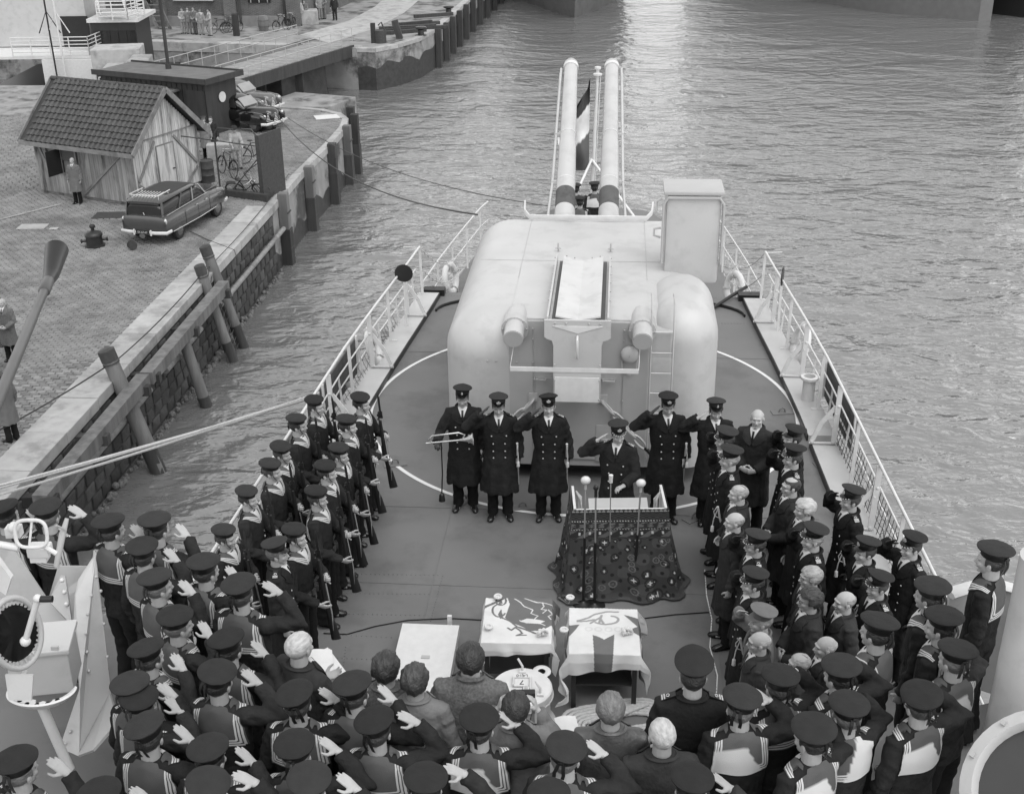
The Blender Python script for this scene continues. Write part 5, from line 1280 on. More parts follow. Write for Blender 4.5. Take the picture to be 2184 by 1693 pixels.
for s in (-.09,.09): bm=NB(); M_=Matrix.Translation((0,s,.15))@Matrix.Rotation(PI/2,4,'X'); lathe(bm,[(0,-.01),(.15,-.01),(.15,.01),(0,.01)],20,M=M_); obj('reel_flange',bm,M_iron,t,40)
bm=NB(); lathe(bm,[(0,-.09),(.09,-.09),(.09,.09),(0,.09)],16,M=Matrix.Translation((0,0,.15))@Matrix.Rotation(PI/2,4,'X')); obj('cable_winding',bm,M_black,t,50)
bm=NB(); 
for a,b in (((130,437),(0,470)),): bar(bm,G(*a,ZQ)+Vector((0,0,.03)),G(*b,ZQ)+Vector((0,0,.03)),.06,.03)
tag(obj('kerb_line',bm,M_cope,QY),kind='structure')
for p,s in (((70,484),(1.0,.6)),((115,488),(.3,.2))): bm=NB(); box(bm,G(*p,ZQ)+Vector((0,0,.012)),(s[0],s[1],.02)); obj('quay_plate',bm,M_cope,QY)
bm=NB(); box(bm,G(398,483,ZQ)+Vector((-3.2,1.5,.012)),(1.1,.8,.02)); obj('manhole_cover',bm,M_iron,QY)
# ============================================================ HUT
A=Vector((-13.97,45.4,ZQ)); dL=Vector((-.894,.447,0)); dB=Vector((.447,.894,0)); LW,GW=4.9,3.64; EV=2.35; RG=4.05
hut=thing('wooden_hut','weathered boarded hut with dark tiled saddle roof on the quay','hut'); HM_=Matrix((dL,dB,Vector((0,0,1)))).transposed().to_4x4(); HM_.translation=A   # x along the long wall, y along the gable
hutrot=math.atan2(dL.y,dL.x)
def hp(x,y,z): return HM_@Vector((x,y,z))
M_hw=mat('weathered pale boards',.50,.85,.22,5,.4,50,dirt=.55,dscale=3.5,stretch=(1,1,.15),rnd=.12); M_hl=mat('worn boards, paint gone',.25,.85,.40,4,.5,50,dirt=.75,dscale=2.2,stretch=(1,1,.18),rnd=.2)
M_tile=mat('dark concrete roof tile',.050,.55,.25,6,.2,40,rnd=.25); M_trim=mat('grey barge board',.20,.8,.2,5,.3,40,stretch=(1,1,1),dirt=.35)
bm=NB(); 
core=[(0.04,0.04),(LW-.04,.04),(LW-.04,GW-.04),(.04,GW-.04)]
prism(bm,core,0,EV); A_=[bm.verts.new(p) for p in ((.04,.04,EV),(.04,GW-.04,EV),(.04,GW/2,RG-.08))]; B_=[bm.verts.new((LW-.04,v.co.y,v.co.z)) for v in A_]
bm.faces.new(A_); bm.faces.new(B_[::-1]); bm.faces.new((A_[0],A_[2],B_[2],B_[0])); bm.faces.new((A_[1],B_[1],B_[2],A_[2]))
for v in bm.verts: v.co=hp(*v.co)
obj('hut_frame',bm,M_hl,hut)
def board(p,q,m,name='board',th=.03,w=.10,par=hut):
    bm=NB(); bar(bm,hp(*p),hp(*q),w,th,up=(hp(*p)-hp(p[0],p[1]+1,p[2])) if abs(p[0]-q[0])>9 else Vector((0,0,0.0001))+((dB if abs(p[1])<.2 else dL))); return obj(name,bm,m,par)
# long wall boards (y=0) and gable boards (x=0)
n=44; w=LW/n
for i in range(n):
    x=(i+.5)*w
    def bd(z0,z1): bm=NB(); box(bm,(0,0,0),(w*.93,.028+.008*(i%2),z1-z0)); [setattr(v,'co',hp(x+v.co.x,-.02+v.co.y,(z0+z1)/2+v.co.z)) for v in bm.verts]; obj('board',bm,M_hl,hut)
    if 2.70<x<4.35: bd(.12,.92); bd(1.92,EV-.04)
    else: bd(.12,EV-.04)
n=34; w=GW/n
for i in range(n):
    y=(i+.5)*w; zt=EV+(RG-EV)*(1-abs(y-GW/2)/(GW/2))-.16
    for z0,z1 in (((.12,EV-.02),(EV+.03,zt)) if zt>EV+.1 else ((.12,EV-.02),)):
        if 1.28<y<2.22 and z0<1: z0=1.98
        bm=NB(); box(bm,(0,0,0),(.026+.010*(i%2),w*.9,z1-z0)); [setattr(v,'co',hp(-.02-(.03 if z0>EV else 0)+v.co.x,y+v.co.y,(z0+z1)/2+v.co.z)) for v in bm.verts]; obj('board',bm,M_hw,hut)
def hb(p,q,w,th,m,name): # bar in hut coordinates
    bm=NB(); a,b=hp(*p),hp(*q); bar(bm,a,b,w,th,up=(-dL if abs(p[0]-q[0])<.01 else -dB)); return obj(name,bm,m,hut)
for p,q in (((-.07,.16,.9),(-.07,1.22,2.22)),((-.07,2.3,2.22),(-.07,3.5,.9)),((-.07,.1,.8),(-.07,1.0,.1)),((-.07,3.5,.75),(-.07,2.7,.15))): hb(p,q,.10,.03,M_trim,'brace')
for p,q in (((.15,-.07,2.2),(2.6,-.07,.2)),((4.75,-.07,2.2),(4.35,-.07,1.3))): hb(p,q,.10,.03,M_trim,'brace')
hb((0,-.035,.12),(0,-.035,EV),.11,.06,M_trim,'corner_post'); hb((-.035,GW,.12),(-.035,GW,EV),.10,.06,M_trim,'corner_post')
bm=NB(); box(bm,(0,0,0),(.05,.90,1.86)); [setattr(v,'co',hp(-.045+v.co.x,1.75+v.co.y,1.04+v.co.z)) for v in bm.verts]; dr=obj('door',bm,M_hw,hut)
bm=NB(); p=hp(-.09,2.10,1.0); box(bm,p,(.05,.12,.03),rz=hutrot); obj('door_handle',bm,M_black,dr)
for a,b,c_,d_ in ((1.27,.11,1.27,2.0),(2.23,.11,2.23,2.0),(1.27,2.0,2.23,2.0)):
    hb((-.06,a,b),(-.06,c_,d_),.05,.03,M_trim,'door_frame')
hb((-.07,.05,EV+.02),(-.07,GW-.05,EV+.02),.05,.03,M_trim,'drip_board')
# window
win=hb((3.53,-.03,.94),(3.53,-.03,1.90),1.52,.02,mat('dark window glass',.02,.12,.1),'window')
for a,b,w_ in (((2.75,-.06,.93),(4.31,-.06,.93),.07),((2.75,-.06,1.91),(4.31,-.06,1.91),.07),((2.77,-.06,.93),(2.77,-.06,1.9),.07),((4.29,-.06,.93),(4.29,-.06,1.9),.07),((3.53,-.06,.93),(3.53,-.06,1.9),.06),((3.55,-.06,1.55),(4.28,-.06,1.55),.03)):
    bm=NB(); bar(bm,hp(*a),hp(*b),w_,.04,up=-dB); obj('window_frame',bm,M_trim,win)
bm=NB(); box(bm,(0,0,0),(.66,.02,.45)); [setattr(v,'co',hp(3.14+v.co.x,-.045+v.co.y,1.66+v.co.z)) for v in bm.verts]; obj('blind',bm,M_tweed,win)
# roof
OV=.32; sl=math.hypot(GW/2+OV,(RG-EV)*(GW/2+OV)/(GW/2)); ang=math.atan2(RG-EV,GW/2); X0,X1=-.38,LW+.38
tm=[]
for k in range(3):
    bm=NB(); W_=.262; L_=.30
    def tf(u,v): 
        x=(u-.5)*W_; s=.030*math.cos(min(1,max(-1,(u-.22)/.22))*PI*.5)*2.0 if u<.44 else -.006+.012*(u-.44); return Vector((x,(v-.5)*L_,s*(.9)+.052*(1-v)+random.uniform(-.002,.002)))
    grid(bm,tf,7,1); me=evalmods(bm,[('SOLIDIFY',dict(thickness=.018,offset=1))]); me.materials.append(M_tile); shade(me,50); tm.append(me)
rows=11; cols_=int((X1-X0-.1)/.245)
Rm=Matrix((dL,dB,Vector((0,0,1)))).transposed()
for side in (0,1):
    for r in range(rows):
        for c_ in range(cols_):
            s=(r+.5)/rows*sl; yy=-OV+s*math.cos(ang); zz=EV-OV*math.tan(ang)+s*math.sin(ang)+.06
            if side and (r<8): continue
            if side: yy=GW-yy
            o=link('roof_tile',random.choice(tm),hut); rot=Rm.to_4x4()@Matrix.Rotation(ang if not side else -ang,4,'X')@(Matrix.Rotation(PI,4,'Z') if side else Matrix.Identity(4))@Matrix.Rotation(random.uniform(-.012,.012),4,'Z')
            M_=Matrix.Translation(hp(X0+.12+.245*c_,yy,zz))@rot; o.matrix_local=M_
bm=NB(); 
for s in (-1,1):
    yo=GW/2+s*(GW/2+OV); v=[(X0,GW/2,RG),(X1,GW/2,RG),(X1,yo,EV-OV*math.tan(ang)),(X0,yo,EV-OV*math.tan(ang))]
    bm.faces.new([bm.verts.new(hp(*p)) for p in v])
me=evalmods(bm,[('SOLIDIFY',dict(thickness=.05,offset=0))]); me.materials.append(M_timd); link('roof_deck',me,hut)
for k in range(17):
    bm=NB(); x=X0+.17+.335*k; tube(bm,[hp(x-.17,GW/2,RG+.03),hp(x+.15,GW/2,RG+.05)],[.10,.085],10); obj('ridge_tile',bm,M_tile,hut,60)
for x in (X0-.02,X1+.02):
    for s in (-1,1):
        yo=GW/2+s*(GW/2+OV+.04); hb((x,GW/2,RG+.03),(x,yo,EV-(OV+.04)*math.tan(ang)+.03),.20,.04,M_trim,'barge_board')
hb((X0,-OV-.03,EV-OV*math.tan(ang)-.02),(X1,-OV-.03,EV-OV*math.tan(ang)-.02),.17,.10,M_trim,'gutter_board')
# ============================================================ DARK SHED
sh_=thing('dark_shed','low dark timber shed with flat roof and round window behind the hut','shed'); SA=Vector((-13.75,56.9,ZQ)); 
def sp(x,y,z): return SA+dL*x+dB*y+Vector((0,0,z))
M_shed=mat('dark tarred boards',.040,.75,.3,4,.3,40,stretch=(1,1,.2)); M_felt=mat('grey roofing felt',.13,.9,.2,2,.2,30,dirt=.2)
def sbox(x0,x1,y0,y1,z0,z1,m,name,par=sh_):
    bm=NB(); prism(bm,[(x0,y0),(x1,y0),(x1,y1),(x0,y1)],z0,z1); [setattr(v,'co',sp(*v.co)) for v in bm.verts]; return obj(name,bm,m,par)
sbox(0,6.2,0,2.2,0,2.45,M_shed,'shed_wall'); sbox(-.25,6.4,-.25,2.4,2.47,2.56,M_felt,'roof'); 
for a in ((-.28,6.45,-.30,-.24),(-.28,6.45,2.42,2.48)): sbox(a[0],a[1],a[2],a[3],2.40,2.64,M_shed,'roof_edge')
sbox(-.32,-.26,-.3,2.48,2.38,2.64,M_shed,'roof_edge')
sbox(1.6,5.0,-2.1,-.02,0,1.95,M_shed,'lean_to'); sbox(1.45,5.2,-2.3,-.03,1.96,2.05,M_felt,'lean_to_roof')
for k in range(20): sbox(.12+.30*k,.13+.30*k,-.03,-.01,.1,2.3,M_black,'board_joint')
bm=NB(); c_=sp(-.03,1.1,1.6); Mw=Matrix.Translation(c_)@Matrix((dB,Vector((0,0,1)),-dL)).transposed().to_4x4(); lathe(bm,[(.24,0),(.24,.03),(.18,.03)],24,M=Mw); pw=obj('porthole',bm,M_white,sh_,40)
bm=NB(); lathe(bm,[(.18,.015),(0,.015)],24,M=Mw); obj('porthole_glass',bm,mat('grey glass',.2,.1,.2),pw)
sbox(.05,1.1,-.045,-.03,.1,2.05,M_shed,'door')
bm=NB(); tube(bm,[sp(3.4,1.6,2.5),sp(3.4,1.6,5.9)],.085,12); tube(bm,[sp(3.4,1.6,2.5),sp(3.4,1.6,2.8)],.14,12); tube(bm,[sp(3.4,1.6,5.85),sp(3.4,1.6,5.98)],[.11,.13],12); obj('stove_pipe',bm,M_timd,sh_,60)
# ============================================================ GATE
t=thing('quay_gate','wire mesh gate ending in a tall dark sheet iron pillar at the quay edge','gate')
gp=Vector((-9.35,46.3,ZQ)); pl=Vector((-.90,.42,0)).normalized(); pn_=Vector((.42,.9,0)).normalized()
def gbox(x0,x1,y0,y1,z0,z1,m,name,bev=0):
    bm=NB(); prism(bm,[(x0,y0),(x1,y0),(x1,y1),(x0,y1)],z0,z1); [setattr(v,'co',gp+pl*v.co.x+pn_*v.co.y+Vector((0,0,v.co.z))) for v in bm.verts]; return obj(name,bm,m,t)
gg=lambda x,y,z: gp+pl*x+pn_*y+Vector((0,0,z))
gbox(-.06,.0,-.15,1.3,-.3,2.45,M_iron,'pillar_plate'); gbox(0,.12,-.15,-.09,-.3,2.45,M_iron,'pillar_edge')
bm=NB(); tube(bm,[gg(.15,0,0),gg(.15,0,2.4),gg(.35,0,2.62),gg(.8,0,2.6)],.035,8); tube(bm,[gg(2.1,0,0),gg(2.1,0,2.3),gg(1.9,0,2.55),gg(1.2,0,2.55)],.035,8); obj('gate_post',bm,M_iron,t,60)
bm=NB(); tube(bm,[gg(.1,0,2.0),gg(2.1,0,2.05),gg(4.3,0,2.1)],.022,6); tube(bm,[gg(.1,0,.15),gg(2.1,0,.15),gg(4.3,0,.1)],.022,6); tube(bm,[gg(.2,0,1.5),gg(1.6,0,.1)],.02,6); tube(bm,[gg(.3,.0,.15),gg(.9,0,.9),gg(.12,0,1.4)],.02,6); obj('gate_rail',bm,M_iron,t,60)
bm=NB()
for i in range(30):
    x=.12+.07*i
    for dr_ in (-1,1):
        pts=[]; z=.15
        while z<2.0: 
            xx=x+dr_*(z*.6); 
            if .1<xx<2.1: pts.append(gg(xx,0,z))
            z+=.2
        if len(pts)>1: tube(bm,pts,.004,3,cap=False)
tag(obj('wire_mesh',bm,M_iron,t),kind='stuff')
gbox(-.3,1.6,-.35,-.1,-.25,.25,M_iron,'toe_plate'); gbox(1.7,2.5,-.5,-.1,0,.22,M_timd,'toe_block')
# ============================================================ DRUMS
t=thing('oil_drum','dark ribbed oil drum at the right corner of the hut','drum',G(441,388,ZQ)+Vector((.05,0,0))); bm=NB(); lathe(bm,[(.29,0),(.29,.28),(.305,.30),(.29,.32),(.29,.56),(.305,.58),(.29,.60),(.29,.88),(.27,.88),(.27,.86),(0,.86)],24); obj('drum_body',bm,M_iron,t,50)
# ============================================================ BICYCLES
def bicycle(loc,rz,lb,light=True,first=[None],roll=0.):
    if first[0] is None:
        t=thing('bicycle',lb,'bicycle',(0,0,0)); 
        for y_ in (-.53,.53):
            bm=NB(); tube(bm,[(0,y_+.345*math.cos(a),.345+.345*math.sin(a)) for a in [2*PI*k/28 for k in range(28)]],.018,6,closed=True); w_=obj('wheel',bm,M_black,t,60)
            bm=NB(); 
            for k in range(14): a=2*PI*k/14; tube(bm,[(.02*(-1)**k,y_,.345),(0,y_+.33*math.cos(a),.345+.33*math.sin(a))],.0025,3,cap=False)
            tube(bm,[(-.04,y_,.345),(.04,y_,.345)],.025,8); obj('spokes',bm,M_steel,w_)
            bm=NB(); tube(bm,[(0,y_+.38*math.cos(a),.345+.38*math.sin(a)) for a in [R(10)+R(170)*k/12 for k in range(13)]],[(.035,.006)]*13,6); obj('mudguard',bm,M_black,t,60)
        bm=NB(); H1=(0,.36,.92);H0=(0,.38,.78);S1=(0,-.18,.88);BB=(0,-.10,.29);RA=(0,-.53,.345);FA=(0,.53,.345)
        for a,b in ((H1,S1),(H0,BB),(S1,BB),(BB,RA),(S1,RA),(H1,FA)): tube(bm,[a,b],.016,7)
        obj('frame',bm,M_black,t,60)
        bm=NB(); tube(bm,[(-.27,.10,1.03),(-.22,.25,1.05),(-.05,.34,1.03),(0,.35,1.04),(.05,.34,1.03),(.22,.25,1.05),(.27,.10,1.03)],.012,7); tube(bm,[H1,(0,.345,1.03)],.013,6); obj('handlebar',bm,M_chrome,t,60)
        bm=NB(); ball(bm,(0,-.20,1.0),(.08,.13,.03),12); tube(bm,[S1,(0,-.19,.98)],.013,6); obj('saddle',bm,M_black,t,60)
        bm=NB(); box(bm,(0,-.56,.76),(.12,.36,.015)); obj('luggage_rack',bm,M_steel,t)
        bm=NB(); ball(bm,(0,.44,.90),(.04,.045,.04),10); obj('lamp',bm,M_chrome,t,60)
        first[0]=t
    else: t=copy_tree(first[0])
    t.location=loc; t.rotation_euler=(0,roll,rz); t['label']=lb; t['group']='bicycles on the quay'; return t
bicycle(G(485,375,ZQ),R(38),'bicycle with bright handlebars leaning between the oil drum and the gate',roll=.15)
bicycle(G(535,415,ZQ),R(-100),'dark bicycle lying tilted behind the wire mesh of the gate',roll=.7)
bicycle(G(420,320,ZQ)+Vector((-.2,-.3,0)),R(-95),'dark bicycle propped against the dark shed left of the black car',roll=.12)
bicycle(G(548,348,ZQ),R(-82),'bicycle held up on its back wheel by the man in pale overalls',roll=.1)
for k,p in enumerate(((470,72),(495,70),(600,66),(622,62))): bicycle(G(*p,ZQ),R(-70+20*k),['far bicycle leaning against the brick wall beside the group of men','far bicycle in front of the second round window panel','far bicycle near the oil drum by the brick wall','far bicycle leaning on the pale stone block'][k])
# ============================================================ CARS
M_cargrey=mat('dark grey car paint',.055,.18,.06,3,coat=.8,metal=.1); M_carblk=mat('black car paint',.008,.12,.05,3,coat=.9); M_carmid=mat('mid grey car paint',.10,.2,.06,3,coat=.8)
M_glass=mat('car glass',.03,.08,.1); M_tyre=mat('tyre rubber',.02,.85,.2,10); M_rooftop=mat('dark vinyl roof',.03,.6,.1)
def ringloft(bm,secs,seg=24,pw=.55):
    rs=[]
    for (y_,w_,zb,zt) in secs:
        cz=(zb+zt)/2; hz=(zt-zb)/2
        rs.append([bm.verts.new((w_*math.copysign(abs(math.cos(a))**pw,math.cos(a)),y_,cz+hz*math.copysign(abs(math.sin(a))**pw,math.sin(a)))) for a in [2*PI*(k+.5)/seg for k in range(seg)]])
    for A_,B_ in zip(rs,rs[1:]):
        for k in range(seg): bm.faces.new((A_[k],A_[(k+1)%seg],B_[(k+1)%seg],B_[k]))
    bm.faces.new(rs[0][::-1]); bm.faces.new(rs[-1])
def wheel(par,x,y_,r=.33,hub=M_chrome):
    bm=NB(); M_=Matrix.Translation((x,y_,r))@Matrix.Rotation(PI/2,4,'Y'); lathe(bm,[(0,-.09),(r*.62,-.09),(r*.7,-.10),(r*.95,-.09),(r,-.05),(r,.05),(r*.95,.09),(r*.7,.10),(r*.62,.09),(0,.09)],24,M=M_); w_=obj('wheel',bm,M_tyre,par,40)
    bm=NB(); s=1 if x>0 else -1; lathe(bm,[(r*.60,.095*1),(r*.5,.105),(r*.25,.12),(0,.125)],20,M=Matrix.Translation((x,y_,r))@Matrix.Rotation(PI/2*s,4,'Y')); obj('hub_cap',bm,M_carmid,w_,60)
# estate car; local +Y is forward
wr_,wf_=Vector((-11.47,41.36,ZQ)),Vector((-10.73,44.03,ZQ)); hd=(wf_-wr_).normalized(); rg=Vector((hd.y,-hd.x,0))
c0=(wr_+wf_)/2-rg*.80; t=thing('estate_car','dark grey estate car with roof rack parked beside the hut','car',c0,math.atan2(-hd.x,hd.y))
bm=NB(); ringloft(bm,[(-2.22,.74,.36,.80),(-2.18,.84,.32,.98),(-2.0,.88,.28,1.02),(-1.5,.90,.26,1.03),(-.5,.91,.25,1.03),(.6,.91,.25,1.02),(1.2,.90,.26,.99),(1.9,.88,.30,.96),(2.12,.84,.36,.92),(2.18,.72,.42,.84)],28,.42); obj('car_body',bm,M_cargrey,t,35)
bm=NB(); ringloft(bm,[(-2.08,.66,.86,1.30),(-1.98,.68,.86,1.42),(-1.2,.69,.86,1.47),(0,.69,.86,1.48),(.45,.67,.86,1.43),(.78,.66,.86,1.20),(1.02,.64,.86,1.0)],24,.5); gh=obj('cabin_glass',bm,M_glass,t,35)
bm=NB(); ringloft(bm,[(-2.10,.62,1.40,1.46),(-1.9,.70,1.40,1.52),(-1.0,.72,1.42,1.56),(0,.71,1.42,1.56),(.42,.66,1.40,1.50),(.58,.58,1.38,1.42)],24,.6); rf=obj('roof',bm,M_cargrey,t,40)
bm=NB(); ringloft(bm,[(-1.35,.50,1.52,1.565),(-1.0,.56,1.52,1.575),(0,.55,1.52,1.575),(.35,.5,1.48,1.52)],20,.6); obj('roof_panel',bm,M_rooftop,rf,40)
for s in (-1,1):
    for (a,b,w_) in (((s*.69,-2.08,.95),(s*.65,-2.0,1.44),.09),((s*.71,-1.02,.98),(s*.69,-.75,1.46),.07),((s*.71,-.05,.98),(s*.69,-.02,1.46),.05),((s*.68,.95,.98),(s*.66,.50,1.44),.05)):
        bm=NB(); bar(bm,a,b,w_,.035,up=(1,0,0)); obj('window_pillar',bm,M_cargrey if w_>.06 else M_chrome,t)
    bm=NB(); tube(bm,[(s*.80,-2.0,1.0),(s*.81,-.5,1.035),(s*.76,.9,1.02)],.012,5); obj('chrome_strip',bm,M_chrome,t,60)
    bm=NB(); tube(bm,[(s*.91,-1.9,.42),(s*.925,0,.40),(s*.91,1.2,.42)],.018,5); obj('chrome_strip',bm,M_chrome,t,60)
    bm=NB(); ball(bm,(s*.80,-2.14,.80),(.055,.07,.13),10); obj('tail_light',bm,M_chrome,t,60)
    bm=NB(); ball(bm,(s*.80,-2.185,.77),(.035,.05,.09),10); obj('tail_lens',bm,M_iron,t,60)
    for y_ in (-.15,.55): bm=NB(); box(bm,(s*.925,y_,.90),(.03,.12,.03),bev=.008); obj('door_handle',bm,M_chrome,t)
    for y_ in (-.95,-.05,.80): bm=NB(); box(bm,(s*.908,y_,.66),(.008,.012,.56)); obj('door_gap',bm,M_black,t)
    for y_ in (-1.38,1.39): wheel(t,s*.78,y_)
    bm=NB(); ball(bm,(s*.62,2.14,.72),(.09,.05,.09),12); obj('headlight',bm,M_chrome,t,60)
bm=NB(); box(bm,(0,-2.02,1.18),(1.10,.03,.40),bev=.01); tg=obj('tailgate_frame',bm,M_cargrey,t)
bm=NB(); tube(bm,[(-.88,-1.95,.45),(-.86,-2.25,.45),(-.5,-2.32,.45),(.5,-2.32,.45),(.86,-2.25,.45),(.88,-1.95,.45)],[(.03,.06)]*6,8); obj('rear_bumper',bm,M_rail,t,60)
bm=NB(); tube(bm,[(-.88,1.95,.45),(-.84,2.22,.45),(0,2.28,.45),(.84,2.22,.45),(.88,1.95,.45)],[(.03,.06)]*5,8); obj('front_bumper',bm,M_rail,t,60)
for s in (-.32,.32): bm=NB(); box(bm,(s,-2.36,.46),(.05,.05,.20),bev=.01); obj('bumper_guard',bm,M_rail,t)
bm=NB(); box(bm,(0,-2.355,.47),(.50,.02,.12)); npl=obj('number_plate',bm,M_black,t); text('SX-67-67',.10,(0,-2.367,.47),(PI/2,0,0),M_white,npl)
bm=NB(); M_=Matrix.Translation((-.02,-2.36,.34))@Matrix.Rotation(PI/2,4,'X'); lathe(bm,[(0,0),(.085,0),(.085,.01),(0,.012)],20,sx=1.3,M=M_); obj('oval_plate',bm,M_tweed,t)
bm=NB(); tube(bm,[(0,-2.12,1.06),(0,-2.16,1.10),(.04,-2.16,1.02)],.012,6); obj('tailgate_badge',bm,M_chrome,t,60)
bm=NB(); rk=[(-.52,-1.15,1.66),(-.55,-1.95,1.66),(-.5,-2.0,1.66),(.5,-2.0,1.66),(.55,-1.95,1.66),(.52,-1.15,1.66)]; tube(bm,rk,.016,6); rr_=obj('roof_rack',bm,M_rail,t,60)
for k in range(8): bm=NB(); x=-.40+.114*k; tube(bm,[(x,-2.02,1.60),(x,-1.35,1.62)],.011,5); obj('rack_slat',bm,M_rail,rr_,60)
for x in (-.5,.5):
    for y_ in (-1.25,-1.9): bm=NB(); tube(bm,[(x,y_,1.50),(x,y_,1.66)],.012,5); obj('rack_foot',bm,M_rail,rr_,60)
bm=NB(); box(bm,(0,1.45,1.0),(1.2,1.15,.03),bev=.012); obj('bonnet_panel',bm,M_cargrey,t)
# two older saloons
def saloon(loc,rz,m,lb):
    t=thing('saloon_car',lb,'car',loc,rz,'older saloon cars behind the shed')
    bm=NB(); ringloft(bm,[(-2.3,.5,.45,.75),(-2.1,.72,.4,.92),(-1.2,.78,.34,1.0),(0,.78,.32,1.02),(.7,.70,.32,1.04),(1.3,.52,.34,1.05),(1.9,.40,.36,1.02),(2.12,.34,.4,.94),(2.2,.25,.46,.80)],24,.6); obj('car_body',bm,m,t,50)
    bm=NB(); ringloft(bm,[(-1.9,.35,.8,1.0),(-1.4,.6,.8,1.38),(-.6,.66,.8,1.53),(.1,.66,.8,1.52),(.55,.6,.8,1.3),(.8,.55,.8,1.05)],24,.65); obj('cabin',bm,m,t,50)
    for s in (-1,1):
        bm=NB(); ringloft(bm,[(.75,.10,.4,.78),(1.0,.17,.34,.90),(1.45,.20,.32,.93),(1.9,.19,.36,.88),(2.08,.14,.42,.80),(2.14,.08,.5,.72)],16,.7); [setattr(v,'co',v.co+Vector((s*.70,0,0))) for v in bm.verts]; obj('front_wing',bm,m,t,60)
        bm=NB(); ringloft(bm,[(-2.1,.10,.4,.7),(-1.8,.17,.36,.84),(-1.3,.18,.34,.86),(-.9,.10,.36,.7)],16,.7); [setattr(v,'co',v.co+Vector((s*.72,0,0))) for v in bm.verts]; obj('rear_wing',bm,m,t,60)
        bm=NB(); ball(bm,(s*.66,2.06,.74),(.085,.06,.085),14); obj('headlight',bm,M_white,t,60)
        bm=NB(); bm.faces.new([bm.verts.new(p) for p in ((s*.655,-.45,1.02),(s*.665,.42,1.02),(s*.62,.30,1.40),(s*.62,-.42,1.42))]); me=evalmods(bm,[('SOLIDIFY',dict(thickness=.03,offset=0))]); me.materials.append(M_glass); link('side_window',me,t)
        for y_ in (-1.4,1.45): wheel(t,s*.70,y_,.34)
    bm=NB(); bm.faces.new([bm.verts.new(p) for p in ((-.50,.80,1.08),(.50,.80,1.08),(.46,.42,1.42),(-.46,.42,1.42))]); me=evalmods(bm,[('SOLIDIFY',dict(thickness=.04,offset=0))]); me.materials.append(mat('glass with painted sky',.30,.1,.1)); link('windscreen',me,t)  # pale base colour paints a sky reflection into the windscreen
    for k in range(6):
        bm=NB(); z=.50+.065*k; w_=.50-.02*k; tube(bm,[(-w_,2.02,z),(-w_*.5,2.17-.01*k,z),(0,2.24-.01*k,z),(w_*.5,2.17-.01*k,z),(w_,2.02,z)],[(.012,.016)]*5,6); obj('grille_bar',bm,M_rail,t,60)
    bm=NB(); tube(bm,[(-.86,1.98,.42),(-.78,2.24,.42),(0,2.34,.42),(.78,2.24,.42),(.86,1.98,.42)],[(.03,.065)]*5,8); obj('front_bumper',bm,M_rail,t,60)
    for s in (-.3,.3): bm=NB(); box(bm,(s,2.36,.45),(.05,.05,.2),bev=.01); obj('bumper_guard',bm,M_rail,t)
    bm=NB(); box(bm,(.35,2.38,.40),(.3,.02,.1)); obj('number_plate',bm,M_tdark,t); return t
c_=G(556,284,ZQ); saloon((c_.x-1.25,c_.y+1.5,ZQ),R(-118),M_carblk,'black rounded saloon car with bright grille, nearer of the two behind the hut'); c_=G(567,250,ZQ); saloon((c_.x-1.6,c_.y+1.5,ZQ),R(-118),M_carmid,'grey rounded saloon car behind the black one')
t=thing('stone_slab','pale low stone slab between the shed and the black car','slab',G(445,355,ZQ)+Vector((.5,1.2,.35)),.1); bm=NB(); box(bm,(0,0,0),(1.5,.7,.7),bev=.04); obj('slab',bm,M_cope,t)
bm=NB(); box(bm,G(700,250,ZQ)+Vector((0,0,.014)),(1.3,.9,.02),rz=.3); obj('pale_quay_patch',bm,M_white,QY)
# ============================================================ LOCK, BRIDGE, FAR QUAY
FQ=[(-9.6,80.9),(-8.4,80.6),(-7.07,82.2),(-5.9,84.6),(-5.2,87.5),(-4.6,91),(-3.06,103.9),(-1.2,118),(3,150),(8,190),(-80,190),(-80,92),(-24,84.8),(-11.4,81.6)]
bm=NB(); prism(bm,FQ,-9,ZQ)
for f in bm.faces: f.material_index=0 if f.normal.z>.5 else 1
FQO=tag(obj('far_quay',bm,None,mats=[mat('far setts',.20,.85,.25,1.3,.2,20,dirt=.2,dscale=.5),M_conc]),kind='structure')
coping(FQ[:9],.5,'coping_stone',2.4,M_cope,parent=FQO,th=.25); coping([FQ[12],FQ[13],FQ[0]],.9,'coping_stone',2.6,M_cope,parent=FQO,th=.6)
bm=NB()
for (x0,y0),(x1,y1) in zip(FQ[:9],FQ[1:9]):
    a=Vector((x0,y0,-7)); b=Vector((x1,y1,-7)); nr=Vector((b.y-a.y,a.x-b.x,0)).normalized(); a+=nr*.03; b+=nr*.03
    for i in range(6):
        p=a.lerp(b,i/6); q=a.lerp(b,(i+1)/6); bm.faces.new([bm.verts.new(v) for v in (p-Vector((0,0,.8)),q-Vector((0,0,.8)),q+Vector((0,0,1.5+.4*noise.noise(q))),p+Vector((0,0,1.5+.4*noise.noise(p))))])
obj('tidal_band',bm,M_slime,FQO)
bm=NB(); pth=[G(x,y,ZQ)+Vector((0,0,.012)) for x,y in ((700,92),(800,62),(862,28),(895,0),(925,-25))]; pt2=[G(x,y,ZQ)+Vector((0,0,.012)) for x,y in ((640,75),(745,45),(800,15),(830,-12),(850,-30))]
for i in range(4): bm.faces.new([bm.verts.new(p) for p in (pth[i],pth[i+1],pt2[i+1],pt2[i])])
obj('paved_track',bm,M_cope,FQO)
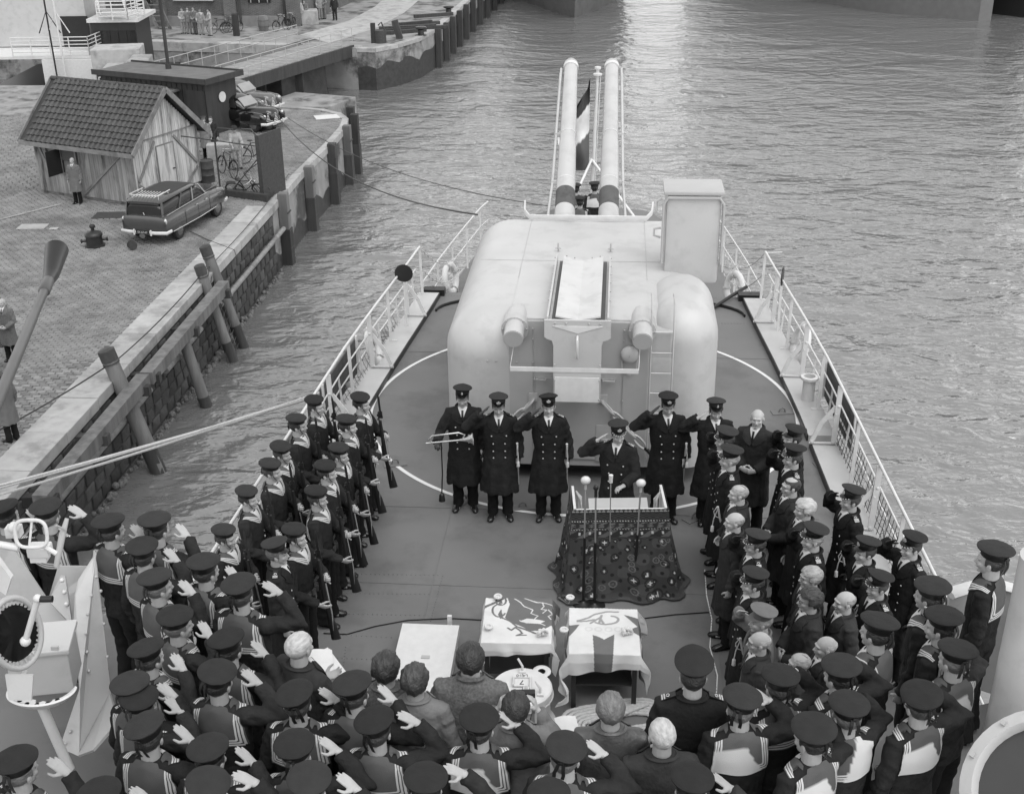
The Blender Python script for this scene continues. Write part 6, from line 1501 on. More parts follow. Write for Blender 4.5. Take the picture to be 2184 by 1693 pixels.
for k in range(11):
    y_=88.5+k*2.6+k*k*.12
    def fx(y):
        for (x0,y0),(x1,y1) in zip(FQ[:9],FQ[1:9]):
            if y0<=y<=y1: return x0+(x1-x0)*(y-y0)/(y1-y0)
        return 5
    t=thing('far_fender_post',['first','second','third','fourth','fifth','sixth','seventh','eighth','ninth','tenth','eleventh'][k]+' dark timber fender post along the far quay wall, counted from its rounded corner','fender post',(fx(y_)+.25,y_,ZQ),-.12,'fender posts along the far quay'); bm=NB(); box(bm,(0,0,-1.45),(.4,.42,3.0),bev=.03); obj('post',bm,M_timd,t)
def pfar(px,py): return G(px,py,ZQ)
for k,(px,py) in enumerate(((500-0,0),(795,98),(742,96),(843,80),(895,12),(812,86),(780,45))):
    pass
bollard(pfar(898,76),.9,'mushroom bollard at the rounded corner of the far quay',1); bollard(pfar(957,30),.9,'mushroom bollard farther along the far quay edge',1)
t=thing('far_post','squat timber post beside the small drum at the far quay corner','post',pfar(797,92)); bm=NB(); box(bm,(0,0,.6),(.3,.3,1.3),bev=.02); obj('post',bm,M_timd,t)
t=thing('far_drum','dull drum standing by the timber post on the far quay','drum',pfar(812,92)); bm=NB(); lathe(bm,[(.38,0),(.38,.8),(0,.8)],16); obj('drum_body',bm,M_iron,t,40); bm=NB(); tube(bm,[(.3,0,.8),(.1,0,1.3),(-.1,.1,1.1)],.05,6); obj('drum_spout',bm,M_iron,t,50)
t=thing('leaning_post','leaning dark timber stump near the far quay corner','post',pfar(853,83)); t.rotation_euler=(0,-.25,0); bm=NB(); box(bm,(0,0,.6),(.42,.35,1.25),bev=.04); obj('stump',bm,M_timd,t)
for k,(px,py,L,a) in enumerate(((848,68,3,.4),(870,66,4,.3),(858,72,3.4,.35),(880,58,3,.5),(900,55,2.6,.3),(925,40,3,.4),(905,64,3.4,.25))):
    bm=NB(); box(bm,(0,0,.12),(L,.3,.25),bev=.03); o=obj('timber_baulk',bm,M_timd,None); o.location=pfar(px,py)+Vector((0,0,.12*(k%2))); o.rotation_euler=(0,0,a); tag(o,'dark timber baulk in the heap on the far quay, '+['nearest the leaning stump','second from the stump','lying lowest in the middle','crossing the middle of the heap','toward its far end','farthest of all','on the pale track side'][k],'timber','timber baulks heaped on the far quay')
# bridge
br=thing('swing_bridge','long low footbridge with planked deck and iron railings across the lock','bridge')
b0,b1=Vector((-15.6,68.6,ZQ+.15)),Vector((-9.9,81.3,ZQ+.15)); bd_=(b1-b0).normalized(); bl_=Vector((-bd_.y,bd_.x,0)); BW_=3.0; LB=(b1-b0).length
bm=NB(); cN=(b0+b1)/2+bl_*BW_/2; 
for i in range(44):
    bm=NB(); p=b0+bd_*(LB*(i+.5)/44)+bl_*BW_/2; bar(bm,p-bl_*BW_/2,p+bl_*BW_/2,LB/44*.93,.08); obj('deck_plank',bm,mat('bridge planks',.28,.85,.2,4,dirt=.2,rnd=.12),br)
for off in (0,BW_,BW_+1.0):
    bm=NB(); bar(bm,b0+bl_*off-bd_*1.5-Vector((0,0,.35)),b1+bl_*off-Vector((0,0,.35)),.25,.7); obj('girder',bm,M_timd,br)
bm=NB(); bar(bm,b0+bl_*(BW_+.5)-bd_*2,b1+bl_*(BW_+.5)-bd_*1,.9,.1); obj('side_walk',bm,M_felt,br)
for off in (0,BW_+1.1):
    for h in (.55,1.05): bm=NB(); tube(bm,[b0+bl_*off-bd_*(2 if off else .5)+Vector((0,0,h)),b1+bl_*off+Vector((0,0,h))],.025,5); obj('bridge_rail',bm,M_tdark,br,60)
    for k in range(12): bm=NB(); p=b0.lerp(b1,k/11)+bl_*off; bar(bm,p,p+Vector((0,0,1.05)),.05,.03); obj('rail_post',bm,M_tdark,br)
# abutments under the bridge
for k,(c_,s,lb) in enumerate(((Vector((-12.2,71.5,-6.7)),(4.2,6.5,1.4),'low dark concrete ledge at the water under the bridge'),(Vector((-13.8,77.5,-6.6)),(3.,5.,3.4),'dark bridge pier block on the lock sill'))):
    bm=NB(); box(bm,c_,s,rz=-.42,bev=.05); tag(obj('lock_sill',bm,M_wall if k else M_conc),kind='structure')
for k,(px,py) in enumerate(((560,205),(600,195),(640,190),(590,180))):
    p=G(px,py,-6.0); bm=NB(); box(bm,(0,0,0),(.5,.5,3)); o=obj('lock_pillar',bm,M_timd); o.location=(p.x,p.y,-5.9); tag(o,'dark square pillar under the footbridge','pillar','pillars under the footbridge')
# brick building
bb=thing('brick_building','long dark brick warehouse with round headed window panels on the far quay','building'); F0,F1=Vector((-36,92.6,ZQ)),Vector((-14.6,90.9,ZQ)); F2=Vector((-11.6,108,ZQ))
M_brick=mat('sooty brick',.12,.9,.2,.8,.2,20,dirt=.25,dscale=.6)
def brickify(m):
    n=m.node_tree.nodes; l=m.node_tree.links; b=n['Principled BSDF']; old=b.inputs['Base Color'].links[0].from_socket; tc=n.new('ShaderNodeTexCoord'); sp_=n.new('ShaderNodeSeparateXYZ'); l.new(tc.outputs['Object'],sp_.inputs[0]); ad=n.new('ShaderNodeMath'); l.new(sp_.outputs[0],ad.inputs[0]); l.new(sp_.outputs[1],ad.inputs[1]); cb=n.new('ShaderNodeCombineXYZ'); l.new(ad.outputs[0],cb.inputs[0]); l.new(sp_.outputs[2],cb.inputs[1]); bt=n.new('ShaderNodeTexBrick'); bt.inputs['Scale'].default_value=1.0; bt.inputs['Brick Width'].default_value=.24; bt.inputs['Row Height'].default_value=.075; bt.inputs['Mortar Size'].default_value=.010; bt.inputs['Color1'].default_value=(1,1,1,1); bt.inputs['Color2'].default_value=(.7,.7,.7,1); bt.inputs['Mortar'].default_value=(1.5,1.5,1.5,1); l.new(cb.outputs[0],bt.inputs['Vector']); mx=n.new('ShaderNodeMix'); mx.data_type='RGBA'; mx.blend_type='MULTIPLY'; mx.inputs[0].default_value=1; l.new(bt.outputs[0],mx.inputs[6]); l.new(old,mx.inputs[7]); l.new(mx.outputs[2],b.inputs['Base Color'])
brickify(M_brick)
bm=NB(); prism(bm,[F0[:2],F1[:2],F2[:2],(-40,112)],ZQ,ZQ+11); obj('wall',bm,M_brick,bb)
fd=(F1-F0).normalized(); fn=Vector((fd.y,-fd.x,0))
def fbox(s,w_,z0,z1,d,m,name,par=bb):
    bm=NB(); p=F0+fd*s+fn*(d/2+.01); box(bm,(p.x,p.y,ZQ+(z0+z1)/2),(w_,d,z1-z0),rz=math.atan2(fd.y,fd.x)); return obj(name,bm,m,par)
fbox(10.7,21,.0,.7,.22,mat('stone plinth',.20,.85,.2,2),'plinth')
for s in (.8,6.3,11.4,16.5,21.0): fbox(s,.9,0,11,.35,M_brick,'pilaster')
for s in (8.9,13.9):
    bm=NB(); p=F0+fd*s+fn*.06; Mf=Matrix.Translation((p.x,p.y,ZQ+3.3))@Matrix((fd,Vector((0,0,1)),fn)).transposed().to_4x4(); lathe(bm,[(0,.0),(1.25,.0),(1.25,.12),(1.1,.12),(1.1,.06),(0,.06)],32,sy=1.05,M=Mf); w_=obj('round_window_panel',bm,M_cope,bb,30)
    fbox(s,2.9,1.75,2.0,.30,M_cope,'window_sill')
for s in (11.4,18.6): 
    w_=fbox(s-1.2 if s<12 else s,1.6,1.6,4.2,.08,M_glass,'window')
    for k in range(3): fbox((s-1.2 if s<12 else s)-.6+.6*k,.06,1.6,4.2,.14,M_cope,'glazing_bar')
for s in (5.9,17.2,20.4): bm=NB(); p=F0+fd*s+fn*.3; tube(bm,[(p.x,p.y,ZQ+.2),(p.x,p.y,ZQ+10)],.07,8); obj('drain_pipe',bm,M_cope if s<6 else M_timd,bb,60)
p=F0+fd*12.0+fn*.9
st_=thing('wall_stair','steep timber stair leaning against the brick building','stair'); 
for s in (-.45,.45): bm=NB(); bar(bm,p+fd*(s)+fn*.6+Vector((0,0,.0)),p+fd*(s-2.2)-fn*.4+Vector((0,0,5)),.08,.25); obj('stringer',bm,M_timb,st_)
for k in range(14): q=(p+fn*.6).lerp(p-fd*2.2-fn*.4+Vector((0,0,5)),(k+.5)/14); bm=NB(); bar(bm,q-fd*.42,q+fd*.42,.22,.04); obj('tread',bm,M_timb,st_)
t=thing('stone_block','pale rough stone block by the far brick wall where men lean','block',G(655,52,ZQ)); bm=NB(); box(bm,(0,0,.5),(1.6,1.0,1.0),rz=.2,bev=.05); obj('block',bm,M_cope,t)
t=thing('far_barrel','upright barrel against the far brick wall','barrel',G(563,66,ZQ)); bm=NB(); lathe(bm,[(.3,0),(.36,.25),(.38,.5),(.36,.75),(.3,1),(0,1)],16); obj('barrel_body',bm,M_timb,t,50); bm=NB(); [tube(bm,[(.375*math.cos(a),.375*math.sin(a),z) for a in [2*PI*k/16 for k in range(16)]],.012,5,closed=True) for z in (.3,.7)]; obj('hoop',bm,M_iron,t)
t=thing('lock_post','dark timber mooring post on the lock side','post',G(505,77,ZQ)); bm=NB(); box(bm,(0,0,.7),(.4,.4,1.5),bev=.05); obj('post',bm,M_timd,t)
# vessel in the lock
vs_=thing('moored_vessel','grey workboat with white stairs, railings and dark wheelhouse windows in the lock','boat')
def vb(px0,px1,Y,z0,z1,d,m,name,par=vs_,rz=0.):
    a=AtY(px0,150,Y).x; b=AtY(px1,150,Y).x; bm=NB(); box(bm,((a+b)/2,Y+d/2,(z0+z1)/2),(b-a,d,z1-z0),rz=rz); return obj(name,bm,m,par)
vb(-40,300,72.5,-8,-5.2,9,M_black,'hull'); vb(92,202,71.5,-5.0,-3.3,.2,M_rail,'white_bulkhead'); vb(-40,205,71.8,-3.3,-3.15,5,M_rail,'deck'); vb(-60,200,75,-3.1,2.0,4,M_turret,'superstructure')
wh=vb(207,302,73.6,-4.2,-1.6,3,mat('dark varnished wheelhouse',.03,.4,.2),'wheelhouse'); vb(200,308,73.2,-1.55,-1.35,4,M_rail,'wheelhouse_roof')
for k in range(5): 
    a=AtY(215+18*k,120,73.6).x; bm=NB(); box(bm,(a,73.57,-2.5),(.45,.04,.9)); obj('wheelhouse_window',bm,M_glass,wh)
for k in range(8):
    a=AtY(-30+30*k,10,75).x; bm=NB(); box(bm,(a,74.97,1.2),(.5,.05,.7)); obj('window',bm,M_rail,vs_)
bm=NB(); a=AtY(160,60,74.9); box(bm,(a.x,74.95,a.z-.3),(1.6,.06,1.9)); obj('dark_doorway',bm,M_black,vs_)
def railset(P0,P1,nr,name='gangway_rail',par=vs_,h=1.0,posts=3):
    P0=Vector(P0);P1=Vector(P1); bm=NB()
    for k in range(nr): z=h*(k+1)/nr; tube(bm,[P0+Vector((0,0,z)),P1+Vector((0,0,z))],.028,5)
    obj(name,bm,M_rail,par,60)
    for k in range(posts): bm=NB(); p=P0.lerp(P1,k/(posts-1)); tube(bm,[p,p+Vector((0,0,h))],.035,5); obj('rail_post',bm,M_rail,par,60)
q0=AtY(222,70,73.2); q1=AtY(300,67,73.2); q2=AtY(262,72,72.2)
railset((q0.x,72.4,-1.3),(q1.x-.4,72.4,-1.3),5); railset((q1.x-.4,72.4,-1.3),(q1.x,74.5,-1.3),5); railset((q0.x+1.4,74.4,-1.3),(q1.x,74.4,-1.3),5)
for dx in (0,1.5):
    bm=NB()
    for k in range(5): z=.2+.2*k; tube(bm,[(q0.x+dx,73.0,-1.3+z),(q0.x+dx-1.6,76.0,1.9+z)],.028,5)
    obj('stair_rail',bm,M_rail,vs_,60)
for k in range(12): f=(k+.5)/12; bm=NB(); box(bm,(q0.x+.75-1.6*f,73.0+3.0*f,-1.3+3.2*f),(1.45,.3,.05)); obj('stair_tread',bm,M_tdark,vs_)
r0=AtY(100,90,71.8); r1=AtY(188,88,71.8); railset((r0.x-2,71.7,-3.1),(r1.x,71.7,-3.1),5,posts=5); railset((r1.x,71.7,-3.1),(r1.x+.2,74,-3.1),5)
for px,w_ in ((137,.06),(118,.05)):
    a=AtY(px,140,71.2); bm=NB(); tube(bm,[(a.x,71.2,-5),(a.x-.05,71.2,1.2)],w_,6); tube(bm,[(a.x-.6,71.2,-1.8),(a.x-.03,71.2,-.6),(a.x+.6,71.2,-1.8)],.035,5); obj('davit_post',bm,M_rail if w_>.055 else M_black,vs_,60)
for k,(x0,x1,y_,h,lb) in enumerate(((202,303,118,1.1,'big pale concrete block lying in the lock in front of the workboat'),(225,262,160,1.1,'pale stone block right behind the hut ridge'),(280,322,140,1.0,'pale stone block below the lock railing'))):
    a=AtY(x0,y_,67.5-1.5*k if k else 69.5); b=AtY(x1,y_,67.5-1.5*k if k else 69.5); bm=NB(); box(bm,((a.x+b.x)/2,a.y,a.z-.1),(b.x-a.x,1.9,h),rz=.12,bev=.06); tag(obj('lock_block',bm,M_cope),lb,'stone block','pale blocks in the lock')
for k in range(2):
    a=AtY(205,113+6*k,68.6); b=AtY(270,110+3*k,68.9); bm=NB(); tube(bm,[a,b],.09,8); tag(obj('spar',bm,M_timd,None,60),['dark spar lying on the big pale block, rear one','dark spar lying on the big pale block, front one'][k],'spar')
t=thing('lock_railing','iron railing along the lock side behind the dark shed','railing'); a=Vector((-21.5,66.2,ZQ)); b=Vector((-16,67.6,ZQ)); railset(a,b,2,'lock_rail',t,1.05,6)
bm=NB(); prism(bm,[(-60,66.3),(-13.5,63.8),(-15.0,68.3),(-24,70.0),(-60,72)],-9,ZQ-.05); tag(obj('lock_side',bm,M_conc),kind='structure')
# far ships
def shiphull(lb,P,name,m,stem):
    t=thing(name,lb,'ship'); bm=NB(); z0,z1=-7.6,stem; rs=[]
    for z in (z0,-6.0,-3.0,z1):
        f=(z-z0)/(z1-z0); rs.append([bm.verts.new((p[0]+(p[2]*f if len(p)>2 else 0),p[1]-(p[3]*f if len(p)>3 else 0),z)) for p in P])
    for A_,B_ in zip(rs,rs[1:]):
        for k in range(len(P)): bm.faces.new((A_[k],A_[(k+1)%len(P)],B_[(k+1)%len(P)],B_[k]))
    bm.faces.new(rs[-1]); obj('ship_hull',bm,m,t,30); return t
bow=G(1225,38,ZW)
shiphull('bow of a grey ship lying ahead, cut by the top edge of the picture',[(bow.x,bow.y,0,3.5),(bow.x-1.9,bow.y+4.5,-1,2),(bow.x-3.9,bow.y+11,-1.2,1),(bow.x-6,bow.y+26,-1,0),(bow.x-6,bow.y+90),(bow.x+6.5,bow.y+90),(bow.x+6.5,bow.y+26,1,0),(bow.x+4.3,bow.y+11,1.2,1),(bow.x+2.1,bow.y+4.5,1,2)],'far_ship',mat('far grey hull',.13,.6,.15,.8,dirt=.2),1.0)
p1,p2,p3=G(1640,-14,ZW),G(1840,22,ZW),G(2118,46,ZW)
shiphull('smooth grey hull of a ship cut by the top right corner',[(p1.x-2,p1.y+12),(p1.x,p1.y),(p2.x,p2.y),(p2.x+3,p2.y-3.6),(p3.x-1.2,p3.y+.1),(p3.x,p3.y+.5),(p3.x+.3,p3.y+3),(p3.x+4,p3.y+45),(p1.x,p1.y+60)],'grey_ship',mat('dark grey hull paint',.13,.5,.1,2),2.5)
shiphull('added black hull standing in for shade at the very right of the top edge',[(p3.x+.9,p3.y+5),(p3.x+3.5,p3.y+1.5),(p3.x+9,p3.y+9),(p3.x+12,p3.y+60),(p3.x+3,p3.y+60)],'shade_hull',M_black,3.0)  # added hull; its black stands in for the shade beside the grey stern
# mooring lines
def line(pts,r,lb,sag,m,name='mooring_line',n=24,grp='mooring lines'):
    a,b=Vector(pts[0]),Vector(pts[1]); bm=NB(); tube(bm,[a.lerp(b,i/n)-Vector((0,0,sag*4*(i/n)*(1-i/n))) for i in range(n+1)],r,6); tag(obj(name,bm,m,None,60),lb,'rope',grp)
M_wire=mat('dark steel wire',.035,.5,.2); bq=G(590,262,ZQ)+Vector((0,0,.4))
line((bq,AtY(1018,458,24.8)),.019,'dark thick mooring wire from the quay bollards to the left rail behind the turret',.9,M_wire); line((bq+Vector((.1,.5,0)),AtY(1172,440,30.5)),.013,'thin dark mooring wire running behind the thick one to the stern',.7,M_wire)
e0=S(-3.75,.2,.3)
for k,dz in enumerate((0,.10,.22)):
    far=AtY(-60,1072-16*k if k<2 else 1050,20.5); line((e0+Vector((0,0,-.03*k)),Vector((far.x,20.5,far.z))),.026,['lower of the three pale ropes crossing the water to the left','middle one of the three pale ropes crossing the water to the left','upper of the three pale ropes crossing the water to the left'][k],.05,M_rope)
line((b3-Vector((0,0,.45)),b2-Vector((0,0,.3))),.018,'thin dark rope between the iron capped pile and the pointed pile',.12,M_wire); line((b3-Vector((0,0,.4)),G(0,945,ZQ)+Vector((-.5,-2,.6))),.02,'thin dark rope from the iron capped pile to the lower left',.1,M_wire); line((b2-Vector((0,0,.3)),G(615,385,ZQ)+Vector((.0,.3,.2))),.014,'thin dark rope from the leaning piles up to the gate pillar',.15,M_wire)
bm=NB(); tube(bm,[G(x,y,ZQ)+Vector((0,0,.03)) for x,y in ((405,495),(440,512),(500,535),(505,552))],.012,5); tag(obj('quay_hose',bm,M_black,None),'thin dark hose lying under the estate car toward the coping','hose')
# ============================================================ THE PEOPLE IN THEIR PLACES
def at(px,py,base,top):   # measured spot of the crown of the head -> feet
    g=G(px,py,base+top); return Vector((g.x,g.y,base))
GS='sailors saluting on the raised platform'; GO='officers and civilians standing in rows at the right'; GG='armed guard of sailors'; GT='officers standing in line before the turret'; GC='bareheaded spectators on the platform'; GQ='men on the quay'
# (x, y, yaw deg, stature m, pose, flip, label)
sail=[
(10,1078,-25,1.75,'salute',0,'saluting sailor cut by the left edge, behind the ring sight'),
(100,1076,-25,1.76,'salute2',0,'saluting sailor just behind the white ring sight at the left'),
(235,1108,-30,1.72,'salute',0,'saluting sailor with deep V collar, farthest left of the group over the water'),
(332,1104,-35,1.76,'salute3',0,'saluting sailor at the top of the left group, head against the water'),
(305,1160,-35,1.70,'salute',0,'saluting sailor just in front of the topmost left one, collar seen side on'),
(335,1227,-40,1.70,'salute2',0,'saluting sailor with level cap, between two others left of the splinter shield'),
(437,1194,-35,1.70,'salute',0,'saluting sailor right behind the guard officer, at the upper right of the left group'),
(512,1240,-20,1.78,'salute2',0,'tall saluting sailor with sleeve badge behind the guard officer'),
(377,1309,-40,1.68,'salute',0,'saluting sailor in the middle of the left group with cap tipped back'),
(487,1357,-30,1.72,'salute3',0,'saluting sailor directly behind the tall one with the sleeve badge'),
(317,1378,-40,1.66,'salute',0,'saluting sailor right of the splinter shield, round cap seen from above'),
(282,1452,-35,1.68,'salute2',0,'saluting sailor close to the foot of the splinter shield'),
(300,1482,-25,1.64,'salute',0,'saluting sailor nearly hidden between two caps beside the splinter shield'),
(314,1540,-20,1.76,'salute3',0,'bare necked saluting sailor with wide collar, lower left'),
(463,1427,-12,1.74,'salute',0,'saluting sailor with large square collar left of the white haired man'),
(38,1614,-30,1.74,'salute2',0,'saluting sailor in the bottom left corner below the seat'),
(632,1472,-8,1.74,'salute',0,'saluting sailor in front of the white haired man with papers'),
(755,1452,-14,1.76,'salute3',0,'saluting sailor with striped collar left of the two dark haired civilians'),
(802,1529,-10,1.76,'salute2',0,'saluting sailor directly behind the man with shoulder straps'),
(629,1580,-12,1.76,'salute',0,'saluting sailor in the second row from the bottom, left of centre'),
(447,1588,-18,1.72,'salute3',0,'saluting sailor seen from behind his cap, third from the bottom left'),
(441,1662,-14,1.80,'salute2',0,'sailor at the bottom edge with pale hand beside his cap, left part'),
(660,1652,-10,1.80,'salute',0,'sailor at the bottom edge between two striped collars'),
(215,1684,-20,1.74,'salute',0,'sailor whose cap is cut by the bottom edge at the left'),
(1022,1524,-10,1.74,'salute',1,'saluting sailor with half turned white collar behind the tall coat collar man'),
(907,1652,-6,1.80,'salute2',0,'bareknuckled saluting sailor at the bottom edge, left of centre'),
(1206,1585,-4,1.76,'salute',0,'saluting sailor behind the ventilator drum with arm bent wide'),
(1475,1652,2,1.78,'salute3',0,'saluting sailor at the bottom edge right of the grey haired man'),
(1170,1686,0,1.74,'rest',0,'sailor at the bottom edge in the centre, only cap and shoulders seen'),
(1581,1480,8,1.76,'salute',1,'saluting sailor with white flapped collar right of the naval officer seen from behind'),
(1662,1435,14,1.72,'salute2',0,'saluting sailor between the old men and the white flapped collar'),
(1792,1414,28,1.74,'salute3',2,'saluting sailor with white lining blown up beside his neck'),
(1870,1322,48,1.76,'salute',0,'saluting sailor with broad striped collar in three quarter view, right group'),
(1808,1495,22,1.74,'salute2',2,'saluting sailor in the right group with ribbon over his ear and white flap'),
(1733,1545,26,1.80,'salute',1,'tall saluting sailor with twisted white and striped collar, lower right'),
(1964,1474,30,1.76,'salute3',1,'saluting sailor with glasses and broad collar, white triangle on it'),
(2038,1380,38,1.74,'salute',1,'saluting sailor with white triangle on his collar near the grey bulwark'),
(2009,1310,45,1.72,'salute2',0,'saluting sailor third from the bulwark in the slanting right row'),
(1985,1246,50,1.72,'salute',0,'saluting sailor with dark curly hair nearest the right railing'),
(2118,1168,52,1.78,'salute3',0,'saluting sailor standing alone at the bulwark by the right edge'),
]
caps_n=['sailor']*len(sail)
for i,(px,py,yw,h,ps,fl,lb) in enumerate(sail):
    p=at(px,py,ZP,h*1.008); hy=[0,.15,-.15][i%3]; hp_=[0,.06,-.05,.1][i%4]
    gl=(i==36)
    o=person(lb,p,R(yw+random.uniform(-9,9)),'sailor','rest_r' if ps=='rest' else ps,'rest_l',hy=hy,hp=hp_*0-.0,H=h/1.75,hair=('short',['d','f','d','d','d','f','d'][i%7]),cap='sailor',group=GS,flip=fl,glasses='glasses' in lb,tilt=R(random.uniform(-10,10)))
# the naval officer seen from behind
person('naval officer with shoulder straps and white collar, seen from behind at the platform front',at(1480,1410,ZP,1.82),R(-2),'officer','rest_r','rest_l',H=1.80/1.75,hair=('short','d'),cap='officer',bars=2)
civ=[
(637,1352,-38,1.78,'read_r','read_l',('short','w'),M_civ,(),'white haired man in dark overcoat holding sheets of paper'),
(822,1398,-12,1.74,'rest_r','rest_l',('wavy','d'),M_tweed,(),'man with tousled dark hair in grey tweed, left of the white cover'),
(884,1424,-10,1.72,'rest_r','rest_l',('wavy','d'),M_trench,(),'dark haired man in light belted raincoat in front of the white cover'),
(1003,1378,-6,1.84,'rest_r','rest_l',('full','d'),M_tweed,('upcollar',),'tall dark haired man with turned up coat collar beside the left flag table'),
(1100,1482,-4,1.74,'cam_r','cam_l',('full','d'),M_trench,(),'man with smooth dark hair raising a small camera before the ventilator drum'),
(1303,1484,-2,1.76,'read_r','read_l',('full','f'),M_leather,(),'fair haired man in leather jacket with a paper before the rope coil'),
(1413,1538,4,1.76,'rest_r','rest_l',('short','w'),M_civ,(),'grey haired man in dark coat between the officer and the fair haired man'),
]
for px,py,yw,h,ra,la,hr,cl,exx,lb in civ:
    person(lb,at(px,py,ZP,h),R(yw),'civ',ra,la,H=h/1.75,hair=hr,cloth=cl,group=GC,extra=exx,hy=R(5))
# papers and camera
def paper(loc,rot,s,lb,n=3):
    for k in range(n):
        bm=NB(); grid(bm,lambda u,v:Vector(((u-.5)*s[0],(v-.5)*s[1],.012*math.sin(u*4+k))),6,4); o=obj('paper_sheet',bm,M_white,None,60); o.location=Vector(loc)+Vector((.02*k,.015*k,-.008*k)); o.rotation_euler=(rot[0],rot[1],rot[2]+.25*k); tag(o,lb,'paper','sheets of paper held by the white haired man' if n>1 else None)
paper(at(680,1425,ZP,1.16)+Vector((.0,.05,1.16)),(.3,.1,.2),(.20,.27),'white sheet in the bundle held by the white haired man at the left'); paper(at(1212,1552,ZP,1.25)+Vector((0,0,1.25)),(.2,.0,.2),(.15,.20),'single white sheet held by the fair haired man in leather',1)
c=at(1100,1482,ZP,1.74); bm=NB(); box(bm,(0,0,0),(.12,.05,.075),bev=.008); o=obj('camera_body',bm,M_black,None); o.location=c+Vector((.07,.22,1.56)); tag(o,'small black camera held up by the man before the drum','camera')
bm=NB(); lathe(bm,[(.028,0),(.028,.05),(.02,.055),(0,.05)],16,M=Matrix.Rotation(-PI/2,4,'X')); l_=obj('lens',bm,M_chrome,o,40); l_.location=(0,.02,0)
# ---- right hand rows on the deck
right=[
(1547,920,92,1.80,'salute','rest_l','senior',('short','d'),0,'saluting officer with gold peak farthest forward in the left file, partly hidden'),
(1557,960,88,1.82,'salute2','rest_l','senior',('short','g'),1,'saluting flag officer with white shoulder badge, chin up, second in the left file'),
(1693,916,95,1.76,'salute','rest_l','officer',('short','d'),0,'saluting officer farthest back on the right, only cap and face clear'),
(1692,957,95,1.80,'salute2','rest_l','senior',('short','d'),0,'saluting officer with gold peak just behind the glasses wearing bald man'),
(1816,1046,98,1.80,'salute','rest_l','senior',('short','d'),1,'saluting captain with four stripes standing beside the right waterway'),
(1612,1141,92,1.76,'salute2','rest_l','senior',('short','d'),0,'saluting officer wearing glasses in the middle of the left file'),
(1735,1128,96,1.82,'salute','rest_l','senior',('short','g'),0,'saluting flag officer behind the wavy haired civilian'),
(1848,1156,100,1.76,'salute3','rest_l','officer',('short','d'),1,'saluting officer with sword tassel, left of the one at the rail'),
(1946,1146,105,1.78,'salute','rest_l','senior',('short','d'),0,'saluting officer closest to the right railing'),
(1607,1223,90,1.76,'salute','rest_l','senior',('short','d'),1,'saluting officer in front of the khaki clad army officer'),
(1874,1230,104,1.74,'salute3','rest_l','senior',('short','d'),1,'saluting officer right of the bald man with scarf'),
]
for px,py,yw,h,ra,la,cp_,hr,sw,lb in right:
    person(lb,at(px,py,0,h*1.012),R(yw),'officer',ra,la,H=h/1.75,hair=hr,cap=cp_,gl='rl',group=GO,glasses='glasses in' in lb,extra=('sword',) if sw else (),bars=3)
person('army officer in pale khaki saluting near the front of the left file',at(1624,1303,0,1.74),R(90),'army','salute2','rest_l',H=1.72/1.75,hair=('short','g'),cap='army',gl='',group=GO)
rciv=[
(1616,876,150,1.78,'clasp_r','clasp_l',('bald','w'),M_civ,0,.25,'bald man in dark double breasted overcoat, hands clasped, beside the turret'),
(1576,1036,90,1.76,'bag_r','rest_l',('thin','g'),M_civ,0,0,'grey templed civilian with white scarf in the left file'),
(1688,1020,95,1.78,'clasp_r','clasp_l',('thin','d'),M_civ,1,0,'balding civilian with thin rimmed glasses in the middle file'),
(1567,1095,90,1.72,'rest_r','rest_l',('bald','g'),M_civ,0,0,'bald civilian in long dark overcoat in the left file'),
(1717,1068,96,1.76,'rest_r','rest_l',('wavy','w'),M_civ,0,0,'civilian with wavy fair hair in the middle file'),
(1730,1212,95,1.78,'rest_r','rest_l',('full','g'),M_civ,1,0,'civilian with heavy dark rimmed glasses and grey streaked hair'),
(1728,1260,92,1.80,'clasp_r','clasp_l',('wavy','d'),M_civ,1,0,'dark haired civilian with light glasses in front of the heavy rimmed pair'),
(1803,1264,98,1.74,'rest_r','rest_l',('bald','g'),M_civ,0,0,'round headed bald man with patterned scarf, right rows'),
(1620,1350,88,1.72,'rest_r','rest_l',('bald','w'),M_civ,1,0,'old white haired bald man with glasses in front of the army officer'),
(1762,1360,92,1.70,'rest_r','rest_l',('bald','w'),M_civ,0,0,'old bald man with white fringe behind the sailors caps'),
(1706,1396,90,1.68,'rest_r','rest_l',('thin','g'),M_civ,0,0,'man with combed grey hair nearly hidden between the sailors caps'),
]
for px,py,yw,h,ra,la,hr,cl,gs,hy,lb in rciv:
    person(lb,at(px,py,0,h),R(yw),'civ',ra,la,H=h/1.75,hair=hr,cloth=cl,glasses=bool(gs),group=GO,hy=hy)
# ---- line before the turret
Tl=[
(986,832,178,1.78,'bugle_r','rest_l','petty','rl',0,-.12,0,'bugler in dark greatcoat with head bowed, holding a bugle'),
(1063,850,180,1.77,'salute','rest_l','officer','rl',1,-.14,2,'saluting officer with head bowed, second from the left before the turret'),
(1170,852,180,1.76,'salute2','rest_l','officer','rl',1,.02,3,'saluting officer with sword knot standing under the tray end plate'),
(1425,848,182,1.81,'salute','rest_l','officer','rl',1,-.16,0,'tall saluting officer with head bowed right of the speaker'),
(1527,860,184,1.75,'salute3','rest_l','petty','',0,-.12,0,'saluting petty officer at the right end of the line before the turret'),
]
for px,py,yw,h,ra,la,cp_,gl,sw,hp_,br_,lb in Tl:
    person(lb,at(px,py,0,h*1.0),R(yw),'officer',ra,la,H=h/1.75,hp=hp_,hair=('short','d'),cap=cp_,gl=gl,group=GT,extra=('sword',) if sw else (),bars=br_)
sp0=at(1317,930,0,1.80); sp0.y=13.74; sp0.x+=.03
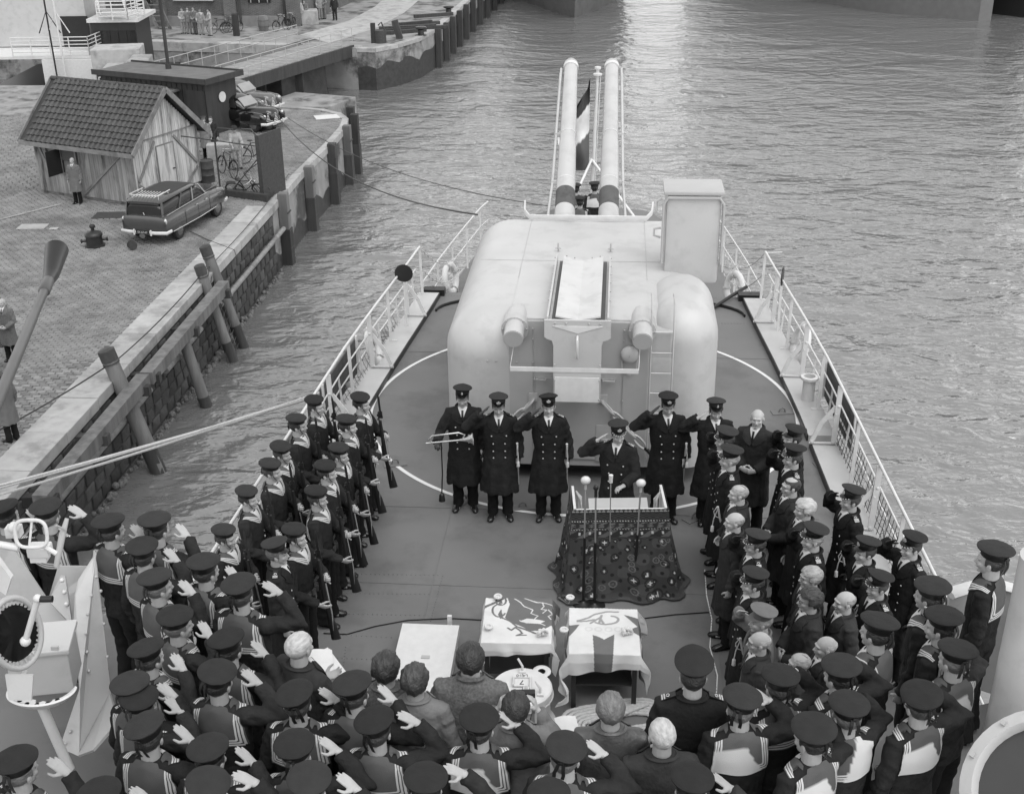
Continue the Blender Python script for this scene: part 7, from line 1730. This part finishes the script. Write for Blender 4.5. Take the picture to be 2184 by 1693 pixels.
person('saluting commander speaking behind the carpeted lectern, face turned down',sp0,R(165),'officer','salute2','lect_l',H=1.80/1.75,hy=R(20),hp=-.12,hair=('short','d'),cap='senior',gl='',bars=3)
# bugle
bg=thing('bugle','shining brass bugle with cord and tassel held by the bugler','bugle'); a=AtY(922,944,14.45); b=AtY(985,938,14.45)
d=(b-a)
bm=NB(); tube(bm,[a-d*.22,a,b],.011,8); tube(bm,[b-d*.1,b+d*.15,b+d*.32,b+d*.38],[.012,.030,.065,.085],16,cap=False); obj('bugle_bell',bm,M_chrome,bg,50)
bm=NB(); up_=Vector((0,0,.10)); tube(bm,[a,a-d*.12+up_*.5,a+up_,b-d*.1+up_*1.1,b+d*.1+up_*.7,b],.011,8); obj('bugle_tube',bm,M_chrome,bg,60)
bm=NB(); tube(bm,[a+d*.3,a+d*.3-Vector((0,0,.45)),a+d*.25-Vector((0,0,.78))],.009,6); lathe(bm,[(.012,0),(.035,-.03),(.045,-.12),(0,-.13)],12,c=a+d*.25-Vector((0,0,.76))); obj('cord_tassel',bm,M_band,bg,60)
# ---- armed guard and rifles
def rifle_proto():
    t=thing('rifle','x','rifle',(0,0,0)); z0=.47
    bm=NB(); tube(bm,[(0,.06,z0),(0,.055,z0+.02),(0,.035,z0+.22),(0,.012,z0+.34),(0,.0,z0+.46)],[(.022,.062),(.022,.060),(.020,.045),(.018,.026),(.018,.028)],10,up=(0,1,0)); tube(bm,[(0,0,z0+.44),(0,-.005,z0+.70),(0,-.008,z0+1.0)],[(.022,.030),(.020,.026),(.017,.020)],10,up=(0,1,0)); obj('stock',bm,M_rifle,t,60)
    bm=NB(); tube(bm,[(0,-.02,z0+.45),(0,-.022,z0+1.12)],.009,8); box(bm,(0,-.022,z0+.52),(.03,.035,.2)); box(bm,(0,-.02,z0+1.08),(.05,.03,.03)); box(bm,(.0,-.03,z0+1.02),(.045,.02,.015)); obj('barrel',bm,M_steel,t,40)
    bm=NB(); box(bm,(0,.01,z0+1.08),(.016,.05,.10)); 
    A_=[bm.verts.new(p) for p in ((-.004,-.004,z0+1.12),(.004,-.004,z0+1.12),(.004,.024,z0+1.12),(-.004,.024,z0+1.12))]; B_=[bm.verts.new((v.co.x*.9,v.co.y,z0+1.32)) for v in A_]; tp=bm.verts.new((0,.008,z0+1.38))
    for k in range(4): bm.faces.new((A_[k],A_[(k+1)%4],B_[(k+1)%4],B_[k])); bm.faces.new((B_[k],B_[(k+1)%4],tp))
    obj('bayonet',bm,M_steel,t)
    bm=NB(); tube(bm,[(.01,.05,z0+.12),(.015,.065,z0+.35),(.012,.045,z0+.72)],[(.014,.004)]*3,6); obj('sling',bm,M_sling,t,60)
    return t
rp=[None]
guard=[(770,843,1,'front rank, farthest'),(741,893,1,'front rank, second from the back'),(724,948,1,'front rank, third from the back'),(696,990,1,'front rank, fourth from the back'),(676,1043,1,'front rank, fifth from the back'),(630,1128,1,'front rank, closest, beside the guard officer'),
(672,846,0,'rear rank, farthest, against the railing'),(634,890,0,'rear rank, second from the back'),(600,948,0,'rear rank, third from the back'),(578,988,0,'rear rank, fourth from the back'),(527,1040,0,'rear rank, fifth from the back'),(479,1128,0,'rear rank, closest, at the lower left end')]
for i,(px,py,fr,lb) in enumerate(guard):
    h=[1.76,1.78,1.74,1.77][i%4]; p=at(px,py,0,1.79); yw=R(-104+[0,4,-4][i%3])
    person('guard sailor holding his rifle upright in the '+lb,p,yw,'guard','rifle_r','rifle_l',H=h/1.75,hair=('short','d'),cap='beret',group=GG,hy=[0,.08,-.06,.12][i%4],tilt=R(-4))
    if rp[0] is None: rp[0]=rifle_proto(); q=rp[0]
    else: q=copy_tree(rp[0])
    M_=Matrix.Translation(p)@Matrix.Rotation(yw,4,'Z')@Matrix.Translation((.03,.335,0))@Matrix.Rotation(R(4),4,'X')@Matrix.Translation((0,.03,0))
    q.matrix_world=M_; q['label']='bayoneted rifle held upright by the guard sailor in the '+lb.split(',')[0]+','+','.join(lb.split(',')[1:2]); q['group']='rifles of the guard'
person('guard officer in dark greatcoat with peaked cap at the near end of the guard',at(590,1163,0,1.80),R(-88),'officer','rest_r','rest_l',H=1.80/1.75,hair=('short','f'),cap='officer',bars=2,extra=('sword',))
# ---- sailors at the flag
for k,(px,py,h,lb) in enumerate(((1268,392,1.80,'sailor seen from behind between the gun barrels, right one at the flagstaff'),(1237,418,1.74,'sailor seen from behind between the gun barrels, lower one at the flagstaff'),(1228,392,1.76,'sailor nearly hidden by the left gun barrel at the flagstaff'))):
    g=G(px,py,ZA+1.79); person(lb,(g.x,g.y,ZA),R([5,-5,0][k]),'sailor','rest_r','rest_l',H=h/1.75,hair=('short','d'),cap='sailor',group='sailors at the flagstaff',flip=1 if k==0 else 0)
# ---- men on the quay
def qm(px,py,yw,lb,outfit='civ',cloth=M_drab,hair=('thin','g'),ra='rest_r',la='rest_l',h=1.75,**kw):
    person(lb,G(px,py,ZQ),R(yw),outfit,ra,la,H=h/1.75,hair=hair,cloth=cloth,group=GQ,**kw)
M_rain=mat('grey raincoat cotton',.13,.8,.15,6,.2,150)
qm(168,434,170,'man in grey belted raincoat standing before the hut window','civ',M_rain,('thin','g'))
qm(443,338,185,'man in dark coat half behind the gable of the hut','civ',M_drab,('short','d'),cap='army'); qm(458,336,170,'second man in dark coat next to the hut gable','civ',M_civ,('short','d'))
qm(508,360,200,'man in pale overalls and dark cap handling a bicycle','overall',M_overall,('short','d'),'bike_r','bike_l',cap='sailor',hp=-.5,cloth2=M_overall)
qm(28,768,175,'elderly man in pale long overcoat at the left edge of the quay','civ',M_tweed,('bald','w'),'clasp_r','clasp_l'); qm(2,735,160,'bald man in dark jacket behind the pale overcoat at the left edge','jacket',M_drab,('bald','w')); qm(-12,800,150,'person in pale coat cut by the left edge of the picture','civ',M_trench,('full','d'))
qm(28,940,60,'man in long grey coat standing below the gun barrel at the left','civ',M_rain,('full','d'),'rest_r','rest_l')
qm(-18,900,20,'person with pale hat cut by the left edge','civ',M_trench,('full','d'))
far=[(393,72,M_overall),(405,73,M_drab),(418,74,M_drab),(431,75,M_overall),(450,77,M_overall),(640,55,M_overall),(652,53,M_drab),(684,42,M_overall),(692,41,M_drab),(715,44,M_civ)]
fl=['far workman in pale overalls, first from the left at the brick wall','far workman in dark clothes, second from the left at the brick wall','far workman in dark clothes, third from the left at the brick wall','far workman in pale overalls, fourth from the left at the brick wall','far workman in pale overalls leaning by the bicycles','far workman in pale clothes beside the pale stone block','far man in dark clothes beside the pale stone block','far workman in pale clothes before the building corner','far man in dark clothes before the building corner','far man in dark suit walking across the open far quay']
for k,(px,py,cl) in enumerate(far):
    person(fl[k],G(px,py,ZQ),R([170,190,150,200,120,180,160,210,150,175][k]),'jacket','bag_r' if k%2 else 'clasp_r','rest_l' if k%2 else 'clasp_l',H=.98+.03*(k%3),hair=('short','d'),cloth=cl,cloth2=cl,cap='army' if k%3==0 else None,group='workmen on the far quay')
